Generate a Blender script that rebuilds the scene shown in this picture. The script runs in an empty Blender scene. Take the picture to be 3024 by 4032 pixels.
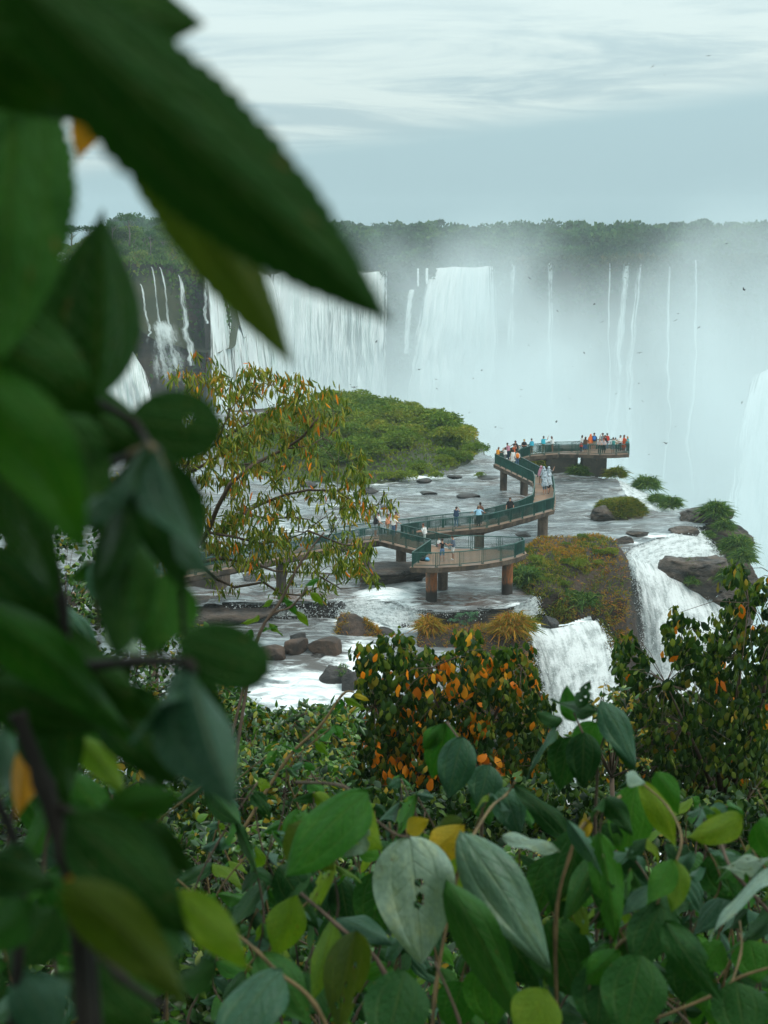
import bpy, bmesh, math, random
import numpy as np
from mathutils import Vector, Matrix, Euler

S = bpy.context.scene
COL = S.collection
R = math.radians
rng = np.random.default_rng(11)
random.seed(11)

# ------------------------------------------------------------------ camera
F, CX, CY, HC = 5400.0, 1512.0, 2016.0, 25.5          # focal length in photo pixels, photo centre, eye height above the river
PITCH = math.atan(1132 / F)
cp, sp = math.cos(PITCH), math.sin(PITCH)
cam_d = bpy.data.cameras.new("camera")
cam = bpy.data.objects.new("camera", cam_d); COL.objects.link(cam)
cam.location = (0, 0, HC); cam.rotation_euler = (math.pi / 2 - PITCH, 0, 0)
cam_d.sensor_fit = 'VERTICAL'; cam_d.sensor_height = 36; cam_d.lens = 36 * F / 4032
cam_d.clip_start = 0.05; cam_d.clip_end = 6000
cam_d.dof.use_dof = True; cam_d.dof.focus_distance = 60; cam_d.dof.aperture_fstop = 11.5
S.camera = cam

# ------------------------------------------------------------------ render settings
S.render.engine = 'CYCLES'
cy = S.cycles
cy.use_denoising = True
cy.max_bounces = 7; cy.diffuse_bounces = 3; cy.glossy_bounces = 3; cy.transmission_bounces = 4
cy.transparent_max_bounces = 16; cy.volume_bounces = 3
cy.volume_step_rate = 1.0; cy.volume_max_steps = 256
cy.caustics_reflective = False; cy.caustics_refractive = False
cy.sample_clamp_indirect = 6
S.view_settings.view_transform = 'Standard'; S.view_settings.look = 'None'
S.view_settings.gamma = 1; S.view_settings.exposure = 0.25
S.view_settings.use_curve_mapping = False

# ------------------------------------------------------------------ node helpers
def nd(nt, t, ins=None, **props):
    n = nt.nodes.new('ShaderNode' + t)
    for k, v in props.items(): setattr(n, k, v)
    for k, v in (ins or {}).items():
        s = n.inputs[k]
        if isinstance(v, bpy.types.NodeSocket): nt.links.new(v, s)
        else: s.default_value = v
    return n
def mth(nt, op, a, b=0.0, c=None, clamp=False):
    n = nd(nt, 'Math', {0: a, 1: b}, operation=op); n.use_clamp = clamp
    if c is not None:
        if isinstance(c, bpy.types.NodeSocket): nt.links.new(c, n.inputs[2])
        else: n.inputs[2].default_value = c
    return n.outputs[0]
def mapr(nt, v, a, b, c=0.0, d=1.0, smooth=True):
    n = nd(nt, 'MapRange', {'Value': v, 'From Min': a, 'From Max': b, 'To Min': c, 'To Max': d},
           interpolation_type='SMOOTHSTEP' if smooth else 'LINEAR')
    return n.outputs[0]
def mixc(nt, f, a, b, mode='MIX'):
    n = nd(nt, 'Mix', data_type='RGBA', blend_type=mode)
    for k, v in ((0, f), (6, a), (7, b)):
        if isinstance(v, bpy.types.NodeSocket): nt.links.new(v, n.inputs[k])
        else: n.inputs[k].default_value = (*v, 1) if isinstance(v, tuple) and len(v) == 3 else v
    return n.outputs[2]
def ramp(nt, f, stops, interp='LINEAR'):
    n = nd(nt, 'ValToRGB', {0: f}); cr = n.color_ramp; cr.interpolation = interp
    while len(cr.elements) < len(stops): cr.elements.new(0.5)
    for e, (p, c) in zip(cr.elements, stops):
        e.position = p; e.color = (*c, 1) if len(c) == 3 else c
    return n.outputs[0]
def mapping(nt, vec, scale=(1, 1, 1), loc=(0, 0, 0), rot=(0, 0, 0)):
    return nd(nt, 'Mapping', {'Vector': vec, 'Scale': scale, 'Location': loc, 'Rotation': rot}).outputs[0]
def noise(nt, vec, scale, detail=3.0, rough=0.55, out=0, dist=0.0):
    return nd(nt, 'TexNoise', {'Vector': vec, 'Scale': scale, 'Detail': detail, 'Roughness': rough, 'Distortion': dist}).outputs[out]
def srgb(r, g, b):
    f = lambda c: (c / 255 / 12.92) if c / 255 <= 0.04045 else ((c / 255 + 0.055) / 1.055) ** 2.4
    return (f(r), f(g), f(b))

# ------------------------------------------------------------------ sky
W = bpy.data.worlds.new("World"); S.world = W; W.use_nodes = True
nt = W.node_tree; nt.nodes.clear()
SUN_EL, SUN_AZ = R(58), R(125)
sky = nd(nt, 'TexSky', sky_type='NISHITA', sun_disc=False, sun_elevation=SUN_EL, sun_rotation=SUN_AZ)
sky.air_density = 1.5; sky.dust_density = 3.0
tc = nd(nt, 'TexCoord').outputs['Generated']
sx = nd(nt, 'SeparateXYZ', {0: tc})
zz = mth(nt, 'MAXIMUM', sx.outputs[2], 0.0)
den = mth(nt, 'ADD', zz, 0.05)
plane = nd(nt, 'CombineXYZ', {0: mth(nt, 'DIVIDE', sx.outputs[0], den), 1: mth(nt, 'DIVIDE', sx.outputs[1], den), 2: 0.0}).outputs[0]
n1 = noise(nt, mapping(nt, plane, (0.62, 0.80, 1), (3.1, 1.7, 0), (0, 0, R(-9))), 1.0, 8, 0.64, dist=1.0)
n2 = noise(nt, mapping(nt, plane, (0.22, 0.16, 1), (8.2, 0.3, 0)), 1.0, 4, 0.55)
edge = mth(nt, 'ADD', zz, mth(nt, 'ADD', mth(nt, 'MULTIPLY', sx.outputs[0], -0.118), mth(nt, 'MULTIPLY', mth(nt, 'SUBTRACT', n2, 0.5), 0.02)))
deck = mapr(nt, edge, 0.051, 0.075)
low = srgb(169, 200, 208); high = srgb(212, 230, 229); grey = srgb(178, 203, 209)
streak = mapr(nt, n1, 0.34, 0.58)
up = mixc(nt, streak, grey, high)
up2 = mixc(nt, mapr(nt, zz, 0.10, 0.165), up, mixc(nt, 0.35, high, up))
clouds = mixc(nt, deck, low, up2)
K = 0.10
gain = mth(nt, 'MULTIPLY', mth(nt, 'ADD', 1.0, mth(nt, 'MULTIPLY', zz, 1.4)), 0.86 / K)      # overcast sky: brighter towards the zenith
cl_scaled = nd(nt, 'VectorMath', {0: clouds, 3: gain}, operation='SCALE').outputs[0]
skycol = mixc(nt, 0.88, sky.outputs[0], cl_scaled)
bg = nd(nt, 'Background', {'Color': skycol, 'Strength': K})
nt.links.new(bg.outputs[0], nd(nt, 'OutputWorld').inputs[0])

sun_d = bpy.data.lights.new("sun", 'SUN'); sun_d.energy = 1.5; sun_d.angle = R(14); sun_d.color = (1.0, 0.95, 0.88)
sun = bpy.data.objects.new("sun", sun_d); COL.objects.link(sun)
# direction to the sun: sky rotation 0 = +Y, positive turns towards +X
to_sun = Vector((math.sin(SUN_AZ) * math.cos(SUN_EL), math.cos(SUN_AZ) * math.cos(SUN_EL), math.sin(SUN_EL)))
sun.rotation_euler = to_sun.to_track_quat('Z', 'Y').to_euler(); sun.location = (0, 0, 80)

# ------------------------------------------------------------------ geometry helpers
def ray(u, v):
    a, b = (u - CX) / F, (CY - v) / F
    return Vector((a, cp + b * sp, -sp + b * cp))
def P(u, v, z):                                   # where the sight line meets the level z
    d = ray(u, v); t = (z - HC) / d.z
    return Vector((d.x * t, d.y * t, z))
def Q(u, v, Y):                                   # where the sight line meets the vertical plane at distance Y
    d = ray(u, v); t = Y / d.y
    return Vector((d.x * t, Y, HC + d.z * t))
def dist_px(Y): return Y / F                      # metres per photo pixel at distance Y

def tag(o, label=None, cat=None, group=None, kind=None):
    if label: o['label'] = label
    if cat: o['category'] = cat
    if group: o['group'] = group
    if kind: o['kind'] = kind
    return o
def link(o, parent=None):
    COL.objects.link(o)
    if parent is not None: o.parent = parent
    return o
def empty(name, loc=(0, 0, 0)):
    o = bpy.data.objects.new(name, None); o.location = loc; o.empty_display_size = 0.2
    return link(o)
def mesh_data(name, V, Fc, mats=(), uv=None, attrs=None, smooth=False, mi=None):
    """V (n,3), Fc (m,k) array of equal sized faces or a list of tuples"""
    me = bpy.data.meshes.new(name)
    V = np.asarray(V, dtype=np.float32)
    if isinstance(Fc, np.ndarray):
        m, k = Fc.shape
        me.vertices.add(len(V)); me.vertices.foreach_set('co', V.ravel())
        me.loops.add(m * k); me.loops.foreach_set('vertex_index', Fc.astype(np.int32).ravel())
        me.polygons.add(m); me.polygons.foreach_set('loop_start', np.arange(0, m * k, k, dtype=np.int32))
        me.polygons.foreach_set('loop_total', np.full(m, k, dtype=np.int32))
        me.update(calc_edges=True)
    else:
        me.from_pydata([tuple(map(float, v)) for v in V], [], [tuple(map(int, f)) for f in Fc])
    if uv is not None:
        l = me.uv_layers.new(name='UVMap')
        vi = np.empty(len(me.loops), dtype=np.int32); me.loops.foreach_get('vertex_index', vi)
        l.data.foreach_set('uv', np.asarray(uv, dtype=np.float32)[vi].ravel())
    for k_, a in (attrs or {}).items():
        at = me.attributes.new(k_, 'FLOAT', 'POINT'); at.data.foreach_set('value', np.asarray(a, dtype=np.float32))
    if smooth: me.polygons.foreach_set('use_smooth', np.ones(len(me.polygons), dtype=bool))
    for m_ in mats: me.materials.append(m_)
    if mi is not None: me.polygons.foreach_set('material_index', np.asarray(mi, dtype=np.int32))
    me.validate()
    return me
def mesh(name, V, Fc, mats=(), parent=None, loc=None, **kw):
    if not isinstance(mats, (list, tuple)): mats = (mats,)
    o = bpy.data.objects.new(name, mesh_data(name, V, Fc, mats, **kw))
    if loc is not None: o.location = loc
    return link(o, parent)
def grid_faces(nu, nv):
    i = np.arange(nu - 1)[:, None] * nv + np.arange(nv - 1)[None, :]
    i = i.ravel()
    return np.stack([i, i + nv, i + nv + 1, i + 1], 1)

def vnoise(p, seed=0):
    """vectorised value noise, p (n,3) -> 0..1"""
    p = np.asarray(p, dtype=np.float64); i = np.floor(p).astype(np.int64); f = p - i
    f = f * f * (3 - 2 * f)
    def h(a, b, c):
        n = (a * 374761393 + b * 668265263 + c * 2147483647 + seed * 974634361) & 0xffffffff
        n = ((n ^ (n >> 13)) * 1274126177) & 0xffffffff
        n = n ^ (n >> 16)
        return (n & 0xffff) / 65535.0
    x, y, z = i[:, 0], i[:, 1], i[:, 2]; r = 0
    for dx in (0, 1):
        for dy in (0, 1):
            for dz in (0, 1):
                w = (f[:, 0] if dx else 1 - f[:, 0]) * (f[:, 1] if dy else 1 - f[:, 1]) * (f[:, 2] if dz else 1 - f[:, 2])
                r = r + w * h(x + dx, y + dy, z + dz)
    return r
def fbm(p, oct=4, seed=0, gain=0.5):
    p = np.asarray(p, dtype=np.float64); a, s, t = 1.0, 0, 0
    for k in range(oct):
        s = s + a * (vnoise(p, seed + k * 17) - 0.5); t += a; p = p * 2.03 + 3.7; a *= gain
    return s / t * 2
def sstep(a, b, x):
    t = np.clip((x - a) / (b - a), 0, 1); return t * t * (3 - 2 * t)
def unit(v):
    v = np.asarray(v, dtype=float); return v / np.maximum(np.linalg.norm(v, axis=-1, keepdims=True), 1e-9)

def tube(pts, radii, sides=6, cap=True):
    """one tapered tube through points -> (V, faces list)"""
    pts = [Vector(p) for p in pts]; n = len(pts)
    if not isinstance(radii, (list, tuple, np.ndarray)): radii = [radii] * n
    V, Fc = [], []
    t0 = (pts[1] - pts[0]).normalized(); ref = Vector((0, 0, 1)) if abs(t0.z) < 0.9 else Vector((1, 0, 0))
    a = t0.cross(ref).normalized()
    for i, p in enumerate(pts):
        t = (pts[min(i + 1, n - 1)] - pts[max(i - 1, 0)]).normalized()
        a = (a - t * a.dot(t)).normalized(); b = t.cross(a)
        for k in range(sides):
            an = 2 * math.pi * k / sides
            V.append(p + (a * math.cos(an) + b * math.sin(an)) * radii[i])
    for i in range(n - 1):
        for k in range(sides):
            k2 = (k + 1) % sides
            Fc.append((i * sides + k, i * sides + k2, (i + 1) * sides + k2, (i + 1) * sides + k))
    if cap: Fc += [tuple(range(sides))[::-1], tuple(range((n - 1) * sides, n * sides))]
    return V, Fc
class MB:
    """collects shapes into one mesh"""
    def __init__(s): s.V = []; s.F = []; s.mi = []
    def add(s, V, Fc, m=0):
        o = len(s.V); s.V += [tuple(v) for v in V]
        s.F += [tuple(i + o for i in f) for f in Fc]; s.mi += [m] * len(Fc); return s
    def tube(s, pts, r, sides=6, m=0): return s.add(*tube(pts, r, sides), m=m)
    def box(s, c, size, m=0, rz=0.0):
        x, y, z = (q / 2 for q in size); co, si = math.cos(rz), math.sin(rz)
        V = [(c[0] + a * x * co - b * y * si, c[1] + a * x * si + b * y * co, c[2] + d * z) for d in (-1, 1) for b in (-1, 1) for a in (-1, 1)]
        return s.add(V, [(0, 2, 3, 1), (4, 5, 7, 6), (0, 1, 5, 4), (2, 6, 7, 3), (0, 4, 6, 2), (1, 3, 7, 5)], m)
    def bar(s, a, b, w, h, m=0):
        a, b = Vector(a), Vector(b); d = (b - a).normalized()
        side = d.cross(Vector((0, 0, 1)))
        side = Vector((1, 0, 0)) if side.length < 1e-4 else side.normalized()
        up = side.cross(d)
        V = [p + side * (i * w / 2) + up * (j * h / 2) for p in (a, b) for j in (-1, 1) for i in (-1, 1)]
        return s.add(V, [(0, 1, 3, 2), (4, 6, 7, 5), (0, 4, 5, 1), (2, 3, 7, 6), (0, 2, 6, 4), (1, 5, 7, 3)], m)
    def build(s, name, mats, parent=None, smooth=False, loc=None):
        if not isinstance(mats, (list, tuple)): mats = (mats,)
        return mesh(name, s.V, s.F, mats, parent, loc=loc, smooth=smooth, mi=s.mi)

def leaf_quads(p, d, L, Wd, seed=None, droop=0.0, n_hint=None):
    """many four-cornered leaves: base points p, directions d, lengths L, widths Wd -> V, F (quads, slightly folded)"""
    n = len(p); d = unit(d)
    if n_hint is None: n_hint = rng.normal(size=(n, 3))
    s = unit(np.cross(d, n_hint)); nn = np.cross(s, d)
    L = np.broadcast_to(L, (n,))[:, None]; Wd = np.broadcast_to(Wd, (n,))[:, None]
    V = np.empty((n, 4, 3))
    V[:, 0] = p
    V[:, 1] = p + d * L * 0.45 + s * Wd * 0.5 + nn * Wd * 0.12
    V[:, 2] = p + d * L; V[:, 2, 2] -= (L[:, 0] * droop)
    V[:, 3] = p + d * L * 0.45 - s * Wd * 0.5 + nn * Wd * 0.12
    return V.reshape(-1, 3), np.arange(n * 4).reshape(n, 4)

# ------------------------------------------------------------------ materials
def newmat(name):
    m = bpy.data.materials.new(name); m.use_nodes = True; t = m.node_tree; t.nodes.clear()
    return m, t
def out(t, sh, disp=None):
    o = nd(t, 'OutputMaterial'); t.links.new(sh, o.inputs[0])
    return o
def bsdf(t, col, rough=0.6, spec=0.5, normal=None, **kw):
    ins = {'Base Color': col if isinstance(col, bpy.types.NodeSocket) else (*col, 1), 'Roughness': rough, 'Specular IOR Level': spec}
    if normal is not None: ins['Normal'] = normal
    ins.update(kw)
    return nd(t, 'BsdfPrincipled', ins).outputs[0]
def bump(t, h, strength=0.5, dist=0.1):
    return nd(t, 'Bump', {'Height': h, 'Strength': strength, 'Distance': dist}).outputs[0]
def leaf_mat(name, stops, rough=0.45, spec=0.45, trans=0.3, per='island', tcol=None, patch=0.0, patch_scale=0.3):
    m, t = newmat(name)
    if per == 'both': r = mth(t, 'ADD', mth(t, 'MULTIPLY', nd(t, 'NewGeometry').outputs['Random Per Island'], 0.45), mth(t, 'MULTIPLY', nd(t, 'ObjectInfo').outputs['Random'], 0.55))
    elif per == 'island': r = nd(t, 'NewGeometry').outputs['Random Per Island']
    else: r = nd(t, 'ObjectInfo').outputs['Random']
    if patch:
        pos = nd(t, 'NewGeometry').outputs['Position']
        r = mth(t, 'ADD', mth(t, 'MULTIPLY', r, 1 - patch), mth(t, 'MULTIPLY', mapr(t, noise(t, pos, patch_scale, 2), 0.3, 0.7), patch), clamp=True)
    c = ramp(t, r, stops)
    b = bsdf(t, c, max(rough, 0.75), spec * 0.3)
    tr = nd(t, 'BsdfTranslucent', {'Color': mixc(t, 1.0, c, tcol or (1.5, 1.5, 0.5), 'MULTIPLY')}).outputs[0]
    out(t, nd(t, 'MixShader', {0: trans, 1: b, 2: tr}).outputs[0])
    return m
def rock_mat(name, c1, c2, c3, scale=0.6, bump_s=0.6, rough=0.75, layered=0.0):
    m, t = newmat(name)
    pos = nd(t, 'NewGeometry').outputs['Position']
    if layered: posl = mapping(t, pos, (1, 1, 1 + layered))
    else: posl = pos
    a = noise(t, posl, scale, 6, 0.6); b = noise(t, posl, scale * 5, 5, 0.6)
    c = mixc(t, mapr(t, a, 0.35, 0.65), c1, c2)
    c = mixc(t, mapr(t, b, 0.55, 0.75), c, c3)
    nb = bump(t, mth(t, 'ADD', a, mth(t, 'MULTIPLY', b, 0.4)), bump_s, 0.35)
    out(t, bsdf(t, c, rough, 0.35, nb))
    return m
def plain(name, col, rough=0.6, spec=0.4, var=0.15, scale=6.0, metallic=0.0):
    m, t = newmat(name)
    pos = nd(t, 'NewGeometry').outputs['Position']
    c = mixc(t, mapr(t, noise(t, pos, scale, 4), 0.3, 0.7), tuple(x * (1 - var) for x in col), tuple(min(1, x * (1 + var)) for x in col))
    out(t, bsdf(t, c, rough, spec, Metallic=metallic))
    return m

def fall_mat(name, white=(0.80, 0.86, 0.85), dark=(0.34, 0.42, 0.40), su=60, sv=2.0, lo=0.35, hi=0.6, alpha_lo=0.0, alpha_hi=0.3, cov=1.0):
    """falling water: streaks along v, edges and gaps broken up by noise"""
    m, t = newmat(name)
    uv = nd(t, 'UVMap').outputs[0]
    e = nd(t, 'Attribute', attribute_name='edge').outputs['Fac']
    v1 = mapping(t, uv, (su, sv, 1)); v2 = mapping(t, uv, (su * 0.25, sv * 1.6, 1), (3, 5, 0)); v3 = mapping(t, uv, (su * 2.2, sv * 9, 1), (7, 1, 0))
    a = noise(t, v1, 1.0, 4, 0.6, dist=0.3); b = noise(t, v2, 1.0, 3, 0.5); g = noise(t, v3, 1.0, 4, 0.65)
    mix = mth(t, 'ADD', mth(t, 'ADD', mth(t, 'MULTIPLY', a, 0.5), mth(t, 'MULTIPLY', b, 0.3)), mth(t, 'MULTIPLY', g, 0.2))
    c = mixc(t, mapr(t, mix, lo, hi), dark, white)
    nb = bump(t, mix, 0.8, 0.5)
    sh = nd(t, 'MixShader', {0: 0.35, 1: bsdf(t, c, 0.45, 0.3, nb), 2: nd(t, 'BsdfTranslucent', {'Color': c}).outputs[0]}).outputs[0]
    al = mapr(t, mth(t, 'ADD', mth(t, 'MULTIPLY', e, cov), mth(t, 'MULTIPLY', mth(t, 'SUBTRACT', mix, 0.5), 2.2)), alpha_lo, alpha_hi)
    out(t, nd(t, 'MixShader', {0: al, 1: nd(t, 'BsdfTransparent').outputs[0], 2: sh}).outputs[0])
    return m

# ================================================================== AIR: haze and falling-water mist
def volume_box(name, lo, hi, mat, kind='stuff'):
    mb = MB(); mb.box([(a + b) / 2 for a, b in zip(lo, hi)], [b - a for a, b in zip(lo, hi)])
    o = mb.build(name, mat); o['kind'] = kind; return o
m, t = newmat("haze")
pv = nd(t, 'VolumePrincipled', {'Color': (0.80, 0.94, 0.98, 1), 'Density': 0.00022, 'Anisotropy': 0.0})
t.links.new(pv.outputs[0], nd(t, 'OutputMaterial').inputs['Volume'])
HAZE = volume_box("haze", (-900, -40, -82), (900, 1250, 48), m)
tag(HAZE, "thin bluish haze in the air over the whole gorge", "haze")

m, t = newmat("mist")
pos = nd(t, 'TexCoord').outputs['Object']
sp_ = nd(t, 'SeparateXYZ', {0: pos}); X_, Y_, Z_ = sp_.outputs
n = noise(t, mapping(t, pos, (1.0, 0.6, 0.75)), 0.026, 4, 0.6, dist=0.5)
# rises higher towards the right hand side and towards the foot of the far wall
rise = mth(t, 'ADD', mapr(t, X_, -45, 40, -22, 2, False), mapr(t, X_, 35, 95, 0, 22))
rise = mth(t, 'ADD', rise, mth(t, 'MULTIPLY', mapr(t, Y_, 240, 380, 0, 19), mapr(t, X_, 62, 30, 0.25, 1)))
hgt = mth(t, 'ADD', rise, mth(t, 'MULTIPLY', mth(t, 'SUBTRACT', n, 0.5), 48))
zr = mth(t, 'SUBTRACT', Z_, hgt)
low_ = mapr(t, zr, 18, -34, 0, 1)
edge_ = mth(t, 'MULTIPLY', mapr(t, Y_, 152, 205, 0, 1), mapr(t, Y_, 425, 360, 0, 1))
edge_ = mth(t, 'MULTIPLY', edge_, mapr(t, Z_, 45, 20, 0, 1))
edge_ = mth(t, 'MULTIPLY', edge_, mth(t, 'MULTIPLY', mapr(t, X_, -62, -28), mapr(t, X_, 260, 180)))
d = mth(t, 'MULTIPLY', mth(t, 'MULTIPLY', low_, edge_), mapr(t, n, 0.32, 0.68, 0.12, 1.8, False))
pv = nd(t, 'VolumePrincipled', {'Color': (0.82, 0.90, 0.92, 1), 'Density': mth(t, 'ADD', mth(t, 'MULTIPLY', mth(t, 'MULTIPLY', d, mapr(t, X_, 22, 70, 1, 0.36)), 0.025), mth(t, 'MULTIPLY', edge_, 0.0003)), 'Anisotropy': 0.0})
t.links.new(pv.outputs[0], nd(t, 'OutputMaterial').inputs['Volume'])
m.cycles.volume_step_rate = 0.35 if hasattr(m.cycles, 'volume_step_rate') else 1
MIST = volume_box("mist", (-100, 150, -70), (265, 430, 46.5), m)
tag(MIST, "white spray rising out of the gorge below the far falls", "mist")

# ================================================================== far wall of the gorge
M_cliff = rock_mat("wet_basalt", (0.026, 0.022, 0.018), (0.075, 0.050, 0.032), (0.016, 0.024, 0.012), 0.12, 0.9, layered=1.2)
M_rock = rock_mat("dark_rock", (0.030, 0.028, 0.026), (0.065, 0.050, 0.040), (0.015, 0.015, 0.015), 0.8, 0.8, 0.6)
M_soil = rock_mat("forest_soil", (0.025, 0.035, 0.015), (0.045, 0.05, 0.02), (0.03, 0.025, 0.015), 0.2, 0.6)
M_fall = fall_mat("white_water_far", su=60, sv=3.4, lo=0.33, hi=0.55, white=(0.92, 0.96, 0.95), dark=(0.50, 0.61, 0.57))
M_strand = fall_mat("thin_water", su=6, sv=7.0, lo=0.30, hi=0.5, alpha_lo=0.25, alpha_hi=1.15, dark=(0.5, 0.58, 0.56))

LIP = [(790, 1078, 250), (880, 1085, 275), (960, 1078, 310), (1060, 1074, 350), (1200, 1070, 390), (1350, 1068, 410), (1520, 1064, 430),
       (1560, 1062, 427), (1640, 1056, 424), (1710, 1058, 425), (1800, 1054, 425), (1945, 1052, 420), (2000, 1040, 412), (2200, 1036, 400),
       (2450, 1032, 390), (2750, 1030, 380), (3100, 1030, 370), (3600, 1030, 360)]
LIPW = np.array([Q(*a) for a in LIP])
LU = np.array([a[0] for a in LIP], float)
def lip_at(u): return np.stack([np.interp(u, LU, LIPW[:, k]) for k in range(3)], -1)

us = np.linspace(790, 3600, 420); nz = 60
top = lip_at(us)
tt = np.linspace(0, 1, nz)
V = np.empty((len(us), nz, 3))
V[:, :, 0] = top[:, None, 0]; V[:, :, 1] = top[:, None, 1] + 3.5 - 3.0 * tt[None] ** 2
V[:, :, 2] = top[:, None, 2] - 0.6 + (-70 - top[:, None, 2]) * tt[None]
q = V.reshape(-1, 3)
q[:, 1] += 3.2 * fbm(q * (0.10, 0.10, 0.05), 4, 3) + 1.5 * fbm(q * (0.5, 0.3, 0.25), 3, 5)
cliff = mesh("cliff", q, grid_faces(len(us), nz), M_cliff, smooth=False); tag(cliff, kind='structure')

# plateau behind the lip, one sheet to the horizon
us2 = np.linspace(600, 3700, 120); rows = np.array([2.0, 8, 20, 50, 100, 180, 300, 480, 760])
b = lip_at(us2)
V = np.empty((len(us2), len(rows), 3))
for j, r_ in enumerate(rows):
    k = (b[:, 1] + r_) / b[:, 1]
    V[:, j, 0] = b[:, 0] * k; V[:, j, 1] = b[:, 1] * k
    V[:, j, 2] = b[:, 2] - 0.7 + (10.5 - b[:, 2]) * min(1, r_ / 120) + 2.5 * min(1, r_ / 300)
plateau = mesh("plateau_terrain", V.reshape(-1, 3), grid_faces(len(us2), len(rows))[:, ::-1], M_soil); tag(plateau, kind='structure')

m, t = newmat("gorge_water")
pos = nd(t, 'NewGeometry').outputs['Position']
c = mixc(t, mapr(t, noise(t, pos, 0.05, 5), 0.35, 0.6), (0.35, 0.42, 0.42), (0.8, 0.85, 0.85))
out(t, bsdf(t, c, 0.4, 0.4)); M_gorge = m
g = np.array([(x, y, -66.0) for x in np.linspace(-850, 850, 30) for y in np.linspace(-30, 1200, 30)])
gorge = mesh("gorge_river", g, grid_faces(30, 30)[:, ::-1], M_gorge); tag(gorge, kind='structure')

def curtain(name, top, bot, nu, nv, mat, label, group=None, bulge=0.5, disp=0.8, seed=0, edgek=8.0, power=0.55, topfade=False, parent=None, lipjit=0.0, waver=0.0):
    """falling water between two polylines of world points"""
    top = np.array(top, float); bot = np.array(bot, float)
    def along(a, s):
        k = np.linspace(0, 1, len(a)); return np.stack([np.interp(s, k, a[:, i]) for i in range(3)], -1)
    s = np.linspace(0, 1, nu); A = along(top, s); A[:, 2] += lipjit * fbm(np.c_[A[:, 0] * 0.09, A[:, 1] * 0.09, s * 0 + seed], 4, seed); B = along(bot, s); v = np.linspace(0, 1, nv)
    V = np.empty((nu, nv, 3))
    hv = v ** power
    V[:, :, :2] = A[:, None, :2] + (B - A)[:, None, :2] * hv[None, :, None]
    V[:, :, 2] = A[:, None, 2] + (B - A)[:, None, 2] * v[None]
    q = V.reshape(-1, 3); wid = np.linalg.norm(A[-1] - A[0]) or 1
    uvw = np.stack([np.repeat(s, nv) * wid, np.tile(v, nu)], -1)
    hgt = abs(B[:, 2] - A[:, 2]).mean()
    n1 = fbm(np.c_[uvw[:, 0] * 0.16, uvw[:, 1] * hgt * 0.05, np.full(len(q), seed)], 4, seed)
    n2 = fbm(np.c_[uvw[:, 0] * 1.4, uvw[:, 1] * hgt * 0.16, np.full(len(q), seed + 3)], 3, seed + 2)
    amp = disp * np.minimum(1, 0.15 + 3 * np.tile(v, nu))
    q[:, 1] -= (n1 + 0.4 * n2 + 0.3) * amp * 1.5
    q[:, 0] += waver * np.tile(v, nu) * (fbm(np.c_[np.tile(v, nu) * 5, uvw[:, 0] * 0.1, uvw[:, 0] * 0 + seed], 4, seed + 9) + 0.5 * fbm(np.c_[np.tile(v, nu) * 19, uvw[:, 0] * 0.4, uvw[:, 0] * 0 + seed], 3, seed + 12))
    e = np.minimum(1, np.minimum(np.repeat(s, nv), 1 - np.repeat(s, nv)) * edgek)
    e = e * (0.75 + 0.5 * fbm(np.c_[np.repeat(s, nv) * 6, np.tile(v, nu) * 7, np.repeat(s, nv) * 0 + seed], 3, seed + 21)) if waver else e
    if topfade: e = e * (1 - sstep(0.45, 1.0, np.tile(v, nu))) * sstep(0, 0.12, np.tile(v, nu))
    e = np.where(np.tile(v, nu) > 0.97, 0, e)
    o = mesh(name, q, grid_faces(nu, nv), mat, parent, uv=np.c_[np.repeat(s, nv), np.tile(v, nu)], attrs={'edge': e}, smooth=True)
    if parent is None: tag(o, label, "waterfall", group)
    return o
def drop(p, z, out_=0.0, dx=0.0): return (p[0] + dx, p[1] - out_, z)
ZB = -62
lp = lambda a, b_, n_: [tuple(x) for x in lip_at(np.linspace(a, b_, n_))]
a = lp(795, 1062, 10)
curtain("waterfall", a, [drop(p, ZB, 16, 5 + 6 * i / 9) for i, p in enumerate(a)], 160, 60, M_fall, "broad white curtain of water falling beside the right end of the bushy bluff", disp=4.5, seed=4, edgek=9, lipjit=1.6, waver=2.5)
a = lp(1058, 1528, 14)
curtain("waterfall", a, [drop(p, ZB, 14) for p in a], 240, 60, M_fall, "widest white waterfall on the far wall, left of the brown rock gap", disp=5.0, seed=9, edgek=10, lipjit=1.6, waver=2.0)
a = lp(1700, 1948, 8); bt = [Q(1560 + 400 * i / 7, 1900, 405) for i in range(8)]
bt = [(p.x, p.y, ZB) for p in bt]
curtain("waterfall", a, bt, 150, 60, M_fall, "bright white waterfall spreading to the left, right of the brown rock gap", disp=5.0, seed=15, edgek=7, lipjit=1.8, waver=4.0)
for i, (u0, u1, ub, wb, lab) in enumerate([
        (2000, 2042, 1962, 70, "narrow white fall next to the big bright one on the far wall"),
        (2140, 2182, 2150, 60, "straight narrow fall in the middle of the misty far wall"),
        (2444, 2490, 2375, 80, "slanting narrow fall deep in the mist, left one of a pair"),
        (2508, 2538, 2430, 60, "slanting thin fall deep in the mist, right one of a pair"),
        (2722, 2742, 2712, 36, "faintest thread of water at the right of the misty wall"),
        (2390, 2404, 2385, 20, "hair-thin trickle left of the slanting pair in the mist"),
        (2620, 2640, 2612, 30, "thin pale trickle right of the slanting pair in the mist")]):
    a = [tuple(Vector(p) + Vector((0, -1.5, 0.4))) for p in lip_at(np.linspace(u0, u1, 4))]
    bt = [(p.x, p.y, ZB) for p in (Q(ub + wb * k / 3, 1600, a[0][1] - 9) for k in range(4))]
    curtain("waterfall", a, bt, 24, 70, M_strand, lab, "thin falls on the far wall", disp=1.2, seed=30 + i, edgek=2.4, lipjit=1.0, waver=3.0)
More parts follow.
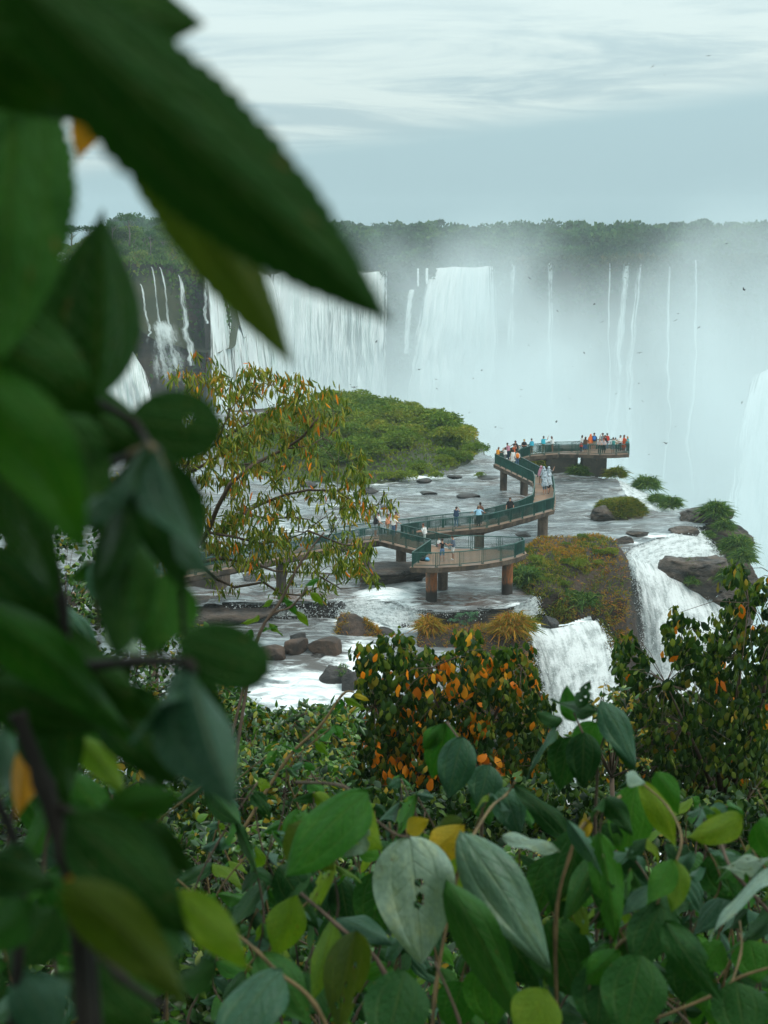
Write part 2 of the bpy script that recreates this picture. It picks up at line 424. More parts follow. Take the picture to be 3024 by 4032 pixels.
# small trickles over the brown rock gap
for i, (u0, u1, v1, lab) in enumerate([(1640, 1652, 1130, "tiny trickle over the brown rock gap, left"), (1672, 1690, 1120, "short trickle over the brown rock gap, beside the bright fall"), (1606, 1640, 1400, "white thread below the green ledge of the rock gap")]):
    a = [tuple(Q(u, 1056 if i < 2 else 1140, 421)) for u in (u0, u1)]
    bt = [tuple(Q(u - (0 if i < 2 else 25), v1, 417)) for u in (u0, u1)]
    curtain("waterfall", a, bt, 10, 24, M_strand, lab, "thin falls on the far wall", disp=0.4, seed=50 + i, edgek=3)
a = [tuple(Q(u, v, 330)) for u, v in ((2960, 1480), (3060, 1440), (3200, 1420), (3400, 1400))]
bt = [tuple(Q(u, 2600, 312)) for u in (2780, 2950, 3150, 3400)]
curtain("waterfall", a, bt, 60, 60, M_fall, "white water dimly seen through spray at the right edge", disp=2.5, seed=70, edgek=3, waver=3.0)
cl2 = [Q(u, v, 334) for u, v in ((2950, 1500), (3060, 1450), (3200, 1430), (3500, 1400))]
V = [(p.x, p.y, p.z - 0.5) for p in cl2] + [(p.x - 3, p.y - 6, -66) for p in cl2]
tag(mesh("cliff_right", V, [(k, k + 1, k + 5, k + 4) for k in range(3)], M_cliff), kind='structure')

# ================================================================== forest on the plateau
M_forest = leaf_mat("forest_leaves", [(0.0, (0.010, 0.038, 0.020)), (0.45, (0.024, 0.078, 0.030)), (0.8, (0.050, 0.120, 0.034)), (1.0, (0.090, 0.150, 0.036))], 0.7, 0.2, 0.2, patch=0.75, patch_scale=0.09)
M_bark_far = plain("grey_bark", (0.14, 0.12, 0.10))
def crown_leaves(c, rad, n, size, flat=0.75, hollow=0.55, lumps=7, r_=None):
    """leaf clumps over a lumpy crown -> base points, directions"""
    g = r_ or rng
    lc = unit(g.normal(size=(lumps, 3))) * g.uniform(0.25, 0.75, (lumps, 1)); lc[:, 2] = np.abs(lc[:, 2]) * 0.8 - 0.15
    lr = g.uniform(0.32, 0.6, lumps)
    k = g.integers(0, lumps, n); d = unit(g.normal(size=(n, 3))); d[:, 2] = np.where(d[:, 2] < -0.35, -d[:, 2], d[:, 2])
    p = lc[k] + d * (lr[k] * g.uniform(hollow, 1.0, n))[:, None]
    p *= np.array([rad, rad, rad * flat])
    return p + np.asarray(c), unit(d + g.normal(size=(n, 3)) * 0.7)
pp, dd, ll = [], [], []
nf = 0
for k in range(1500):
    u = rng.uniform(480, 3350); bp = lip_at(np.array([max(u, 790)]))[0]
    if u < 790: bp = np.array([(u - CX) / F * 420, 420, 12.0])
    depth = rng.beta(1.0, 2.2) * 330 + 9
    if u < 1250: depth = rng.uniform(60, 330)
    if 1690 < u < 1950 or 1060 < u < 1530: depth += 12
    sc = (bp[1] + depth) / bp[1]; x, y = bp[0] * sc, bp[1] * sc
    gz = bp[2] - 0.7 + (10.5 - bp[2]) * min(1, depth / 120) + 2.5 * min(1, depth / 300)
    h = rng.uniform(6.5, 9.5) + rng.uniform(0, 3.5) * (rng.random() < 0.35) + min(3, depth * 0.02)
    if depth < 25: h *= 0.55
    if u < 1150: h += 2.5
    rad = rng.uniform(3.2, 5.6) * (0.75 if depth < 25 else 1)
    n = 170 if depth < 60 else 130
    p, d = crown_leaves((x, y, gz + h - rad * 0.5), rad, n, 1.2)
    pp.append(p); dd.append(d); ll.append(rng.uniform(0.7, 1.5, n) * (1 if depth < 60 else 1.25))
    lo = rng.uniform(0, 1, (30, 3)) * (rad * 1.3, rad * 1.3, h) + (x - rad * .65, y - rad * .65, gz)
    pp.append(lo); dd.append(rng.normal(size=(30, 3)) + (0, 0, 0.6)); ll.append(rng.uniform(1.0, 1.8, 30))
pp = np.concatenate(pp); dd = np.concatenate(dd); ll = np.concatenate(ll)
V, Fq = leaf_quads(pp, dd, ll, ll * 0.8)
forest = mesh("forest", V, Fq, M_forest); tag(forest, "dense dark green rainforest along the top of the far falls", "forest", kind='stuff')

# trees that stand out above the canopy
def far_tree_meshes(i, n=420, size=0.9, bare=False):
    g = np.random.default_rng(100 + i); mb = MB(); H = 10.0
    mb.tube([(0, 0, 0), (0.2, 0.1, 4), (-0.1, 0, 7), (0.1, 0, 9)], [0.28, 0.22, 0.16, 0.08], 6)
    for k in range(6):
        an = g.uniform(0, 6.28); z0 = g.uniform(4.5, 7.5)
        mb.tube([(0.05, 0, z0), (math.cos(an) * 1.4, math.sin(an) * 1.4, z0 + 1.2), (math.cos(an) * 2.6, math.sin(an) * 2.6, z0 + 1.9)], [0.11, 0.07, 0.03], 5)
    p, d = crown_leaves((0, 0, 8.0), 3.4, n, size, 0.62, 0.5, 9, g)
    L = g.uniform(0.45, 0.95, n) * size
    V, Fq = leaf_quads(p, d, L, L * 0.75, n_hint=g.normal(size=(n, 3)))
    return mb, V, Fq
TR = []
for i in range(3):
    mb, V, Fq = far_tree_meshes(i)
    TR.append((mesh_data("trunk", mb.V, mb.F, (M_bark_far,), smooth=True), mesh_data("crown", V, Fq, (M_forest,))))
def place_tree(name, i, loc, s, rz, label, cat="tree", group=None, TR=TR):
    o = empty(name, loc); o.scale = (s, s, s * random.uniform(0.9, 1.1)); o.rotation_euler = (0, 0, rz)
    link(bpy.data.objects.new("trunk", TR[i][0]), o); link(bpy.data.objects.new("crown", TR[i][1]), o)
    return tag(o, label, cat, group)
sky_trees = [(1490, 878, 620), (1512, 890, 600), (1545, 884, 560), (1602, 877, 600), (1640, 892, 560), (1705, 888, 610), (1760, 893, 600), (1840, 893, 640), (1900, 897, 600),
             (1962, 890, 600), (1990, 884, 580), (2025, 887, 610), (2110, 897, 640), (2210, 899, 600), (2310, 900, 620), (2420, 902, 600), (2540, 903, 610), (2660, 904, 640), (2780, 903, 600), (2900, 903, 620), (690, 872, 520), (600, 872, 500), (735, 880, 540), (790, 876, 560), (1400, 890, 600), (1290, 888, 560)]
for k, (u, v, Y) in enumerate(sky_trees):
    p = Q(u, v, Y); s = random.uniform(0.95, 1.35)
    place_tree("forest_tree", k % 3, (p.x, p.y, p.z - 10.4 * s), s, random.uniform(0, 6), "tall tree standing out above the rainforest skyline beyond the falls", "tree", "tall trees along the forest skyline")

# plants clinging to the upper part of the far wall and its ledges
n = 26000; uu = rng.uniform(1500, 3300, n); uu = np.where(rng.random(n) < .35, rng.uniform(1515, 1712, n), uu)
b = lip_at(uu); dz = rng.exponential(5.0, n) * np.where((uu > 1515) & (uu < 1712), 1.6, 1.0)
k = ~((uu > 1712) & (uu < 1940)) & (fbm(np.c_[b[:, 0] * .12, dz * .15, dz * 0], 4, 15) > -0.12 - 0.25 * np.exp(-dz / 3)); b, dz = b[k], dz[k]
p = np.c_[b[:, 0], b[:, 1] - rng.uniform(0, 2.6, len(b)) - 0.04 * dz, b[:, 2] + 1.6 - dz]; L = rng.uniform(.7, 1.7, len(p))
V, Fq = leaf_quads(p, rng.normal(size=p.shape) * .7 + (0, -.6, -.1), L, L * .7)
M_wallplants = leaf_mat("wall_plants", [(0.0, (0.020, 0.040, 0.014)), (0.5, (0.045, 0.075, 0.020)), (0.85, (0.085, 0.085, 0.025)), (1.0, (0.12, 0.07, 0.03))], 0.7, 0.2, 0.2, patch=0.7, patch_scale=0.1)
tag(mesh("cliff_plants", V, Fq, M_wallplants), "green and brown plants clinging to the far cliff between the falls", "plants", kind='stuff')

# ================================================================== bushy bluff on the left
M_bluffgreen = leaf_mat("bluff_leaves", [(0.0, (0.016, 0.048, 0.012)), (0.4, (0.050, 0.120, 0.020)), (0.75, (0.110, 0.180, 0.028)), (1.0, (0.20, 0.17, 0.035))], 0.6, 0.25, 0.25, patch=0.6, patch_scale=0.16)
bl_c = np.array([(505 - CX) / F * 258, 274.0]); bl_r = np.array([18.5, 22.0])
na, nz = 260, 46
an = np.linspace(0, 2 * np.pi, na)
def bluff_top(x, y):
    fx = (x - bl_c[0]) / bl_r[0]
    return 17.6 + 1.6 * (1 - sstep(-0.4, 0.9, fx)) + 0.8 * np.sin(fx * 5)
ex = np.sign(np.cos(an)) * np.abs(np.cos(an)) ** 0.7; ey = np.sign(np.sin(an)) * np.abs(np.sin(an)) ** 0.7
V = []
for j, t_ in enumerate(np.linspace(0, 1, nz)):
    rr = 1.0 - 0.10 * (1 - t_) ** 3 + 0.06 * t_
    x = bl_c[0] + bl_r[0] * ex * rr; y = bl_c[1] + bl_r[1] * ey * rr
    z = bluff_top(x, y) * (1 - t_) - 66 * t_
    V.append(np.stack([x, y, z], -1))
V = np.array(V).transpose(1, 0, 2).reshape(-1, 3)
nrm = np.c_[np.repeat(ex, nz), np.repeat(ey, nz)]
dsp = 2.2 * fbm(V * (0.16, 0.16, 0.06), 4, 8) + 1.1 * fbm(V * (0.6, 0.6, 0.25), 3, 2)
V[:, :2] += nrm * dsp[:, None]
wallV = V
bluff = empty("rock_bluff", (0, 0, 0)); tag(bluff, "brown rock bluff overgrown with bushes between white falls, left of the far wall", "cliff")
mesh("rock_face", V, grid_faces(na, nz)[:, ::-1], M_cliff, bluff)
gx = np.linspace(-1.05, 1.05, 40)
T = np.array([(bl_c[0] + bl_r[0] * a_ * (1 if abs(b_) < .7 else .93), bl_c[1] + bl_r[1] * b_, 0) for a_ in gx for b_ in gx])
fr = np.sqrt(((T[:, 0] - bl_c[0]) / bl_r[0]) ** 2 + ((T[:, 1] - bl_c[1]) / bl_r[1]) ** 2)
T[:, 2] = bluff_top(T[:, 0], T[:, 1]) - 0.3 + 4.5 * (1 - sstep(0.2, 1.0, fr)) - 14 * sstep(0.90, 1.12, fr)
mesh("grassy_top", T, grid_faces(40, 40)[:, ::-1], M_soil, bluff, smooth=True)
# creepers hanging on the face
sel = rng.integers(0, len(wallV), 110000); w = wallV[sel]
keep = (w[:, 2] > -20) & (w[:, 1] < 275) & (rng.random(len(w)) < np.clip((w[:, 2] + 8) / 26, 0.03, 1) ** 1.3 * np.clip(0.30 + fbm(w * (0.14, 0.14, 0.09), 3, 77) * 2.2 + 0.5 * sstep(10, 16, w[:, 2]), 0, 1))
w = w[keep]; w = w + rng.normal(size=w.shape) * 0.35 + (0, -0.5, 0)
L = rng.uniform(0.5, 1.2, len(w))
V, Fq = leaf_quads(w, rng.normal(size=w.shape) * 0.7 + (0, -0.6, -0.5), L, L * 0.6)
o = mesh("creepers", V, Fq, M_bluffgreen, bluff); o['kind'] = 'stuff'
# grassy skin
n = 9000; a_ = rng.uniform(-1, 1, (n, 2)); a_ = a_[np.hypot(a_[:, 0], a_[:, 1]) < 1.02]
x = bl_c[0] + bl_r[0] * a_[:, 0]; y = bl_c[1] + bl_r[1] * a_[:, 1]; f_ = np.hypot(a_[:, 0], a_[:, 1])
z = bluff_top(x, y) - 0.2 + 4.5 * (1 - sstep(0.2, 1.0, f_))
p = np.stack([x, y, z], -1); L = rng.uniform(0.5, 1.1, len(p))
V, Fq = leaf_quads(p, rng.normal(size=p.shape) * 0.6 + (0, -0.2, 0.8), L, L * 0.5)
o = mesh("undergrowth", V, Fq, M_bluffgreen, bluff); o['kind'] = 'stuff'

def bush_data(i, n=420, size=0.16, mat=None, flat=0.7, lumps=8):
    g = np.random.default_rng(500 + i)
    p, d = crown_leaves((0, 0, 0.42), 1.0, n, 1, flat, 0.55, lumps, g)
    L = g.uniform(0.7, 1.3, n) * size
    V, Fq = leaf_quads(p, d, L, L * 0.55, droop=0.25, n_hint=g.normal(size=(n, 3)))
    return mesh_data("bush", V, Fq, (mat,))
BB = [bush_data(i, 520, 0.22, M_bluffgreen) for i in range(4)]
for k in range(46):
    u = random.uniform(180, 860); fx = ((u - CX) / F * 262 - bl_c[0]) / bl_r[0]
    fy = random.uniform(-0.98, 0.3)
    if abs(fx) > 1: continue
    x = bl_c[0] + bl_r[0] * fx * 0.97; y = bl_c[1] + bl_r[1] * fy * math.sqrt(max(0.05, 1 - fx * fx * 0.8))
    f_ = math.hypot(fx, (y - bl_c[1]) / bl_r[1]); z = float(bluff_top(x, y)) + 4.5 * (1 - float(sstep(0.2, 1.0, f_)))
    s = random.uniform(1.3, 2.6) * (1.25 if fy > -0.3 else 0.85)
    o = bpy.data.objects.new("bush", BB[k % 4]); o.location = (x, y, z - 0.3); o.scale = (s, s, s * random.uniform(0.8, 1.15)); o.rotation_euler = (0, 0, random.uniform(0, 6))
    link(o); tag(o, "green bush growing on top of the rock bluff by the left falls", "bush", "bushes on the rock bluff")
for k, (u, v, Y, s, lab) in enumerate([(505, 838, 262, 0.62, "round crowned tree at the highest point of the rock bluff"), (440, 862, 266, 0.5, "thin crowned tree left of the highest tree on the bluff"),
        (280, 866, 262, 0.7, "dark tree at the left end of the rock bluff beside the big blurred leaf"), (350, 880, 268, 0.5, "low pale green tree between the two taller trees on the bluff"),
        (590, 905, 256, 0.42, "dark small tree right of the highest tree on the bluff"), (638, 925, 262, 0.45, "slender tree with bare stem on the right slope of the bluff")]):
    p = Q(u, v, Y); place_tree("bluff_tree", k % 3, (p.x, p.y, p.z - 10.2 * s), s, k * 1.3, lab, "tree")
# thin falls over the bluff
M_veil = fall_mat("veil_water", su=9, sv=3.0, lo=0.3, hi=0.5, alpha_lo=0.25, alpha_hi=1.05, dark=(0.45, 0.52, 0.52))
for i, (u0, v0, w0, u1, v1, w1, lab) in enumerate([
        (590, 1050, 12, 632, 1450, 26, "thin fall down the dark bluff, left one of the close pair"), (622, 1052, 13, 672, 1450, 22, "thin fall down the dark bluff, right one of the close pair"),
        (698, 1082, 14, 722, 1450, 58, "widening single fall near the right side of the bluff"), (546, 1118, 12, 580, 1330, 22, "short thin fall at the brown left part of the bluff"),
        (806, 1060, 16, 800, 1280, 26, "faint veil where the bluff meets the broad white curtain"), (560, 1240, 120, 560, 1640, 280, "misty veil of water over the foot of the bluff")]):
    Yt = 251.0 - (2.5 if i == 5 else 0)
    a = [tuple(Q(u0 + w0 * k / 3, v0, Yt)) for k in range(4)]
    bt = [tuple(Q(u1 + w1 * k / 3, v1, Yt - 3)) for k in range(4)]
    curtain("waterfall", a, bt, 20, 60, M_veil, lab, "thin falls over the bluff", disp=0.5, seed=90 + i, edgek=2.2, waver=0.9, topfade=(i == 5))
a = [tuple(Q(u, v, 262)) for u, v in ((60, 1000), (140, 990), (215, 985), (262, 1000))]
bt = [tuple(Q(u, 1800, 246)) for u in (40, 160, 300, 470)]
curtain("waterfall", a, bt, 70, 60, M_fall, "white fall left of the rock bluff, mostly behind blurred leaves", disp=2, seed=120, edgek=6)
a = [tuple(Q(u, v, 246)) for u, v in ((250, 1150), (400, 1210), (490, 1320), (560, 1450))]
bt = [tuple(Q(u, 1900, 238)) for u in (200, 400, 560, 660)]
curtain("waterfall", a, bt, 50, 50, M_fall, "white churning fall at the lower left foot of the bluff", disp=2.0, seed=130, edgek=4)


# ================================================================== the river shelf
def poly_mask(px, py, poly):
    poly = np.asarray(poly); n = len(poly); ins = np.zeros(len(px), bool); j = n - 1
    for i in range(n):
        xi, yi = poly[i]; xj, yj = poly[j]
        c = ((yi > py) != (yj > py)) & (px < (xj - xi) * (py - yi) / (yj - yi + 1e-12) + xi)
        ins ^= c; j = i
    return ins
def water_mat(name):
    m, t = newmat(name)
    pos = nd(t, 'NewGeometry').outputs['Position']
    fo = nd(t, 'Attribute', attribute_name='foam').outputs['Fac']
    shal = nd(t, 'Attribute', attribute_name='shallow').outputs['Fac']
    n1 = noise(t, mapping(t, pos, (0.13, 0.42, 1)), 1.0, 7, 0.66, dist=0.9)
    n2 = noise(t, mapping(t, pos, (0.55, 1.6, 1)), 1.0, 6, 0.68, dist=0.6)
    n3 = noise(t, mapping(t, pos, (0.10, 0.22, 1)), 1.0, 4, 0.55)
    body = mixc(t, mapr(t, n3, 0.35, 0.65), (0.215, 0.255, 0.27), (0.11, 0.105, 0.10))
    body = mixc(t, mth(t, 'MULTIPLY', shal, mapr(t, n1, 0.25, 0.6), clamp=True), body, (0.13, 0.062, 0.036))
    k = mth(t, 'ADD', mth(t, 'ADD', mth(t, 'MULTIPLY', mth(t, 'SUBTRACT', n1, 0.5), 1.1), mth(t, 'MULTIPLY', mth(t, 'SUBTRACT', n2, 0.5), 0.9)), fo)
    fm = mapr(t, k, 0.24, 0.62)
    body = mixc(t, mapr(t, n2, 0.46, 0.62, 0, 0.8), body, (0.40, 0.45, 0.46)); body = mixc(t, mapr(t, n1, 0.50, 0.36, 0, 0.55), body, (0.06, 0.06, 0.06))  # light and dark streaks put wave reflections into the water colour
    c = mixc(t, fm, body, mixc(t, mapr(t, n2, 0.35, 0.6), (0.52, 0.59, 0.60), (0.90, 0.94, 0.94)))
    h = mth(t, 'ADD', n1, mth(t, 'MULTIPLY', n2, 0.55))
    nb = bump(t, h, 0.8, 0.6)
    rg = nd(t, 'Mix', {0: fm, 2: 0.16, 3: 0.7}, data_type='FLOAT').outputs[0]
    out(t, bsdf(t, c, rg, 0.5, nb, IOR=1.33))
    return m
M_water = water_mat("river_water")
def xy(u, v, z=0): p = P(u, v, z); return (p.x, p.y)
UP = [(-70, 89.6), xy(640, 2395), xy(900, 2376), xy(1200, 2370), xy(1340, 2364), xy(1480, 2356), xy(1560, 2375), xy(1640, 2400), xy(1760, 2410), xy(1900, 2398), xy(2000, 2388),
      xy(2070, 2368), xy(2110, 2318), xy(2210, 2268), xy(2440, 2192), xy(2475, 2160), xy(2560, 2128), xy(2640, 2108), xy(2690, 2086), xy(2760, 2066), xy(2860, 2040), xy(2830, 2000),
      xy(2740, 1998), xy(2660, 2012), xy(2600, 2022), xy(2500, 1985), xy(2455, 1930), xy(2430, 1893), xy(2330, 1872), xy(2200, 1858), xy(2060, 1846), xy(1960, 1832), (12, 150), (8, 178), (-14, 196), (-40, 180), (-70, 170)]
gx, gy = np.arange(-60, 34, 0.3), np.arange(88, 190, 0.36)
X, Y = np.meshgrid(gx, gy, indexing='ij'); X = X.ravel(); Y = Y.ravel()
foam = -0.02 + 0.20 * fbm(np.c_[X * 0.07, Y * 0.12, X * 0], 3, 21)
shallow = np.zeros(len(X))
def blob(u, v, ru, rv, s, arr, z=0):
    c = P(u, v, z); kx = c.y / F; ky = c.y / F / max(0.12, abs(ray(u, v).z))
    a = ((X - c.x) / (ru * kx)) ** 2 + ((Y - c.y) / (rv * ky)) ** 2
    arr += s * np.exp(-a)
for (u, v, ru, rv, s) in [(1560, 2330, 130, 40, 0.5), (1500, 2340, 120, 36, 0.6), (1620, 2300, 90, 20, 0.3), (1180, 2330, 160, 12, 0.22), (1620, 2385, 60, 20, 0.4), (1950, 2380, 90, 20, 0.45), (1330, 2340, 120, 20, 0.15), (2040, 2380, 60, 18, 0.5),
                          (1720, 2020, 60, 10, 0.30), (1860, 1990, 90, 9, 0.22), (1620, 2040, 70, 10, 0.22), (1650, 1885, 90, 18, 0.45), (1860, 1872, 90, 12, 0.45), (1760, 1880, 70, 10, 0.3),
                          (1350, 1990, 200, 40, 0.28), (1100, 2050, 250, 60, 0.28), (1480, 1900, 90, 16, 0.3), (2470, 1930, 60, 30, 0.55), (2560, 1990, 80, 20, 0.6), (2600, 2112, 120, 16, 0.55), (2480, 2140, 40, 16, 0.5),
                          (2230, 2085, 60, 8, 0.2), (2170, 2030, 60, 8, 0.15), (1500, 2230, 60, 12, 0.3), (1420, 2260, 60, 12, 0.3), (1010, 2300, 120, 30, 0.25), (1250, 2110, 200, 40, 0.25), (2300, 1990, 90, 14, .12)]:
    blob(u, v, ru, rv, s, foam)
for (u, v, ru, rv, s) in [(1250, 2350, 260, 16, 0.7), (1750, 2370, 130, 26, 1.0), (1880, 2350, 90, 20, 0.8), (2250, 1880, 220, 16, 0.5), (1950, 1900, 60, 20, 0.4), (2050, 1960, 90, 20, 0.5), (1000, 2340, 200, 22, 0.5), (2080, 2330, 60, 18, 0.7), (2450, 2040, 90, 12, 0.35), (2640, 2060, 100, 12, 0.3)]:
    blob(u, v, ru, rv, s, shallow)
for (u, v, ru, rv, s) in [(2250, 1960, 200, 60, -0.12), (1760, 2290, 120, 30, -0.12), (2250, 2180, 120, 60, -0.04)]:
    blob(u, v, ru, rv, s, foam)
near = np.c_[X * 0.5, Y * 1.1, X * 0]
Z = 0.26 * fbm(near * 0.7, 4, 31) + 0.09 * fbm(near * 2.2, 3, 33) + 0.6 * np.clip(foam - 0.15, 0, 1) * fbm(near * 1.3, 3, 35)
shallow += 0.5 * np.clip(fbm(np.c_[X * 0.06, Y * 0.13, X * 0], 4, 27), 0, 1)
Z -= 0.12 * sstep(0.4, 1, shallow)
mk = poly_mask(X, Y, UP)
idx = np.arange(len(X)).reshape(len(gx), len(gy))
ok = mk.reshape(idx.shape)
quad_ok = ok[:-1, :-1] | ok[1:, :-1] | ok[1:, 1:] | ok[:-1, 1:]
fq = np.stack([idx[:-1, :-1], idx[1:, :-1], idx[1:, 1:], idx[:-1, 1:]], -1)[quad_ok]
used = np.unique(fq); remap = np.zeros(len(X), int); remap[used] = np.arange(len(used))
V = np.c_[X, Y, Z][used]
river = mesh("river", V, remap[fq], M_water, attrs={'foam': foam[used], 'shallow': shallow[used]}, smooth=True); tag(river, kind='structure')

# rock shelf under the water, its outer wall falling into the gorge
V, Fc = [], []
npz = 14
loop = np.array(UP); nL = len(loop)
cen = loop.mean(0)
pts2 = []
for i in range(nL):
    a, b_ = loop[i], loop[(i + 1) % nL]; k = max(1, int(np.linalg.norm(b_ - a) / 1.2))
    for j in range(k): pts2.append(a + (b_ - a) * j / k)
pts2 = np.array(pts2)
for j in range(npz):
    z = -0.12 - 60 * (j / (npz - 1)) ** 1.6
    V += [(x, y, z) for x, y in pts2]
V = np.array(V); V[len(pts2):] += ((fbm(V[len(pts2):] * (0.4, 0.4, 0.5), 4, 41)[:, None] - 0.75) * 0.7) * unit(np.c_[V[len(pts2):, :2] - cen, np.zeros(len(V) - len(pts2))])
n2 = len(pts2)
Fc = [(j * n2 + i, (j + 1) * n2 + i, (j + 1) * n2 + (i + 1) % n2, j * n2 + (i + 1) % n2) for j in range(npz - 1) for i in range(n2)]
shelf = mesh("rock_shelf", V, Fc, M_rock); tag(shelf, kind='structure')
mesh_bed = mesh("river_bed_rock", [(x, y, -0.3) for x, y in UP], [tuple(range(nL))], M_rock); tag(mesh_bed, kind='structure')

# lower river: pool and boulder rapids below the small step
gx, gy = np.arange(-30, 17, 0.25), np.arange(64, 93.5, 0.25)
X, Y = np.meshgrid(gx, gy, indexing='ij'); X = X.ravel(); Y = Y.ravel()
foam = 0.10 + 0.2 * fbm(np.c_[X * 0.15, Y * 0.2, X * 0], 3, 51); shallow = np.zeros(len(X))
for (u, v, ru, rv, s) in [(1180, 2480, 190, 40, -0.42), (1050, 2510, 150, 40, -0.3), (1120, 2440, 220, 12, 0.55), (1360, 2450, 120, 30, 0.5), (1560, 2440, 160, 50, 0.6), (1420, 2600, 120, 80, 0.5),(1230, 2640, 90, 26, 0.35),(1480, 2420, 110, 40, 0.4),
                          (1150, 2660, 160, 60, 0.36), (1300, 2740, 200, 60, 0.42), (2050, 2450, 190, 40, 0.75), (2250, 2450, 120, 24, 0.5), (1900, 2440, 60, 20, 0.3), (1380, 2500, 60, 20, 0.2)]:
    blob(u, v, ru, rv, s, foam, -1.3)
for (u, v, ru, rv, s) in [(1760, 2425, 130, 20, 0.7)]: blob(u, v, ru, rv, s, shallow, -1.2)
Zb = -1.15 - 2.6 * (1 - sstep(74, 86.5, Y)) * (1 - sstep(4, 7, X)) - 0.25 * sstep(6, 9, X)
nr = np.c_[X * 0.6, Y * 0.9, X * 0]
Z = Zb + 0.12 * fbm(nr, 4, 55) + 0.35 * np.clip(foam - 0.3, 0, 1) * fbm(nr * 1.4, 4, 57)
LOW = [(-30, 92), xy(900, 2376), xy(1340, 2364), xy(1480, 2356), xy(1640, 2398), xy(1900, 2392), xy(2070, 2362), xy(2200, 2380), xy(2320, 2420, -1.4), xy(2352, 2446, -1.4), xy(2250, 2466, -1.4), xy(2090, 2490, -1.4), xy(2060, 2480, -1.4), xy(1950, 2520, -1.4), (4.8, 82), (4, 74), (4, 65), (-30, 65)]
mk = poly_mask(X, Y, LOW); idx = np.arange(len(X)).reshape(len(gx), len(gy)); ok = mk.reshape(idx.shape)
quad_ok = ok[:-1, :-1] & ok[1:, :-1] & ok[1:, 1:] & ok[:-1, 1:]
fq = np.stack([idx[:-1, :-1], idx[1:, :-1], idx[1:, 1:], idx[:-1, 1:]], -1)[quad_ok]
used = np.unique(fq); remap = np.zeros(len(X), int); remap[used] = np.arange(len(used))
lower = mesh("lower_river", np.c_[X, Y, Z][used], remap[fq], M_water, attrs={'foam': foam[used], 'shallow': shallow[used]}, smooth=True); tag(lower, kind='structure')

# ------------------------------------------------------------------ falls and cascades close by
M_near = fall_mat("white_water_near", su=17, sv=9.0, lo=0.37, hi=0.57, white=(0.90, 0.94, 0.94), dark=(0.36, 0.40, 0.40), alpha_lo=0.02, alpha_hi=0.3)
m, t = newmat("spray_drops"); out(t, nd(t, 'MixShader', {0: 0.4, 1: bsdf(t, (0.9, 0.94, 0.94), 0.5, 0.3), 2: nd(t, 'BsdfTranslucent', {'Color': (0.9, 0.94, 0.94, 1)}).outputs[0]}).outputs[0]); M_spray = m
M_step = fall_mat("step_water", su=46, sv=1.4, lo=0.38, hi=0.60, dark=(0.22, 0.22, 0.21), alpha_lo=0.05, alpha_hi=0.55)
def sheet(label, topl, botl, nu, nv, mat, seed, disp=0.25, power=0.5, edgek=9, group=None):
    o = curtain("waterfall", topl, botl, nu, nv, mat, label, group, disp=disp, seed=seed, edgek=edgek * 0.6, power=power, waver=0.25)
    g = np.random.default_rng(seed); V = np.empty(len(o.data.vertices) * 3, np.float32); o.data.vertices.foreach_get('co', V); V = V.reshape(nu, nv, 3)
    size = np.linalg.norm(V[0, 0] - V[-1, 0]) * np.linalg.norm(V[nu // 2, 0] - V[nu // 2, -1]); n = int(min(9000, 160 * size))
    i = g.integers(0, nu, n); j = np.minimum((g.random(n) ** 0.8 * nv).astype(int), nv - 1); ed = g.random(n) < 0.25; i = np.where(ed, np.where(g.random(n) < .5, 0, nu - 1), i)
    p = V[i, j] + g.normal(size=(n, 3)) * 0.10 + np.c_[ed * g.normal(size=n) * 0.18, -np.abs(g.normal(size=n)) * (0.10 + 0.35 * j / nv), 0 * i]
    L = g.uniform(0.03, 0.13, n); Vq, Fq = leaf_quads(p, g.normal(size=(n, 3)) + (0, 0, -1.2), L, L * 0.6, n_hint=g.normal(size=(n, 3)))
    mesh("spray", Vq, Fq, M_spray, o)['kind'] = 'stuff'
    return o
T3 = lambda L, z=0.04: [tuple(P(u, v, z)) for u, v in L]
sheet("low step of water in front of the walkway, above the quiet grey pool", T3([(915, 2374), (1080, 2371), (1200, 2368), (1340, 2362)]), T3([(915, 2428), (1080, 2430), (1200, 2426), (1350, 2414)], -1.1), 120, 14, M_step, 201, 0.18, 0.6, 40)
sheet("foaming rapid tumbling down left of the front platform pillar", T3([(1335, 2362), (1450, 2350), (1520, 2352), (1600, 2378), (1650, 2400)], 0.10), T3([(1345, 2420), (1440, 2430), (1530, 2462), (1600, 2472), (1640, 2455)], -1.1), 110, 26, M_near, 205, 0.35, 0.85, 14)
sheet("short curtain of water right of the front platform, below its right pillar", T3([(1890, 2400), (1960, 2386), (2030, 2376), (2085, 2362), (2110, 2345)], 0.06), T3([(1860, 2432), (1950, 2440), (2030, 2436), (2090, 2424), (2120, 2405)], -1.2), 110, 16, M_near, 209, 0.22, 0.6, 14)
sheet("thin slide of water over wet brown rock between the two front pillars", T3([(1640, 2402), (1760, 2412), (1895, 2400)], 0.0), T3([(1640, 2450), (1760, 2452), (1880, 2438)], -1.15), 60, 12, M_step, 213, 0.1, 0.9, 10)
g_ = np.linspace(0, 1, 40); h_ = np.linspace(0, 1, 14); ta = np.array(T3([(1560, 2374), (1640, 2398), (1760, 2406), (1890, 2396)], -0.02)); ba = np.array(T3([(1600, 2462), (1660, 2462), (1770, 2462), (1890, 2446)], -1.25))
def alng(a, s): k = np.linspace(0, 1, len(a)); return np.stack([np.interp(s, k, a[:, i]) for i in range(3)], -1)
q = (alng(ta, g_)[:, None] * (1 - h_[None, :, None]) + alng(ba, g_)[:, None] * h_[None, :, None]).reshape(-1, 3); q[:, 2] += 0.12 * fbm(q * 1.5, 4, 91)
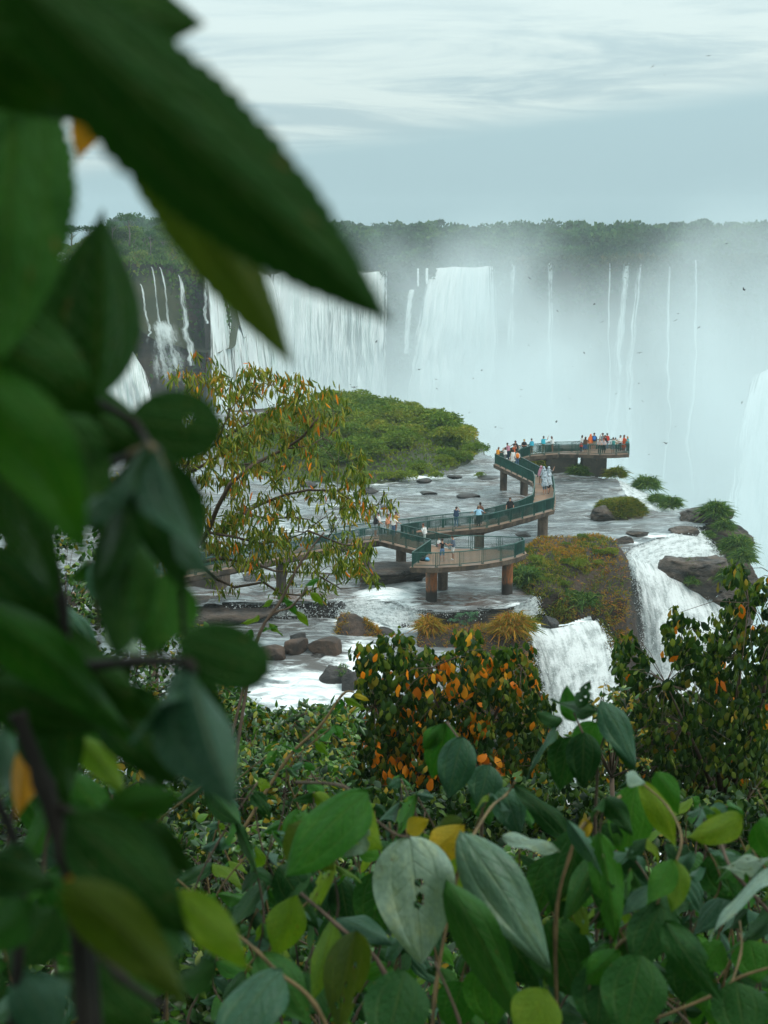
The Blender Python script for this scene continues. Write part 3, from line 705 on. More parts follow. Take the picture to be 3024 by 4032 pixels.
tag(mesh("rock_apron", q, grid_faces(40, 14), M_water, attrs={'foam': 0.10 + 0.3 * fbm(q * 0.8, 3, 92), 'shallow': np.full(len(q), 1.1)}, smooth=True), kind='structure')
# the two larger falls on the right
a = T3([(2062, 2484), (2120, 2482), (2200, 2470), (2290, 2452), (2356, 2440)], -1.32)
bt = [tuple(Q(u, v, Y)) for u, v, Y in ((2190, 3050, 85.2), (2255, 3050, 84.6), (2330, 3050, 84.6), (2410, 3030, 85), (2490, 3000, 86))]
sheet("smaller near waterfall between the grassy rock and the reddish bank", a, bt, 130, 60, M_near, 221, 0.5, 0.6, 12)
a = T3([(2462, 2172), (2500, 2146), (2570, 2122), (2650, 2100), (2700, 2086), (2745, 2076)], 0.02)
md = [tuple(Q(u, v, Y)) for u, v, Y in ((2500, 2270, 104.0), (2540, 2245, 104.6), (2600, 2225, 105.6), (2680, 2215, 107), (2760, 2215, 108.5), (2850, 2235, 109.5))]
sheet("upper step of the big right-hand cascade at the edge of the river shelf", a, md, 120, 30, M_near, 225, 0.35, 0.8, 16)
a2 = [tuple(Vector(p) + Vector((0, 0.25, 0.12))) for p in ([tuple(Q(u, v, Y)) for u, v, Y in ((2478, 2190, 104.6), (2530, 2225, 104.2), (2590, 2228, 104.6), (2650, 2245, 105), (2715, 2285, 105.2))])]
b2 = [tuple(Q(u, v, Y)) for u, v, Y in ((2560, 2950, 97.5), (2640, 2950, 96), (2740, 2940, 95.5), (2850, 2900, 96), (2960, 2850, 98))]
sheet("main chute of the big right-hand cascade beside the black cliff", a2, b2, 130, 70, M_near, 229, 0.6, 0.62, 14)
a3 = [tuple(P(u, v, z)) for u, v, z in ((2690, 2275, -2.7), (2740, 2315, -3.0), (2790, 2360, -3.4), (2860, 2400, -3.8))]
b3 = [tuple(Q(u, v, Y)) for u, v, Y in ((2760, 2950, 96), (2850, 2930, 96), (2930, 2910, 96.5), (3010, 2880, 97.5))]
sheet("right arm of the big cascade pouring past the dark ridge rock", a3, b3, 80, 60, M_near, 233, 0.5, 0.7, 10)
a4 = T3([(2428, 1888), (2445, 1915), (2462, 1945), (2490, 1975), (2530, 2000)], 0.05); b4 = T3([(2530, 1935), (2590, 1962), (2640, 1990), (2680, 2012), (2660, 2022)], -1.5)
sheet("far white cascade slipping off the shelf behind the round island bush", a4, b4, 70, 30, M_near, 237, 0.3, 0.9, 12)
a5 = [tuple(P(u, v, z)) for u, v, z in ((2700, 2078, -0.3), (2740, 2074, -0.4))]; b5 = [tuple(P(u, v, z)) for u, v, z in ((2790, 2200, -3.2), (2860, 2215, -3.4))]
sheet("thin arm of water running down the outer side of the layered outcrop", a5, b5, 24, 30, M_near, 241, 0.2, 0.8, 5)
# pool far below the right falls
p = Q(2600, 2760, 95); g_ = np.array([(x, y, -11.5) for x in np.linspace(0, 55, 40) for y in np.linspace(55, 106, 40)])
low2 = mesh("plunge_pool", g_, grid_faces(40, 40)[:, ::-1], M_water, attrs={'foam': np.full(1600, 0.5), 'shallow': np.zeros(1600)}, smooth=True); tag(low2, kind='structure')

# ------------------------------------------------------------------ rocks
def ico(sub):
    bm = bmesh.new(); bmesh.ops.create_icosphere(bm, subdivisions=sub, radius=1)
    V = np.array([v.co[:] for v in bm.verts]); Fc = np.array([[v.index for v in f.verts] for f in bm.faces]); bm.free(); return V, Fc
ICO = {k: ico(k) for k in (2, 3, 4, 5)}
def rock_shape(size, seed, cuts=9, rough=0.10, sub=4, flat_top=None, cutd=(0.42, 0.86), strata=0):
    g = np.random.default_rng(seed); V, Fc = ICO[sub]; V = V.copy()
    for k in range(cuts):
        n = unit(g.normal(size=3)); d = g.uniform(*cutd)
        e = V @ n - d; V -= np.clip(e, 0, None)[:, None] * n * 0.92
    if flat_top: V[:, 2] = np.where(V[:, 2] > flat_top, flat_top + (V[:, 2] - flat_top) * 0.15, V[:, 2])
    if strata:
        ph = V[:, 2] * strata + 0.8 * fbm(V * 1.3 + seed, 3, seed + 3); sw = ph - np.floor(ph); V[:, :2] *= (1 + 0.16 * (sstep(0.0, 0.25, sw) - 0.6))[:, None]
    V += V * (rough * fbm(V * 1.7 + seed, 4, seed) + rough * 0.45 * fbm(V * 6 + seed, 3, seed + 5))[:, None]
    V -= (V.max(0) + V.min(0)) / 2; V /= (V.max(0) - V.min(0)) / 2
    return V * np.asarray(size), Fc
M_boulder = rock_mat("boulder", (0.032, 0.025, 0.021), (0.090, 0.056, 0.039), (0.018, 0.016, 0.015), 0.9, 0.6)
M_wet = rock_mat("wet_boulder", (0.016, 0.016, 0.016), (0.040, 0.035, 0.031), (0.010, 0.010, 0.010), 1.1, 0.6, 0.35)
M_layer = rock_mat("layered_rock", (0.030, 0.028, 0.026), (0.10, 0.074, 0.056), (0.013, 0.013, 0.013), 0.7, 1.0, 0.5, layered=2.5)
M_grass = leaf_mat("grass_blades", [(0.0, (0.045, 0.085, 0.012)), (0.5, (0.11, 0.155, 0.018)), (0.85, (0.21, 0.20, 0.025)), (1.0, (0.30, 0.20, 0.03))], 0.55, 0.3, 0.3)
M_dry = leaf_mat("dry_grass", [(0.0, (0.09, 0.10, 0.015)), (0.35, (0.24, 0.19, 0.02)), (0.7, (0.38, 0.19, 0.022)), (1.0, (0.33, 0.11, 0.022))], 0.6, 0.25, 0.3)
M_tuft = leaf_mat("green_tuft", [(0.0, (0.018, 0.055, 0.016)), (0.5, (0.055, 0.130, 0.028)), (1.0, (0.15, 0.21, 0.04))], 0.5, 0.3, 0.3)
def blades(p, nrm, L, Wd, g, bend=0.5, spread=0.7):
    """curved grass blades, two quads each"""
    n = len(p); d = unit(nrm + g.normal(size=(n, 3)) * spread); side = unit(np.cross(d, g.normal(size=(n, 3))))
    L = np.asarray(L)[:, None]; Wd = np.asarray(Wd)[:, None]
    h = unit(d * (1, 1, 0.0) + 1e-6)
    p1 = p + d * L * 0.55; p2 = p + d * L * 0.85 + h * L * bend * 0.5 - np.array([0, 0, 1]) * L * bend * 0.35
    V = np.stack([p - side * Wd / 2, p + side * Wd / 2, p1 + side * Wd * 0.45, p1 - side * Wd * 0.45, p2 + side * Wd * 0.08, p2 - side * Wd * 0.08], 1).reshape(-1, 3)
    i = np.arange(n)[:, None] * 6
    Fq = np.concatenate([i + np.array([[0, 1, 2, 3]]), i + np.array([[3, 2, 4, 5]])])
    return V, Fq
def vnormals(V, Fc):
    n = np.zeros_like(V); fn = np.cross(V[Fc[:, 1]] - V[Fc[:, 0]], V[Fc[:, 2]] - V[Fc[:, 0]])
    for k in range(Fc.shape[1]): np.add.at(n, Fc[:, k], fn)
    return unit(n)
def grass_on(V, Fc, n, cond, L, W_, mat, name, parent, seed, bend=0.5, spread=0.6, up=0.6):
    g = np.random.default_rng(seed); N = vnormals(V, Fc); fi = g.integers(0, len(Fc), n * 4)
    w = g.dirichlet((1, 1, 1), len(fi)); tri = Fc[fi][:, :3]
    p = (V[tri] * w[:, :, None]).sum(1); nn = (N[tri] * w[:, :, None]).sum(1)
    k = cond(p, nn, g); p, nn = p[k][:n], nn[k][:n]
    l = g.uniform(0.6, 1.3, len(p)) * L
    V2, F2 = blades(p, nn * (1 - up) + np.array([0, 0, up]), l, l * 0 + W_, g, bend, spread)
    o = mesh(name, V2, F2, mat, parent); o['kind'] = 'stuff'; return o
def place_rock(u0, u1, v0, v1, z, label, seed, mat, depth=0.8, sub=4, grass=None, cuts=9, name="boulder", rough=0.1, flat=None, sink=0.25, cat="rock", group=None):
    """boulder seen between pixels u0..u1, v0..v1 whose waterline is at level z"""
    b_ = P((u0 + u1) / 2, v1, z); k = b_.y / F
    w = (u1 - u0) * k; h = (v1 - v0) * k
    dp = w * depth; s_ = abs(ray((u0 + u1) / 2, v1).z)
    hz = max(0.35 * h, h - dp * s_ * 0.6)
    size = (w / 2 * 1.06, dp / 2, hz * (0.5 + sink))
    V, Fc = rock_shape(size, seed, cuts, rough, sub, flat, strata=(4.5 if mat is M_layer and sub == 5 else 0))
    o = empty(name, (b_.x, b_.y + dp / 2 * 0.9, z + hz - size[2])); tag(o, label, cat, group)
    mesh("stone", V, Fc, mat, o)
    for (n, L, cond, gm) in (grass or []):
        grass_on(V, Fc, n, cond, L, 0.045, gm, "grass", o, seed + 9)
    return o, V, Fc
sx_ = lambda p: p[:, 0]
place_rock(1307, 1515, 2400, 2518, -1.4, "largest brown boulder, with yellow grass on both shoulders, in the rapids", 301, M_boulder, 0.7, 4,
           [(700, 0.32, lambda p, n, g: (n[:, 2] > 0.1) & (p[:, 0] > 0.35) & (p[:, 0] < 1.5), M_dry), (260, 0.26, lambda p, n, g: (n[:, 2] > 0.0) & (p[:, 0] < -0.55), M_dry)], cuts=12)
place_rock(1205, 1345, 2497, 2585, -1.5, "long squared brown block of rock left of the largest boulder", 302, M_boulder, 0.75, 4, flat=0.5)
place_rock(1115, 1215, 2503, 2590, -1.6, "squared rock at the left end of the long brown block", 303, M_boulder, 0.9, 4, flat=0.55)
place_rock(1140, 1204, 2482, 2530, -1.2, "small dark rock on top of the left squared rock", 304, M_wet, 0.8, 3)
place_rock(1018, 1124, 2530, 2618, -1.8, "brown flat-topped rock half hidden by the rounded blurred leaf", 305, M_boulder, 0.8, 4, flat=0.5)
place_rock(1208, 1312, 2566, 2630, -2.0, "black wedge shaped rock below the long brown block", 306, M_wet, 0.8, 4)
place_rock(1255, 1390, 2600, 2705, -2.5, "dark boulder with one green grass tuft on its right shoulder", 307, M_wet, 0.8, 4,
           [(240, 0.4, lambda p, n, g: (n[:, 2] > 0.2) & (p[:, 0] > 0.15) & (p[:, 0] < 0.65), M_tuft)])
place_rock(1138, 1258, 2695, 2745, -3.2, "low flat dark slab at the lower edge of the rapids", 308, M_wet, 0.6, 4, flat=0.4)
place_rock(1345, 1425, 2625, 2740, -2.8, "black rock between the tufted boulder and the orange leaved tree", 309, M_wet, 0.9, 4)
place_rock(1480, 1556, 2462, 2530, -1.6, "black rock at the right foot of the largest brown boulder", 310, M_wet, 0.9, 3)
place_rock(1562, 1622, 2434, 2468, -1.2, "smooth grey rock in the white foam, larger one of a pair", 311, M_wet, 0.8, 3)
place_rock(1579, 1613, 2452, 2478, -1.2, "smooth small grey rock in front of the grey pair's larger one", 312, M_wet, 0.8, 3)
place_rock(1624, 1650, 2428, 2456, -1.1, "pointed small black rock right of the smooth grey pair", 313, M_wet, 0.8, 3)
place_rock(2132, 2204, 2420, 2474, -1.35, "lone black rock on the lip of the smaller near waterfall", 314, M_wet, 0.8, 4, rough=0.2)
place_rock(1400, 1700, 2208, 2330, -0.1, "broad dark brown rock ledge under the spur pillar", 315, M_layer, 0.9, 5, flat=0.15, rough=0.24, cuts=18)
place_rock(2030, 2094, 2092, 2116, 0, "flat black rock in the river left of the curved walkway pillar", 316, M_wet, 0.9, 3)
place_rock(1322, 1362, 2362, 2392, -0.3, "small dark rock on the lip of the low step", 317, M_wet, 0.9, 3)
place_rock(1180, 1260, 2560, 2600, -1.9, "wet grey stone awash between the brown blocks", 318, M_wet, 0.8, 3)
for i, (u0, u1, v0, v1, lab) in enumerate([(1425, 1490, 1915, 1945, "mid-river rock near the drooping tree's upper right twigs"), (1655, 1722, 1932, 1947, "flat rock awash left of the walkway ramp, mid-river"),
        (1800, 1892, 1938, 1964, "longest flat rock awash, left of the ramp's first pillar"), (1760, 1820, 1868, 1884, "grey rock beside the island shore, left of the ramp"), (1885, 1985, 1872, 1892, "long low brown rock at the island tip behind the ramp pillar"),
        (1500, 1560, 1985, 2003, "low rock awash right of the tree, upstream of the walkway"), (950, 1040, 2255, 2290, "grey rock behind the walkway near its left end"), (1035, 1100, 2262, 2280, "dark flat rock left of the walkway's leftmost round pillar"),
        (1640, 1700, 1880, 1902, "dark rock on the island shore"), (1180, 1250, 1890, 1920, "dark rock seen through the drooping tree")]):
    place_rock(u0, u1, v0, v1, 0, lab, 330 + i, M_wet, 0.8, 3, name="river_rock")
# left bank ledges
place_rock(600, 960, 2340, 2440, -0.9, "dark rock bank under the left end of the walkway", 350, M_layer, 0.6, 4, flat=0.4, name="rock_bank")
place_rock(560, 1090, 2380, 2462, -1.1, "wet black ledge left of the low step", 351, M_layer, 0.4, 4, flat=0.35, name="rock_bank")

# grassy block of rock between the two right falls
def crag(name, label, cx, cy, rx, ry, ztop, zbot, seed, mat, topf=None, na=150, nz=60, lean=(0, 0), rough=0.5, sq=0.75, taper=0.1):
    an = np.linspace(0, 2 * np.pi, na, endpoint=False); ex = np.sign(np.cos(an)) * np.abs(np.cos(an)) ** sq; ey = np.sign(np.sin(an)) * np.abs(np.sin(an)) ** sq
    rings = [(0.02, 0), (0.3, 0), (0.55, 0), (0.75, 0), (0.9, 0), (0.97, 0.01)] + [(1.0 + taper * t_, 0.03 + 0.97 * t_) for t_ in np.linspace(0, 1, nz)]
    V = []
    for rr, dz in rings:
        x = cx + rx * ex * rr + lean[0] * dz; y = cy + ry * ey * rr + lean[1] * dz
        zt = topf(x, y) if topf else np.full_like(x, ztop)
        V.append(np.stack([x, y, zt + (zbot - zt) * dz], -1))
    nr_ = len(rings); V = np.array(V); q = V.reshape(-1, 3)
    dirv = np.tile(np.c_[ex, ey, 0 * ex], (nr_, 1)); wgt = np.repeat([min(1, r_[0]) ** 3 for r_ in rings], na)[:, None]
    q += dirv * (rough * fbm(q * (0.5, 0.5, 0.35), 4, seed) + rough * 0.45 * fbm(q * (1.6, 1.6, 1.2), 3, seed + 3))[:, None] * wgt
    q[:, 2] += 0.35 * rough * fbm(q * 0.8, 4, seed + 7)
    Fc = np.array([(j * na + i, (j + 1) * na + i, (j + 1) * na + (i + 1) % na, j * na + (i + 1) % na) for j in range(nr_ - 1) for i in range(na)])
    o = empty(name, (0, 0, 0)); tag(o, label, "rock")
    mesh("stone", q, Fc, mat, o)
    return o, q, Fc
M_redrock = rock_mat("reddish_cliff", (0.020, 0.017, 0.015), (0.050, 0.032, 0.022), (0.15, 0.070, 0.032), 0.7, 0.9, layered=0.5)
gl = P(2060, 2300, 0); gr_ = P(2500, 2300, 0)
gtop = lambda x, y: 0.2 + 1.7 * sstep(9.0, 12.5, x) * (0.45 + 0.55 * sstep(94, 101, y)) + 0.4 * sstep(14, 17, x) - 2.2 * (1 - sstep(92.5, 96.5, y)) * sstep(11, 14, x)
gi, q, Fc = crag("grassy_rock", "large grassy rock with a sheer black side between the two right-hand falls", 13.7, 98.3, 4.1, 5.2, 1.6, -13, 401, M_redrock, gtop, lean=(1.6, -2.4), rough=0.8, taper=0.02)
Nq = lambda p: 0.5 + 0.5 * fbm(p * 0.45, 3, 403)
grass_on(q, Fc, 15000, lambda p, n, g: (n[:, 2] > 0.10) & (p[:, 2] > -3.5) & (p[:, 0] < 16.9 + 0.3 * g.normal(size=len(p))) & (Nq(p) > 0.5 + 0.10 * g.normal(size=len(p))), 0.42, 0.05, M_grass, "green_grass", gi, 410, up=0.5)
grass_on(q, Fc, 15000, lambda p, n, g: (n[:, 2] > 0.0) & (p[:, 2] > -4.5) & (p[:, 0] < 17.2 + 0.3 * g.normal(size=len(p))) & (Nq(p) <= 0.53 + 0.10 * g.normal(size=len(p))), 0.34, 0.05, M_dry, "dry_grass", gi, 411, up=0.4)
grass_on(q, Fc, 9000, lambda p, n, g: (p[:, 2] > -11) & (p[:, 0] < 15.2 + 0.5 * g.normal(size=len(p))) & (p[:, 1] < 98) & (fbm(p * 0.7, 3, 88) > -0.25), 0.42, 0.06, M_grass, "creepers", gi, 412, bend=1.1, up=0.0)
def tuft(u, v, Y, r, label, seed, mat=None, n=420, group=None, name="grass_tuft", L=None, zsq=0.8):
    p0 = Q(u, v, Y) if Y else P(u, v, 0)
    g = np.random.default_rng(seed); d = unit(g.normal(size=(n, 3))); d[:, 2] = np.abs(d[:, 2])
    n *= 3; d = unit(g.normal(size=(n, 3))); d[:, 2] = np.abs(d[:, 2]) - 0.12
    p = d * r * np.array([0.85, 0.85, 0.72]) * g.uniform(0.45, 1, (n, 1)) ** 0.6
    lobe = 0.75 + 0.5 * vnoise(d * 2.3 + seed, seed); p = p * lobe[:, None]; l = g.uniform(0.5, 1.1, n) * (L or r * 0.45) * np.where(g.random(n) < 0.12, 2.0, 1)
    V, Fq = blades(p, d * 0.8 + (0, 0, 0.2), l, l * 0.07 + 0.02, g, 0.9, 0.45)
    o = mesh(name, V, Fq, mat or M_tuft, loc=(p0.x, p0.y, p0.z)); return tag(o, label, "grass", group)
tuft(2235, 2365, 94.2, 1.0, "dark green drooping tuft low on the front of the grassy rock, left of a pair", 421)
tuft(2300, 2375, 94.0, 1.05, "dark green drooping tuft low on the front of the grassy rock, right of a pair", 422)
tuft(2075, 2285, 95.5, 1.15, "dense green tuft at the left end of the grassy rock by the water", 423, n=600)
tuft(2140, 2250, 97.5, 1.1, "green tuft on the left crown of the grassy rock", 424, M_grass, n=500)
tuft(2370, 2190, 101, 0.8, "reddish green tuft near the black side of the grassy rock", 425, M_dry)

# islets, outcrops and tufts on the outer lip
def islet(u0, u1, v0, v1, z, label, seed, n=5200, mat=None, name="grass_islet", L=0.55):
    o, V, Fc = place_rock(u0, u1, v0, v1, z, label, seed, M_layer, 0.8, 4, name=name, rough=0.15, cat="islet")
    grass_on(V, Fc, n, lambda p, n_, g: (n_[:, 2] > -0.05) & (p[:, 2] > -0.1 * (u1 - u0) / 100), L, 0.05, mat or M_grass, "grass", o, seed + 3, up=0.5); return o
islet(2365, 2552, 1962, 2045, 0, "oval grassy islet in the river right of the walkway", 440)
place_rock(2330, 2440, 1985, 2052, 0, "grey rock rim at the left foot of the oval grassy islet", 441, M_layer, 0.7, 4, name="river_rock")
o_, V_, F_ = place_rock(2690, 2900, 1990, 2085, -0.5, "dark layered outcrop with hanging grass at the far right lip of the shelf", 450, M_layer, 0.8, 5, rough=0.22, name="rock_outcrop", cuts=16, flat=0.35)
place_rock(2750, 2985, 2050, 2215, -3.2, "steep dark layered rock face below the outcrop at the far right lip", 456, M_layer, 0.6, 5, rough=0.22, name="rock_outcrop", cuts=16)
place_rock(2830, 3000, 2150, 2330, -5.5, "lowest dark rock under the outcrop, among hanging grass at the right", 457, M_layer, 0.6, 5, rough=0.22, name="rock_outcrop", cuts=16)
place_rock(2600, 2905, 2170, 2330, -2.3, "long sloping ridge of rock that splits the big right cascade", 451, M_layer, 0.7, 5, rough=0.34, name="rock_outcrop", cuts=16, flat=0.3)
place_rock(2765, 2990, 2290, 2480, -6.0, "dark lower rocks under the sloping ridge at the right", 452, M_layer, 0.6, 5, rough=0.2, name="rock_outcrop", cuts=12)
place_rock(2420, 2500, 2105, 2150, 0, "low brown rocks on the lip left of the big cascade", 453, M_layer, 0.6, 4, rough=0.2, name="river_rock")
place_rock(2470, 2560, 2085, 2118, 0, "reddish rock on the lip in the middle of the big cascade's start", 454, M_layer, 0.6, 4, rough=0.2, name="river_rock")
place_rock(2640, 2760, 2068, 2110, -0.2, "curved brown rock between two arms of water at the right lip", 455, M_layer, 0.6, 4, rough=0.2, name="river_rock")
for i, (u, v, Y, r, lab) in enumerate([(2815, 2020, 117, 1.7, "big round grass tuft at the outer corner of the layered outcrop"), (2850, 2075, 115, 1.2, "grass tuft hanging below the big round tuft on the layered outcrop"), (2900, 2160, 112, 1.8, "large grass tuft on the right shoulder of the layered outcrop"),
        (2925, 2200, 110, 1.4, "grass tuft hanging lowest on the right of the layered outcrop"), (2720, 2235, 104, 1.1, "grass tuft in the middle of the sloping ridge rock"), (2790, 2110, 114, 0.7, "small tuft on the face of the layered outcrop"), (2850, 2270, 103, 1.3, "tuft at the lower right of the sloping ridge"),
        (2545, 1915, 137, 1.5, "far tuft above the far white cascade"), (2590, 1972, 128, 0.9, "small tuft beside the far white cascade, upper of two"), (2640, 1990, 126, 1.1, "small round tuft beside the far white cascade, lower of two"), (2425, 1872, 140, 1.2, "orange edged tuft at the right foot of the far platform"),
        (2725, 2290, 103, 0.6, "tiny tuft low on the sloping ridge"), (2110, 1838, 143, 1.8, "yellow green tuft under the far walkway, left of its thick pier"), (2280, 1862, 141, 1.2, "dark tuft in the shade between the two thick piers")]):
    tuft(u, v, Y, r * (0.72 if i < 7 else 0.9), lab, 460 + i, M_tuft if i not in (10, 12) else M_grass, n=700)
# reddish bank in front with dry grass
bt_top = lambda x, y: -0.55 - 0.35 * sstep(86.5, 89, y) - 2.4 * (1 - sstep(83, 86.3, y))
bank, q, Fc = crag("reddish_bank", "low reddish bank with dry grass behind the orange leaved tree", 5.6, 85.6, 3.6, 3.2, -0.6, -9, 481, M_redrock, bt_top, lean=(1.0, -1.5), rough=0.5, nz=36)
grass_on(q, Fc, 9000, lambda p, n, g: (n[:, 2] > 0.1) & (fbm(p * 0.6, 3, 9) > -0.15 + 0.2 * g.normal(size=len(p))), 0.32, 0.045, M_dry, "dry_grass", bank, 483, up=0.4)
tuft(2010, 2475, 86, 1.2, "tall dry tuft with green edge at the right end of the reddish bank", 484, M_dry, n=700)
tuft(2050, 2470, 86.3, 0.95, "green tuft at the rim of the smaller near waterfall", 485, M_grass, n=420)
tuft(1690, 2470, 86.5, 0.9, "yellow green tuft in the middle of the reddish bank", 486, M_dry, n=420)

# ------------------------------------------------------------------ bushy island
gx = np.linspace(-32, 19, 90); gy = np.linspace(124, 204, 90)
Xg, Yg = np.meshgrid(gx, gy, indexing='ij'); e = ((Xg + 4.0) / 15.5) ** 2 + ((Yg - 162) / 27) ** 2
Zi = 2.1 * (1 - sstep(0.25, 1.0, e)) - 9.0 * sstep(0.97, 1.4, e) + 0.5 * fbm(np.c_[Xg.ravel() * .2, Yg.ravel() * .2, Xg.ravel() * 0], 3, 61).reshape(Xg.shape)
island = mesh("island_ground", np.c_[Xg.ravel(), Yg.ravel(), Zi.ravel()], grid_faces(90, 90), M_soil, smooth=True); tag(island, kind='structure')
n = 26000; xx = rng.uniform(-26, 13, n); yy = rng.uniform(133, 192, n); ee = ((xx + 4.0) / 15.5) ** 2 + ((yy - 162) / 27) ** 2; k = ee < 0.97; xx, yy, ee = xx[k], yy[k], ee[k]
p = np.c_[xx, yy, 2.1 * (1 - sstep(0.25, 1.0, ee)) + 0.1]; L = rng.uniform(0.25, 0.6, len(p)); V, Fq = leaf_quads(p, rng.normal(size=p.shape) * 0.9 + (0, -0.5, 0.7), L, L * 0.5)
ISLAND_COVER = (V, Fq)
def iz(x, y):
    e = ((x + 4.0) / 15.5) ** 2 + ((y - 162) / 27) ** 2
    return 2.1 * (1 - float(sstep(0.25, 1.0, e))), e
M_island = leaf_mat("island_leaves", [(0.0, (0.022, 0.052, 0.012)), (0.45, (0.050, 0.098, 0.018)), (0.8, (0.095, 0.130, 0.022)), (1.0, (0.17, 0.14, 0.03))], 0.55, 0.3, 0.25, per='obj')
M_island2 = leaf_mat("island_leaves_mixed", [(0.0, (0.022, 0.058, 0.010)), (0.35, (0.075, 0.140, 0.016)), (0.7, (0.15, 0.195, 0.022)), (1.0, (0.30, 0.24, 0.035))], 0.55, 0.3, 0.25, per='both', patch=0.35, patch_scale=0.25)
ic = mesh("undergrowth", *ISLAND_COVER, M_island2); tag(ic, "low green undergrowth covering the river island", "undergrowth", kind='stuff')
BI = [bush_data(20 + i, 900, 0.15, M_island2) for i in range(5)]
for k in range(260):
    x, y = random.uniform(-24, 11.5), random.uniform(135, 190); z, e = iz(x, y)
    if e > 0.98 or (x < -12 and random.random() < .5): continue
    s = random.choice((0.8, 1.1, 1.5, 2.0, 2.4)) * random.uniform(.85, 1.15) * (1.3 - 0.6 * e); s *= 1.25 if (x < 0 and y > 170) else 1
    o = bpy.data.objects.new("bush", BI[k % 5]); o.location = (x, y, z - 0.15 * s); o.scale = (s * 1.1, s * 1.1, s * random.uniform(0.75, 1.0)); o.rotation_euler = (0, 0, random.uniform(0, 6)); link(o)
    tag(o, "low green bush on the river island behind the walkway", "bush", "bushes on the river island")
for k, (u, v, Y, s, lab) in enumerate([(1385, 1560, 186, 3.0, "tallest rounded bush at the back of the island, greyed by mist"), (1300, 1560, 176, 2.6, "dark rounded bush at the left back of the island beside the drooping tree"), (1512, 1620, 170, 1.5, "round dark bush sticking up from the island ridge"), (1565, 1625, 170, 1.6, "second bush sticking up from the island ridge, right of the round dark one"),
        (1720, 1650, 158, 2.9, "bright green domed bush on the right crest of the island"), (1800, 1700, 152, 2.4, "green domed bush sloping down to the island's right tip"), (1880, 1760, 145, 1.7, "last bush at the right tip of the island, beside the ramp")]):
    p = Q(u, v, Y); o = bpy.data.objects.new("bush", BI[k % 5]); o.location = (p.x, p.y, p.z - 0.5 * s); o.scale = (s * 1.2, s * 1.2, s * 0.9); link(o); tag(o, lab, "bush")
for i, (u, v, r, lab) in enumerate([(1600, 1895, 1.5, "orange edged bush at the near shore of the island"), (1720, 1888, 1.1, "lone round bush standing in the river off the island"), (1890, 1880, 0.7, "small bush on a rock at the island's tip"), (1420, 1890, 1.3, "bush at the island's near shore behind the drooping tree's twigs"), (1535, 1850, 1.6, "broad dark bush on the island's near shore")]):
    p = P(u, v, 0); o = bpy.data.objects.new("bush", BI[i % 5]); o.location = (p.x, p.y, 0.0); o.scale = (r, r, r * 0.85); link(o); tag(o, lab, "bush")

for k in range(16):
    x = random.uniform(10.2, 16.6); y = random.uniform(94.0, 102.0); s = random.uniform(0.35, 0.8)
    o = bpy.data.objects.new("bush", BI[k % 5]); o.location = (x, y, float(gtop(np.array([x]), np.array([y]))[0]) + 0.02); o.scale = (s, s, s * random.uniform(.6, 1.0)); o.rotation_euler = (0, 0, k); link(o)
    tag(o, "small bush among the grass on top of the grassy rock between the falls", "bush", "small bushes on the grassy rock")

# ================================================================== walkway
ZD = 3.0
def D_(u, v): p = P(u, v, ZD); return np.array([p.x, p.y])
M_green = plain("green_paint", (0.012, 0.066, 0.053), 0.42, 0.5, 0.25, 1.5)
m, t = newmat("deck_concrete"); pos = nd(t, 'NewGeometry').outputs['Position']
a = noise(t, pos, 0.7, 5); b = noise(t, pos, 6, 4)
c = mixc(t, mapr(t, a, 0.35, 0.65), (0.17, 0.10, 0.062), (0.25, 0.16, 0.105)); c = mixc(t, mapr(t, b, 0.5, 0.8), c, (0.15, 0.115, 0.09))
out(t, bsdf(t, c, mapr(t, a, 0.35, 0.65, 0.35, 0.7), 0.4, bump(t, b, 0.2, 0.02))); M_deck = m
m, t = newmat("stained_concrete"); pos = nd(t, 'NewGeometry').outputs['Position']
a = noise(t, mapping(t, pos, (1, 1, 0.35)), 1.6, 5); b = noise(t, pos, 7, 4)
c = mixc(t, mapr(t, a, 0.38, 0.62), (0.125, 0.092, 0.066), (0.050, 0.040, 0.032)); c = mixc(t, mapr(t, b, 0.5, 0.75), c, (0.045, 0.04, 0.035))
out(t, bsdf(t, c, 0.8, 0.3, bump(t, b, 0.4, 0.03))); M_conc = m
m, t = newmat("rust_pillar"); oc = nd(t, 'TexCoord').outputs['Object']; z_ = nd(t, 'SeparateXYZ', {0: oc}).outputs[2]
a = noise(t, mapping(t, oc, (1, 1, 0.4)), 1.5, 5, 0.6, dist=0.4); b = noise(t, oc, 9, 4)
rust = mapr(t, a, 0.36, 0.52); c = mixc(t, rust, (0.10, 0.078, 0.06), (0.36, 0.125, 0.042)); c = mixc(t, mapr(t, b, 0.5, 0.8, 0, 0.7), c, (0.16, 0.07, 0.035))
wet = mapr(t, mth(t, 'ADD', z_, mth(t, 'MULTIPLY', a, 0.9)), 1.0, 1.35); c = mixc(t, wet, (0.035, 0.030, 0.026), c)
out(t, bsdf(t, c, 0.75, 0.3, bump(t, b, 0.3, 0.02))); M_rust = m

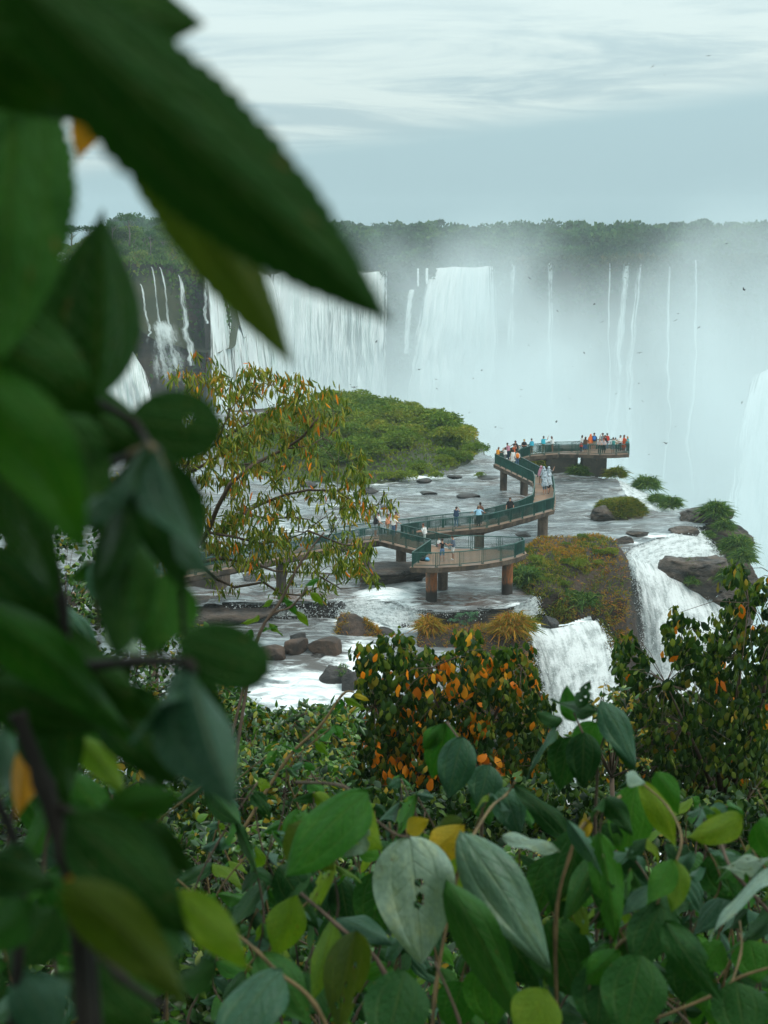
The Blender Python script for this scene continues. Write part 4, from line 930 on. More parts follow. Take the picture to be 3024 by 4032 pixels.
walk = empty("walkway", (0, 0, 0)); tag(walk, "concrete visitor walkway on round pillars with dark green railings zigzagging over the river", "walkway")
near = [D_(*q) for q in ((300, 2357), (693, 2278), (1064, 2206), (1425, 2135), (1497, 2126), (1577, 2118), (1717, 2098), (1917, 2077), (2010, 2054), (2103, 2029))]
def offset(poly, w):
    o = []
    for i, p in enumerate(poly):
        a = poly[max(0, i - 1)]; b = poly[min(len(poly) - 1, i + 1)]; d = (b - a) / np.linalg.norm(b - a); o.append(p + np.array([-d[1], d[0]]) * w)
    return o
far_ = offset(near, 1.4)
pairs = list(zip(near, far_))
for r_, l_ in (((2178, 2007), (2096, 1996)), ((2183, 1970), (2104, 1955)), ((2180, 1937), (2105, 1922)), ((2176, 1918), (2099, 1902)), ((2117, 1877), (2036, 1871)), ((2022, 1826), (1948, 1828)),
               ((2030, 1821), (1966, 1818)), ((2051.6, 1806), (2040, 1794)), ((2086, 1796), (2082, 1789)), ((2200, 1787), (2188, 1779)), ((2274, 1788.5), (2251, 1778)), ((2317, 1789.5), (2288, 1775)), ((2363, 1791), (2348, 1768)), ((2426, 1790), (2406, 1767)), ((2477, 1787), (2468, 1775))):
    pairs.append((D_(*r_), D_(*l_)))
def deck_part(name, prs, th=0.34, lip=0.16, zt=ZD):
    """slab through station pairs, with an upstand kerb along both edges"""
    V, Fc, mi = [], [], []
    for r_, l_ in prs:
        d = (l_ - r_); d = d / np.linalg.norm(d)
        V += [(*(r_ - d * lip), zt), (*(l_ + d * lip), zt), (*(l_ + d * lip * 0.6), zt - th), (*(r_ - d * lip * 0.6), zt - th)]
    for i in range(len(prs) - 1):
        a = i * 4; b = a + 4
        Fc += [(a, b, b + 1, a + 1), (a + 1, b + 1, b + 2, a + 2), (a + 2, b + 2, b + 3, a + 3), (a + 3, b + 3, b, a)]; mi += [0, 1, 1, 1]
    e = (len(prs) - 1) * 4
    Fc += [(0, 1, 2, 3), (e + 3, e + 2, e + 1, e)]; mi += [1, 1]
    return mesh(name, V, Fc, (M_deck, M_conc), walk, mi=mi)
deck_part("deck", pairs[:14]); deck_part("deck", pairs[13:])
def beam(prs, w, h, zt):
    V, Fc = [], []
    for r_, l_ in prs:
        c = (r_ + l_) / 2; d = (l_ - r_) / np.linalg.norm(l_ - r_) * w / 2
        V += [(*(c - d), zt), (*(c + d), zt), (*(c + d), zt - h), (*(c - d), zt - h)]
    for i in range(len(prs) - 1):
        a = i * 4; b = a + 4; Fc += [(a, b, b + 1, a + 1), (a + 1, b + 1, b + 2, a + 2), (a + 2, b + 2, b + 3, a + 3), (a + 3, b + 3, b, a)]
    e = (len(prs) - 1) * 4; Fc += [(0, 1, 2, 3), (e + 3, e + 2, e + 1, e)]
    return mesh("girder", V, Fc, M_conc, walk)
beam(pairs[:11], 0.8, 0.22, ZD - 0.34); beam(pairs[17:20], 0.8, 0.2, ZD - 0.34); beam(pairs[13:16], 0.8, 0.2, ZD - 0.34)
# viewing platform on a spur
spur_n = [D_(1497, 2130), D_(1600, 2156), D_(1697, 2180)]; spur_f = [D_(1577, 2119), D_(1672, 2142), D_(1770, 2163)]
deck_part("spur_deck", list(zip(spur_n, spur_f)), zt=ZD - 0.004)
arc = [(1622, 2233), (1718, 2234), (1812, 2228.5), (1900, 2219.5), (1972, 2207.5), (2028, 2195), (2064, 2180)]
plat = [D_(1697, 2180)] + [D_(*q) for q in arc] + [D_(2056, 2171), D_(1966, 2167), D_(1856, 2163.5), D_(1770, 2163)]
pc = np.mean(plat, 0); rim = [p + (p - pc) / np.linalg.norm(p - pc) * 0.22 for p in plat]; nP = len(plat)
V = [(*p, ZD + 0.004) for p in rim] + [(*(p - (p - pc) / np.linalg.norm(p - pc) * 0.1), ZD - 0.36) for p in rim]
mesh("platform_deck", V, [tuple(range(nP)), tuple(range(2 * nP - 1, nP - 1, -1))] + [(i, i + nP, (i + 1) % nP + nP, (i + 1) % nP) for i in range(nP)], (M_deck, M_conc), walk, mi=[0, 1] + [1] * nP)
# pillars
M_pier = rock_mat("dark_pier_concrete", (0.028, 0.030, 0.026), (0.05, 0.048, 0.038), (0.10, 0.06, 0.035), 0.8, 0.4, 0.8)  # darker concrete tone for the thick piers and their beam
def pillar(u, vb, w, ztop=ZD - 0.36, mat=None, zb=0.0, sq=False, dy=0.0):
    p = P(u, vb, zb); r = w / 2 * p.y / F
    V, Fc = [], []
    n = 20; zs = np.linspace(zb - 0.5, ztop, 8)
    for j, z in enumerate(zs):
        for k in range(n):
            an = 2 * math.pi * k / n; rr = r * (1.0 + 0.012 * math.sin(k * 3 + j * 2))
            V.append((rr * math.cos(an), rr * math.sin(an), z))
    Fc = [(j * n + k, j * n + (k + 1) % n, (j + 1) * n + (k + 1) % n, (j + 1) * n + k) for j in range(7) for k in range(n)] + [tuple(range(7 * n, 8 * n))]
    o = mesh("pillar", V, Fc, mat or M_conc, walk, smooth=False); o.location = (p.x, p.y + dy, 0); return o
o = pillar(1698.5, 2362, 47, mat=M_rust); o['label'] = "rust stained round pillar at the front left of the platform"
o = pillar(1996.5, 2332, 45, mat=M_rust); o['label'] = "bright rust orange round pillar at the right of the platform"
pillar(1743, 2318, 42); pillar(1579, 2226, 42, zb=0.25); pillar(1886, 2170, 41); pillar(2136, 2112, 42); pillar(1982, 1935, 29); pillar(2063, 1948, 32); pillar(1108, 2340, 42); pillar(1436, 2290, 40)
mb = MB()
for (u0, u1, v) in ((2153, 2276, 1866), (2297, 2390, 1872)):
    a = P(u0, v, 0); b = P(u1, v, 0); mb = MB()
    mb.box(((a.x + b.x) / 2, a.y + 1.4, 1.2), (b.x - a.x, 2.0, 2.9)); o = mb.build("pier", M_pier, walk); 
mb = MB(); a = P(2270, 1866, 0); mb.box((a.x + 1.8, a.y + 1.3, ZD - 0.52), (6.4, 2.4, 0.36)); mb.build("pier_beam", M_pier, walk)
a = P(740, 2335, 0); b = P(920, 2310, 0); mb = MB(); mb.box(((a.x + b.x) / 2 - 0.6, a.y + 1.8, 0.9), (3.4, 1.6, 3.5), rz=-0.25); mb.build("abutment", M_conc, walk)

RH = 1.0
def railing(pts, spacing=1.55, bars=True, zb=ZD):
    """railing panels along a ground polyline, one part per panel"""
    pts = [Vector((p[0], p[1], zb)) for p in pts]
    for a, b in zip(pts[:-1], pts[1:]):
        Ln = (b - a).length
        if Ln < 0.15: continue
        n = max(1, round(Ln / spacing)); d = (b - a) / n; du = d.normalized()
        for i in range(n):
            p, q = a + d * i + du * 0.05, a + d * (i + 1) - du * 0.05
            mb = MB()
            for e in (p, q):
                mb.bar(e, e + Vector((0, 0, RH)), 0.055, 0.055)
                mb.box((e.x, e.y, zb + 0.012), (0.14, 0.14, 0.024))
            for e in (p + du * 0.17, q - du * 0.17): mb.bar(e + Vector((0, 0, 0.14)), e + Vector((0, 0, RH - 0.05)), 0.035, 0.035)
            mb.bar(p - du * 0.05 + Vector((0, 0, RH)), q + du * 0.05 + Vector((0, 0, RH)), 0.07, 0.055)
            mb.bar(p + Vector((0, 0, 0.14)), q + Vector((0, 0, 0.14)), 0.04, 0.04)
            o = mb.build("railing_panel", M_green, walk)
            mb = MB(); L2 = (q - p).length; k = max(2, int(L2 / 0.085))
            for j in range(1, k):
                e = p + du * (L2 * j / k)
                x = Vector((-du.y, du.x, 0)) * 0.024
                mb.add([e - x + Vector((0, 0, 0.14)), e + x + Vector((0, 0, 0.14)), e + x + Vector((0, 0, RH - 0.02)), e - x + Vector((0, 0, RH - 0.02)),
                        e + du * 0.014 - x + Vector((0, 0, 0.14)), e + du * 0.014 + x + Vector((0, 0, 0.14)), e + du * 0.014 + x + Vector((0, 0, RH - 0.02)), e + du * 0.014 - x + Vector((0, 0, RH - 0.02))],
                       [(0, 1, 2, 3), (5, 4, 7, 6), (1, 5, 6, 2), (4, 0, 3, 7)])
            s = mb.build("bars", M_green, o); s['kind'] = 'stuff'
railing(near[:5]); railing([D_(1497, 2130)] + [D_(1600, 2156), D_(1697, 2180)]); railing([D_(1697, 2180), D_(1622, 2233)], 1.3)
railing([D_(*q) for q in arc], 1.7); railing([D_(2064, 2180), D_(2056, 2171), D_(1966, 2167), D_(1856, 2163.5), D_(1770, 2163)])
railing([D_(1577, 2118), D_(1672, 2142), D_(1770, 2163)])
railing(near[5:] + [p[0] for p in pairs[10:]]); railing(far_ + [p[1] for p in pairs[10:]] + [pairs[-1][0]])

# ================================================================== people
def skin_body(name, sex, pose):
    w = sex == 'w'
    sh, hp = (0.165, 0.095) if w else (0.195, 0.085)
    J, Rd, E, T = [], [], [], []
    def j(p, r, parent=None, tagn='torso'):
        J.append(p); Rd.append(r); T.append(tagn)
        if parent is not None: E.append((parent, len(J) - 1))
        return len(J) - 1
    lean = pose.get('lean', 0.0)
    pel = j((0, 0, 0.93), 0.135 if w else 0.13); sp1 = j((0, lean * .4, 1.10), 0.115 if w else 0.13, pel); ch = j((0, lean * .8, 1.30), 0.13 if w else 0.155, sp1)
    nk = j((0, lean * 1.0, 1.46), 0.055, ch, 'skin'); hx = pose.get('head', (0, 0.02))
    hd = j((hx[0] * .5, lean + hx[1] * .6, 1.56), 0.082, nk, 'head'); j((hx[0], lean + hx[1], 1.66), 0.078, hd, 'head')
    for s in (-1, 1):
        st = pose.get('step', 0) * s
        h = j((s * hp, 0, 0.86), 0.095, pel, 'thigh'); th = j((s * (hp + .005), st * .12 + .015, 0.66), 0.082, h, 'thigh'); kn = j((s * (hp + .01), st * .2 + .02, 0.48), 0.056, th, 'thigh')
        cf = j((s * (hp + .01), st * .26 - .02, 0.33), 0.056, kn, 'calf'); ak = j((s * (hp + .015), st * .3 - .03, 0.09), 0.038, cf, 'calf'); j((s * (hp + .03), st * .3 + .13, 0.04), 0.036, ak, 'shoe')
        so = j((s * sh, lean * .9, 1.39), 0.062, ch, 'torso')
        arm = pose['arms'][0 if s < 0 else 1]
        el = j((s * (sh + arm[0][0]), lean * .9 + arm[0][1], arm[0][2]), 0.043, so, 'upper'); wr = j((s * (sh + arm[1][0]), lean * .9 + arm[1][1], arm[1][2]), 0.030, el, 'fore')
        dv = unit(np.array(J[wr]) - np.array(J[el])); ha = np.array(J[wr]) + dv * 0.075
        j(tuple(ha), 0.034, wr, 'skin')
    me = bpy.data.meshes.new(name); me.from_pydata([tuple(map(float, p)) for p in J], E, [])
    o = bpy.data.objects.new(name + "_skeleton", me); COL.objects.link(o)
    md = o.modifiers.new("skin", 'SKIN'); md.use_smooth_shade = True
    if not me.skin_vertices: 
        bm = bmesh.new(); bm.from_mesh(me); bm.verts.layers.skin.verify(); bm.to_mesh(me); bm.free()
    for i, r in enumerate(Rd): me.skin_vertices[0].data[i].radius = (r, r * (0.78 if T[i] == 'torso' else 1)); me.skin_vertices[0].data[i].use_root = (i == 0)
    ms = o.modifiers.new("sub", 'SUBSURF'); ms.levels = 1; ms.render_levels = 1
    return o, J, E, T
A_down = ((0.07, 0.02, 1.13), (0.08, 0.10, 0.90)); A_fwd = ((0.05, 0.14, 1.16), (-0.02, 0.38, 1.12)); A_up = ((0.06, 0.20, 1.28), (-0.08, 0.20, 1.52)); A_fold = ((0.06, 0.06, 1.13), (-0.12, 0.26, 1.10)); A_out = ((0.22, 0.06, 1.22), (0.38, 0.22, 1.10)); A_wave = ((0.16, 0.12, 1.36), (0.20, 0.2, 1.62))
POSES = {'stand': dict(arms=(A_down, A_down)), 'walk': dict(arms=(A_down, ((0.06, 0.1, 1.14), (0.07, 0.24, 0.98))), step=0.8), 'photo': dict(arms=(A_up, A_up), head=(0, 0.04)), 'lean': dict(arms=(A_fwd, A_fwd), lean=0.10, head=(0, 0.05)),
         'phone': dict(arms=(A_fold, A_fold), head=(0, 0.10)), 'hold': dict(arms=(A_fold, A_out)), 'wide': dict(arms=(A_out, A_out), lean=0.05), 'wave': dict(arms=(A_down, A_wave))}
RAW = {}
for sx in 'mw':
    for pn, ps in POSES.items(): RAW[sx, pn] = skin_body("body_" + sx + pn, sx, ps)
bpy.context.view_layer.update(); dg = bpy.context.evaluated_depsgraph_get()
SLOT = {'skin': 0, 'head': 0, 'torso': 1, 'upper': 2, 'fore': 3, 'thigh': 4, 'calf': 5, 'shoe': 6}
M_eye = plain("eye_dark", (0.02, 0.015, 0.012)); M_lip = plain("lips", (0.28, 0.09, 0.07))
BODY = {}
for k, (o, J, E, T) in RAW.items():
    ev = o.evaluated_get(dg); me0 = ev.to_mesh(); nv = len(me0.vertices)
    V = np.empty(nv * 3, np.float32); me0.vertices.foreach_get('co', V); V = V.reshape(-1, 3).astype(float)
    Fc = [tuple(p.vertices) for p in me0.polygons]; ev.to_mesh_clear()
    Jn = np.array(J); seg = np.array(E); a = Jn[seg[:, 0]]; b = Jn[seg[:, 1]]; names = [T[e[1]] for e in E]
    mi = []
    for f in Fc:
        c = V[list(f)].mean(0); ab = b - a; tt = np.clip(((c - a) * ab).sum(1) / (ab * ab).sum(1), 0, 1); d = np.linalg.norm(a + ab * tt[:, None] - c, axis=1)
        s = names[int(d.argmin())]
        if c[2] < 0.075: s = 'shoe'
        if s == 'torso' and c[2] < 0.97: s = 'thigh'
        if s == 'thigh' and c[2] < 0.5: s = 'calf'
        if s == 'upper' and c[2] > 1.33 and abs(c[0]) < 0.2: s = 'torso'
        mi.append(SLOT[s])
    mb = MB(); mb.V = [tuple(v) for v in V]; mb.F = Fc; mb.mi = mi
    h1 = Jn[T.index('head')]; h2 = Jn[len(T) - 1 - T[::-1].index('head')]; hc = h1 * 0.5 + h2 * 0.5; fy = hc[1] + 0.088
    mb.add([(hc[0] - .014, fy - .012, hc[2] - .02), (hc[0] + .014, fy - .012, hc[2] - .02), (hc[0], fy - .012, hc[2] + .025), (hc[0], fy + .018, hc[2] - .016)], [(0, 1, 3), (1, 2, 3), (2, 0, 3), (0, 2, 1)], 0)
    for s in (-1, 1):
        mb.box((hc[0] + s * .031, fy - .016, hc[2] + .022), (.022, .012, .011), 7); mb.box((hc[0] + s * .086, hc[1], hc[2]), (.02, .035, .05), 0)
    mb.box((hc[0], fy - .016, hc[2] - .05), (.045, .012, .011), 8)
    # fingers: five separate tapered ones, the thumb leaving the side of the palm
    for i, tn in enumerate(T):
        if tn == 'skin' and i > 5:
            pr = [e[0] for e in E if e[1] == i][0]; dv = unit(Jn[i] - Jn[pr]); sd = unit(np.cross(dv, (0, 0, 1)) + 1e-5); up = np.cross(sd, dv)
            for q in range(4):
                s0 = Jn[i] + sd * (q - 1.5) * 0.017 + dv * 0.015; l = (0.062, 0.072, 0.068, 0.052)[q]
                mb.tube([s0, s0 + dv * l * .55, s0 + dv * l - up * 0.018], [.0085, .008, .006], 4, 0)
            s0 = Jn[i] + sd * 0.03 - dv * 0.03; mb.tube([s0, s0 + sd * .022 + dv * .022, s0 + sd * .025 + dv * .05], [.0095, .0085, .0065], 4, 0)
    BODY[k] = (mesh_data("body", mb.V, mb.F, [M_eye] * 9, mi=mb.mi, smooth=True), hc)
for o, *_ in RAW.values(): bpy.data.objects.remove(o)
CM = {}
def cloth(c, rough=0.75):
    k = tuple(c)
    if k not in CM:
        m, t = newmat("cloth"); pos = nd(t, 'NewGeometry').outputs['Position']
        out(t, bsdf(t, mixc(t, mapr(t, noise(t, pos, 14, 3), 0.3, 0.7), tuple(x * .8 for x in c), tuple(min(1, x * 1.1) for x in c)), rough, 0.25)); CM[k] = m
    return CM[k]
SK1, SK2, SK3 = (0.46, 0.25, 0.17), (0.33, 0.17, 0.11), (0.15, 0.075, 0.05)
BLK, WHT, DEN, NAV, GRY, KHA = (0.018, 0.018, 0.02), (0.74, 0.74, 0.72), (0.10, 0.19, 0.32), (0.03, 0.055, 0.10), (0.2, 0.21, 0.22), (0.34, 0.27, 0.17)
ORG, RED, AQU, PNK, SAL = (0.70, 0.20, 0.03), (0.50, 0.045, 0.03), (0.05, 0.42, 0.56), (0.50, 0.24, 0.30), (0.62, 0.26, 0.15)
def hair_mesh(long):
    V, Fc = ICO[3]; V = V.copy(); k = V[:, 2] > (-0.75 if long else -0.15)
    V = V * (0.098, 0.104, 0.105) + (0, -0.012, 0.025)
    face = (V[:, 1] > 0.035) & (V[:, 2] < 0.07)
    V[face, 1] = np.minimum(V[face, 1], 0.03)
    if not long:
        lo = V[:, 2] < -0.03; V[lo, 2] = -0.03 + (V[lo, 2] + .03) * .3; V[lo, 1] = np.minimum(V[lo, 1], 0.0)
    else:
        lo = V[:, 2] < 0.0; V[lo, 1] = np.minimum(V[lo, 1], -0.005) - 0.02; V[lo, 2] *= 3.3; V[lo, 0] *= 1.05
    V += V * (0.06 * fbm(V * 30, 3, 4))[:, None]
    return mesh_data("hair", V, Fc, (), smooth=True)
HM = {0: hair_mesh(False), 1: hair_mesh(True)}
def capm():
    V, Fc = ICO[3]; V = V.copy() * (0.102, 0.108, 0.10); V[:, 2] = np.maximum(V[:, 2], 0.028)
    mb = MB(); mb.add(V + (0, -0.01, 0.01), Fc); mb.add([(-.07, .06, .045), (.07, .06, .045), (.06, .17, .03), (-.06, .17, .03), (-.07, .06, .035), (.07, .06, .035), (.06, .17, .02), (-.06, .17, .02)], [(0, 1, 2, 3), (7, 6, 5, 4), (1, 5, 6, 2), (2, 6, 7, 3), (3, 7, 4, 0)])
    return mesh_data("cap", mb.V, mb.F, (), smooth=True)
CAP = capm()
def skirt_mesh(z0, z1, r0, r1, seed, fold=0.12):
    n, nz = 28, 12; V = []
    for j in range(nz):
        f = j / (nz - 1)
        for k in range(n):
            an = 2 * math.pi * k / n; r = (r0 + (r1 - r0) * f ** 0.8) * (1 + fold * f * math.sin(an * 5 + seed + f * 2))
            V.append((r * math.cos(an), r * 0.75 * math.sin(an), z0 + (z1 - z0) * f + 0.03 * f * math.sin(an * 3 + seed)))
    return V, [(j * n + k, (j + 1) * n + k, (j + 1) * n + (k + 1) % n, j * n + (k + 1) % n) for j in range(nz - 1) for k in range(n)]
SKT = mesh_data("skirt", *skirt_mesh(1.02, 0.55, 0.14, 0.24, 1), (), smooth=True)
V, Fc = skirt_mesh(1.45, 0.98, 0.15, 0.24, 2, 0.07); SHIRT = mesh_data("loose_shirt", V, Fc, (), smooth=True)
DRS = mesh_data("dress", *skirt_mesh(1.36, 0.45, 0.165, 0.28, 3), (), smooth=True)
mb = MB(); mb.add(*skirt_mesh(1.5, 0.80, 0.15, 0.31, 5, 0.14)); V, Fc = ICO[3]; V = V * (.115, .12, .135) + (0, -.012, 1.61); V[:, 1] = np.where(V[:, 1] > .07, .07, V[:, 1]); mb.add(V, Fc)
PON = mesh_data("rain_poncho", mb.V, mb.F, (), smooth=True)
m, t = newmat("thin_plastic"); pos = nd(t, 'NewGeometry').outputs['Position']
c = mixc(t, mapr(t, noise(t, pos, 8, 4), .35, .65), (0.22, 0.28, 0.33), (0.50, 0.56, 0.60)); out(t, bsdf(t, c, 0.3, 0.5, bump(t, noise(t, pos, 12, 4), 0.6, 0.05))); M_poncho = m
def over(o, mats):
    for i, m_ in enumerate(mats): o.material_slots[i].link = 'OBJECT'; o.material_slots[i].material = m_
def give(name, me, mat, parent, loc=(0, 0, 0)):
    if not me.materials: me.materials.append(None)
    o = bpy.data.objects.new(name, me); o.location = loc; link(o, parent); o.material_slots[0].link = 'OBJECT'; o.material_slots[0].material = mat; return o
def person(u, v, sex, pose, top, bottom, label, face=0, h=1.72, legs='long', sleeve='short', skin=SK1, hair=(0.03, 0.018, 0.012), long=None, cap=None, extra=None, shoes=None, group=None, z=ZD, shirt=True):
    p = P(u, v, z) if not isinstance(u, Vector) else u
    o = empty("person", (p.x, p.y, z + 0.006)); s = h / 1.74; o.scale = (s, s, s); o.rotation_euler = (0, 0, R(face))
    tag(o, label, "person", group)
    me, hc = BODY[sex, pose]; b = bpy.data.objects.new("body", me); link(b, o)
    sk = cloth(skin); tp = cloth(top) if top is not None else sk; bt = cloth(bottom)
    over(b, [sk, tp, tp if sleeve in ('short', 'long') else sk, tp if sleeve == 'long' else sk, bt, bt if legs == 'long' else sk, cloth(shoes or (0.5, 0.5, 0.5)), M_eye, M_lip])
    lg = (sex == 'w') if long is None else long
    give("hair", HM[1 if lg else 0], cloth(hair), o, tuple(hc))
    if cap: give("cap", CAP, cloth(cap), o, tuple(hc))
    if shirt and top is not None and extra not in ('poncho', 'dress'): give("shirt", SHIRT, tp, o)
    if extra == 'dress': give("dress", DRS, tp, o)
    if extra == 'skirt': give("skirt", SKT, bt, o)
    if extra == 'poncho': give("rain_poncho", PON, M_poncho if top is None or top != PNK else cloth(PNK), o)
    if extra == 'orange_poncho': give("rain_poncho", PON, cloth(top), o)
    return o
def backpack(pers, col, label, s=1.0):
    mb = MB(); V, Fc = rock_shape((.17, .12, .25), 7, 4, 0.03, 3, None, (0.7, 0.95)); mb.add(V, Fc); mb.box((0, -.11, -.06), (.2, .06, .18)); mb.tube([(-.12, .05, .2), (-.13, .13, .23), (-.13, .14, .02), (-.12, .06, -.15)], .018, 5); mb.tube([(.12, .05, .2), (.13, .13, .23), (.13, .14, .02), (.12, .06, -.15)], .018, 5)
    o = mb.build("backpack", cloth(col), smooth=True); rz = pers.rotation_euler.z; d = Vector((-math.sin(rz), math.cos(rz), 0))
    o.location = pers.location - d * 0.22 + Vector((0, 0, 1.2 * pers.scale.z)); o.rotation_euler = (0, 0, rz); tag(o, label, "backpack"); return o
# facing: 0 looks away from the camera (+Y), 180 towards it
person(1741, 2213, 'w', 'hold', BLK, DEN, "woman in black top and denim shorts carrying a child on the front platform", 15, 1.66, 'short', 'none', hair=(0.03, .02, .015), long=False, shirt=False)
pc_ = P(1728, 2212, ZD); o = person(Vector((pc_.x, pc_.y + 0.22, 0)), 0, 'w', 'stand', WHT, PNK, "small child in white carried in the arms of the woman in black top", 160, 0.85, 'short', 'short', hair=(0.2, .1, .05), long=False); o.location.z = ZD + 0.75
man = person(1783, 2206, 'm', 'phone', (0.09, 0.12, 0.16), WHT, "man in blue grey t-shirt and white shorts looking at a phone, front platform", 100, 1.76, 'short', shoes=WHT)
mb = MB(); mb.box((0, 0, 0), (.075, .15, .012)); o = mb.build("phone", cloth(BLK)); rz = man.rotation_euler.z; o.location = man.location + Vector((-math.sin(rz) * .36, math.cos(rz) * .36, 1.14)); o.rotation_euler = (R(40), 0, rz); tag(o, "dark phone in the hands of the man in white shorts", "phone")
for (u, v, c, lab, sc) in ((1664, 2207, BLK, "black bag lying on the deck at the left railing of the front platform", (0.28, .2, .13)), (1683, 2210, (0.15, 0.45, 0.75), "light blue plastic bag lying on the deck beside the black bag", (0.17, .15, .16))):
    V, Fc = rock_shape(sc, 60 + int(u), 5, 0.12, 3); mb = MB(); mb.add(V, Fc); mb.tube([(-sc[0] * .4, 0, sc[2] * .8), (-sc[0] * .2, 0, sc[2] * 1.5), (sc[0] * .2, 0, sc[2] * 1.5), (sc[0] * .4, 0, sc[2] * .8)], .015, 5)
    p = P(u, v, ZD); o = mb.build("bag", cloth(c), loc=(p.x, p.y, ZD + sc[2] * .85), smooth=True); tag(o, lab, "bag")
person(1672, 2150, 'w', 'lean', WHT, (0.40, 0.47, 0.44), "woman in white shirt and pale green trousers walking along the spur", 95, 1.66, hair=(0.10, .035, .02), long=False)
person(1796, 2079, 'm', 'photo', NAV, DEN, "person in navy top and jeans holding a camera to the face at the back railing", -25, 1.66)
person(1884, 2075, 'w', 'wide', (0.35, 0.62, 0.80), BLK, "person in pale blue t-shirt and black trousers seen from behind on the walkway", 5, 1.66, long=False, hair=(.2, .12, .07), shoes=BLK)
person(1890, 2068, 'm', 'stand', SK3, BLK, "dark haired man half hidden behind the person in pale blue t-shirt", -20, 1.8, skin=SK3, sleeve='none')
person(2007, 2046, 'm', 'stand', BLK, BLK, "man dressed all in black walking alone on the walkway", 175, 1.78, shoes=BLK)
person(1479, 2112, 'w', 'hold', BLK, (.42, .5, .55), "long haired woman in black top and pale denim shorts where the spur begins", -60, 1.68, 'short', 'short')
person(1492, 2106, 'm', 'phone', WHT, KHA, "man half hidden behind the long haired woman in black top", 100, 1.72)
person(1527, 2112, 'm', 'stand', SAL, KHA, "man in salmon coloured shirt near the start of the spur", 70, 1.72, skin=SK2)
person(1549, 2113, 'w', 'hold', WHT, DEN, "person in white t-shirt with short brown hair at the start of the spur", -40, 1.62, long=False, hair=(.12, .06, .03))
person(1558, 2104, 'm', 'photo', (0.55, 0.30, 0.05), SK2, "person in mustard top behind the one in white t-shirt", -70, 1.74, skin=SK2)
person(1959, 1825, 'w', 'lean', (.75, .30, .03), DEN, "woman in yellow orange top at the left corner of the ramp", -60, 1.6, sleeve='none', hair=(.12, .05, .02))
person(1989, 1826, 'w', 'photo', WHT, GRY, "person in white top with arms raised near the ramp's left corner", 60, 1.62, hair=(.05, .03, .02))
person(2001, 1814, 'm', 'lean', PNK, NAV, "man in pink shirt leaning at the top of the ramp", 60, 1.76, skin=SK2)
person(2022, 1815, 'w', 'photo', (.55, .12, .04), (.45, .12, .05), "woman in red orange dress at the top of the ramp taking a photo", -70, 1.66, extra='dress', long=False)
person(2029, 1803, 'w', 'wide', BLK, BLK, "woman in black with a dark hat at the top of the ramp", 150, 1.74, hair=(.02, .015, .012), cap=BLK)
person(2063, 1797, 'm', 'phone', BLK, BLK, "man in black shirt and yellow cap at the railing above the ramp", 170, 1.74, cap=(.75, .5, .08))
person(2019, 1836, 'w', 'stand', WHT, WHT, "woman in white lace top on the ramp, beside the orange backpack", 10, 1.64, extra='skirt', sleeve='none')
pk = person(2036, 1842, 'm', 'stand', WHT, DEN, "person in jeans with an orange backpack walking up the ramp", 0, 1.68)
backpack(pk, ORG, "orange backpack on the person in jeans on the ramp")
person(2093, 1789, 'm', 'phone', AQU, KHA, "person in blue top and white cap at the left end of the far walkway", 20, 1.6, 'short', cap=WHT)
person(2139, 1785, 'm', 'wave', (.06, .50, .62), KHA, "man in turquoise t-shirt and khaki trousers with one arm raised on the far walkway", -40, 1.76)
person(2175, 1783, 'w', 'lean', WHT, SK1, "woman with long brown hair and white top on the far walkway", 60, 1.68, 'short', hair=(.09, .03, .018))
FP = "people on the far platform"
person(2291, 1778, 'w', 'hold', WHT, GRY, "woman in white top with dark hair at the left of the far platform", -60, 1.68, group=FP)
person(2304, 1787, 'w', 'hold', (.10, .05, .03), (.05, .12, .28), "woman in brown top and blue skirt with very long hair on the far platform", -30, 1.74, 'short', extra='skirt', hair=(.06, .02, .012), group=FP)
person(2287, 1783, 'm', 'stand', RED, NAV, "small child in red shirt at the left railing of the far platform", 0, 1.12, group=FP)
person(2324, 1774, 'm', 'stand', (.80, .16, .03), KHA, "person wrapped in an orange rain poncho on the far platform", 10, 1.7, 'short', extra='orange_poncho', hair=(.7, .15, .03), group=FP)
pk = person(2338, 1774, 'm', 'stand', NAV, KHA, "tall man with a big blue backpack on the far platform", -5, 1.82, 'short', group=FP)
backpack(pk, (.03, .16, .45), "big blue backpack on the tall man on the far platform")
person(2360, 1789, 'm', 'lean', (.55, .45, .42), (.10, .11, .10), "person in pale shirt and tan cap leaning on the far platform's front railing", 170, 1.66, cap=(.45, .33, .2), group=FP)
person(2376, 1789, 'm', 'lean', (.55, .48, .50), BLK, "person in pale shirt and red cap leaning on the far platform's front railing", 170, 1.66, cap=RED, group=FP)
person(2372, 1776, 'm', 'photo', GRY, BLK, "tall man in grey at the crowded middle of the far platform", 30, 1.86, group=FP)
person(2383, 1777, 'w', 'phone', BLK, BLK, "person in black bending near the middle of the far platform", 80, 1.66, long=False, group=FP)
person(2389, 1771, 'm', 'stand', RED, DEN, "man in red shirt standing at the back of the far platform", 10, 1.72, skin=SK2, group=FP)
pk = person(2413, 1789, 'm', 'wide', WHT, (.30, .38, .42), "man in red cap, white shirt and pale shorts with arms spread on the far platform", 0, 1.72, 'short', cap=RED, group=FP)
backpack(pk, (.05, .22, .20), "teal backpack on the man in red cap on the far platform")
person(2426, 1781, 'm', 'lean', KHA, BLK, "dark haired person in khaki top bending at the right of the far platform", 60, 1.5, group=FP)
person(2440, 1780, 'm', 'phone', WHT, BLK, "man in white shirt and black trousers at the right of the far platform", 200, 1.74, group=FP)
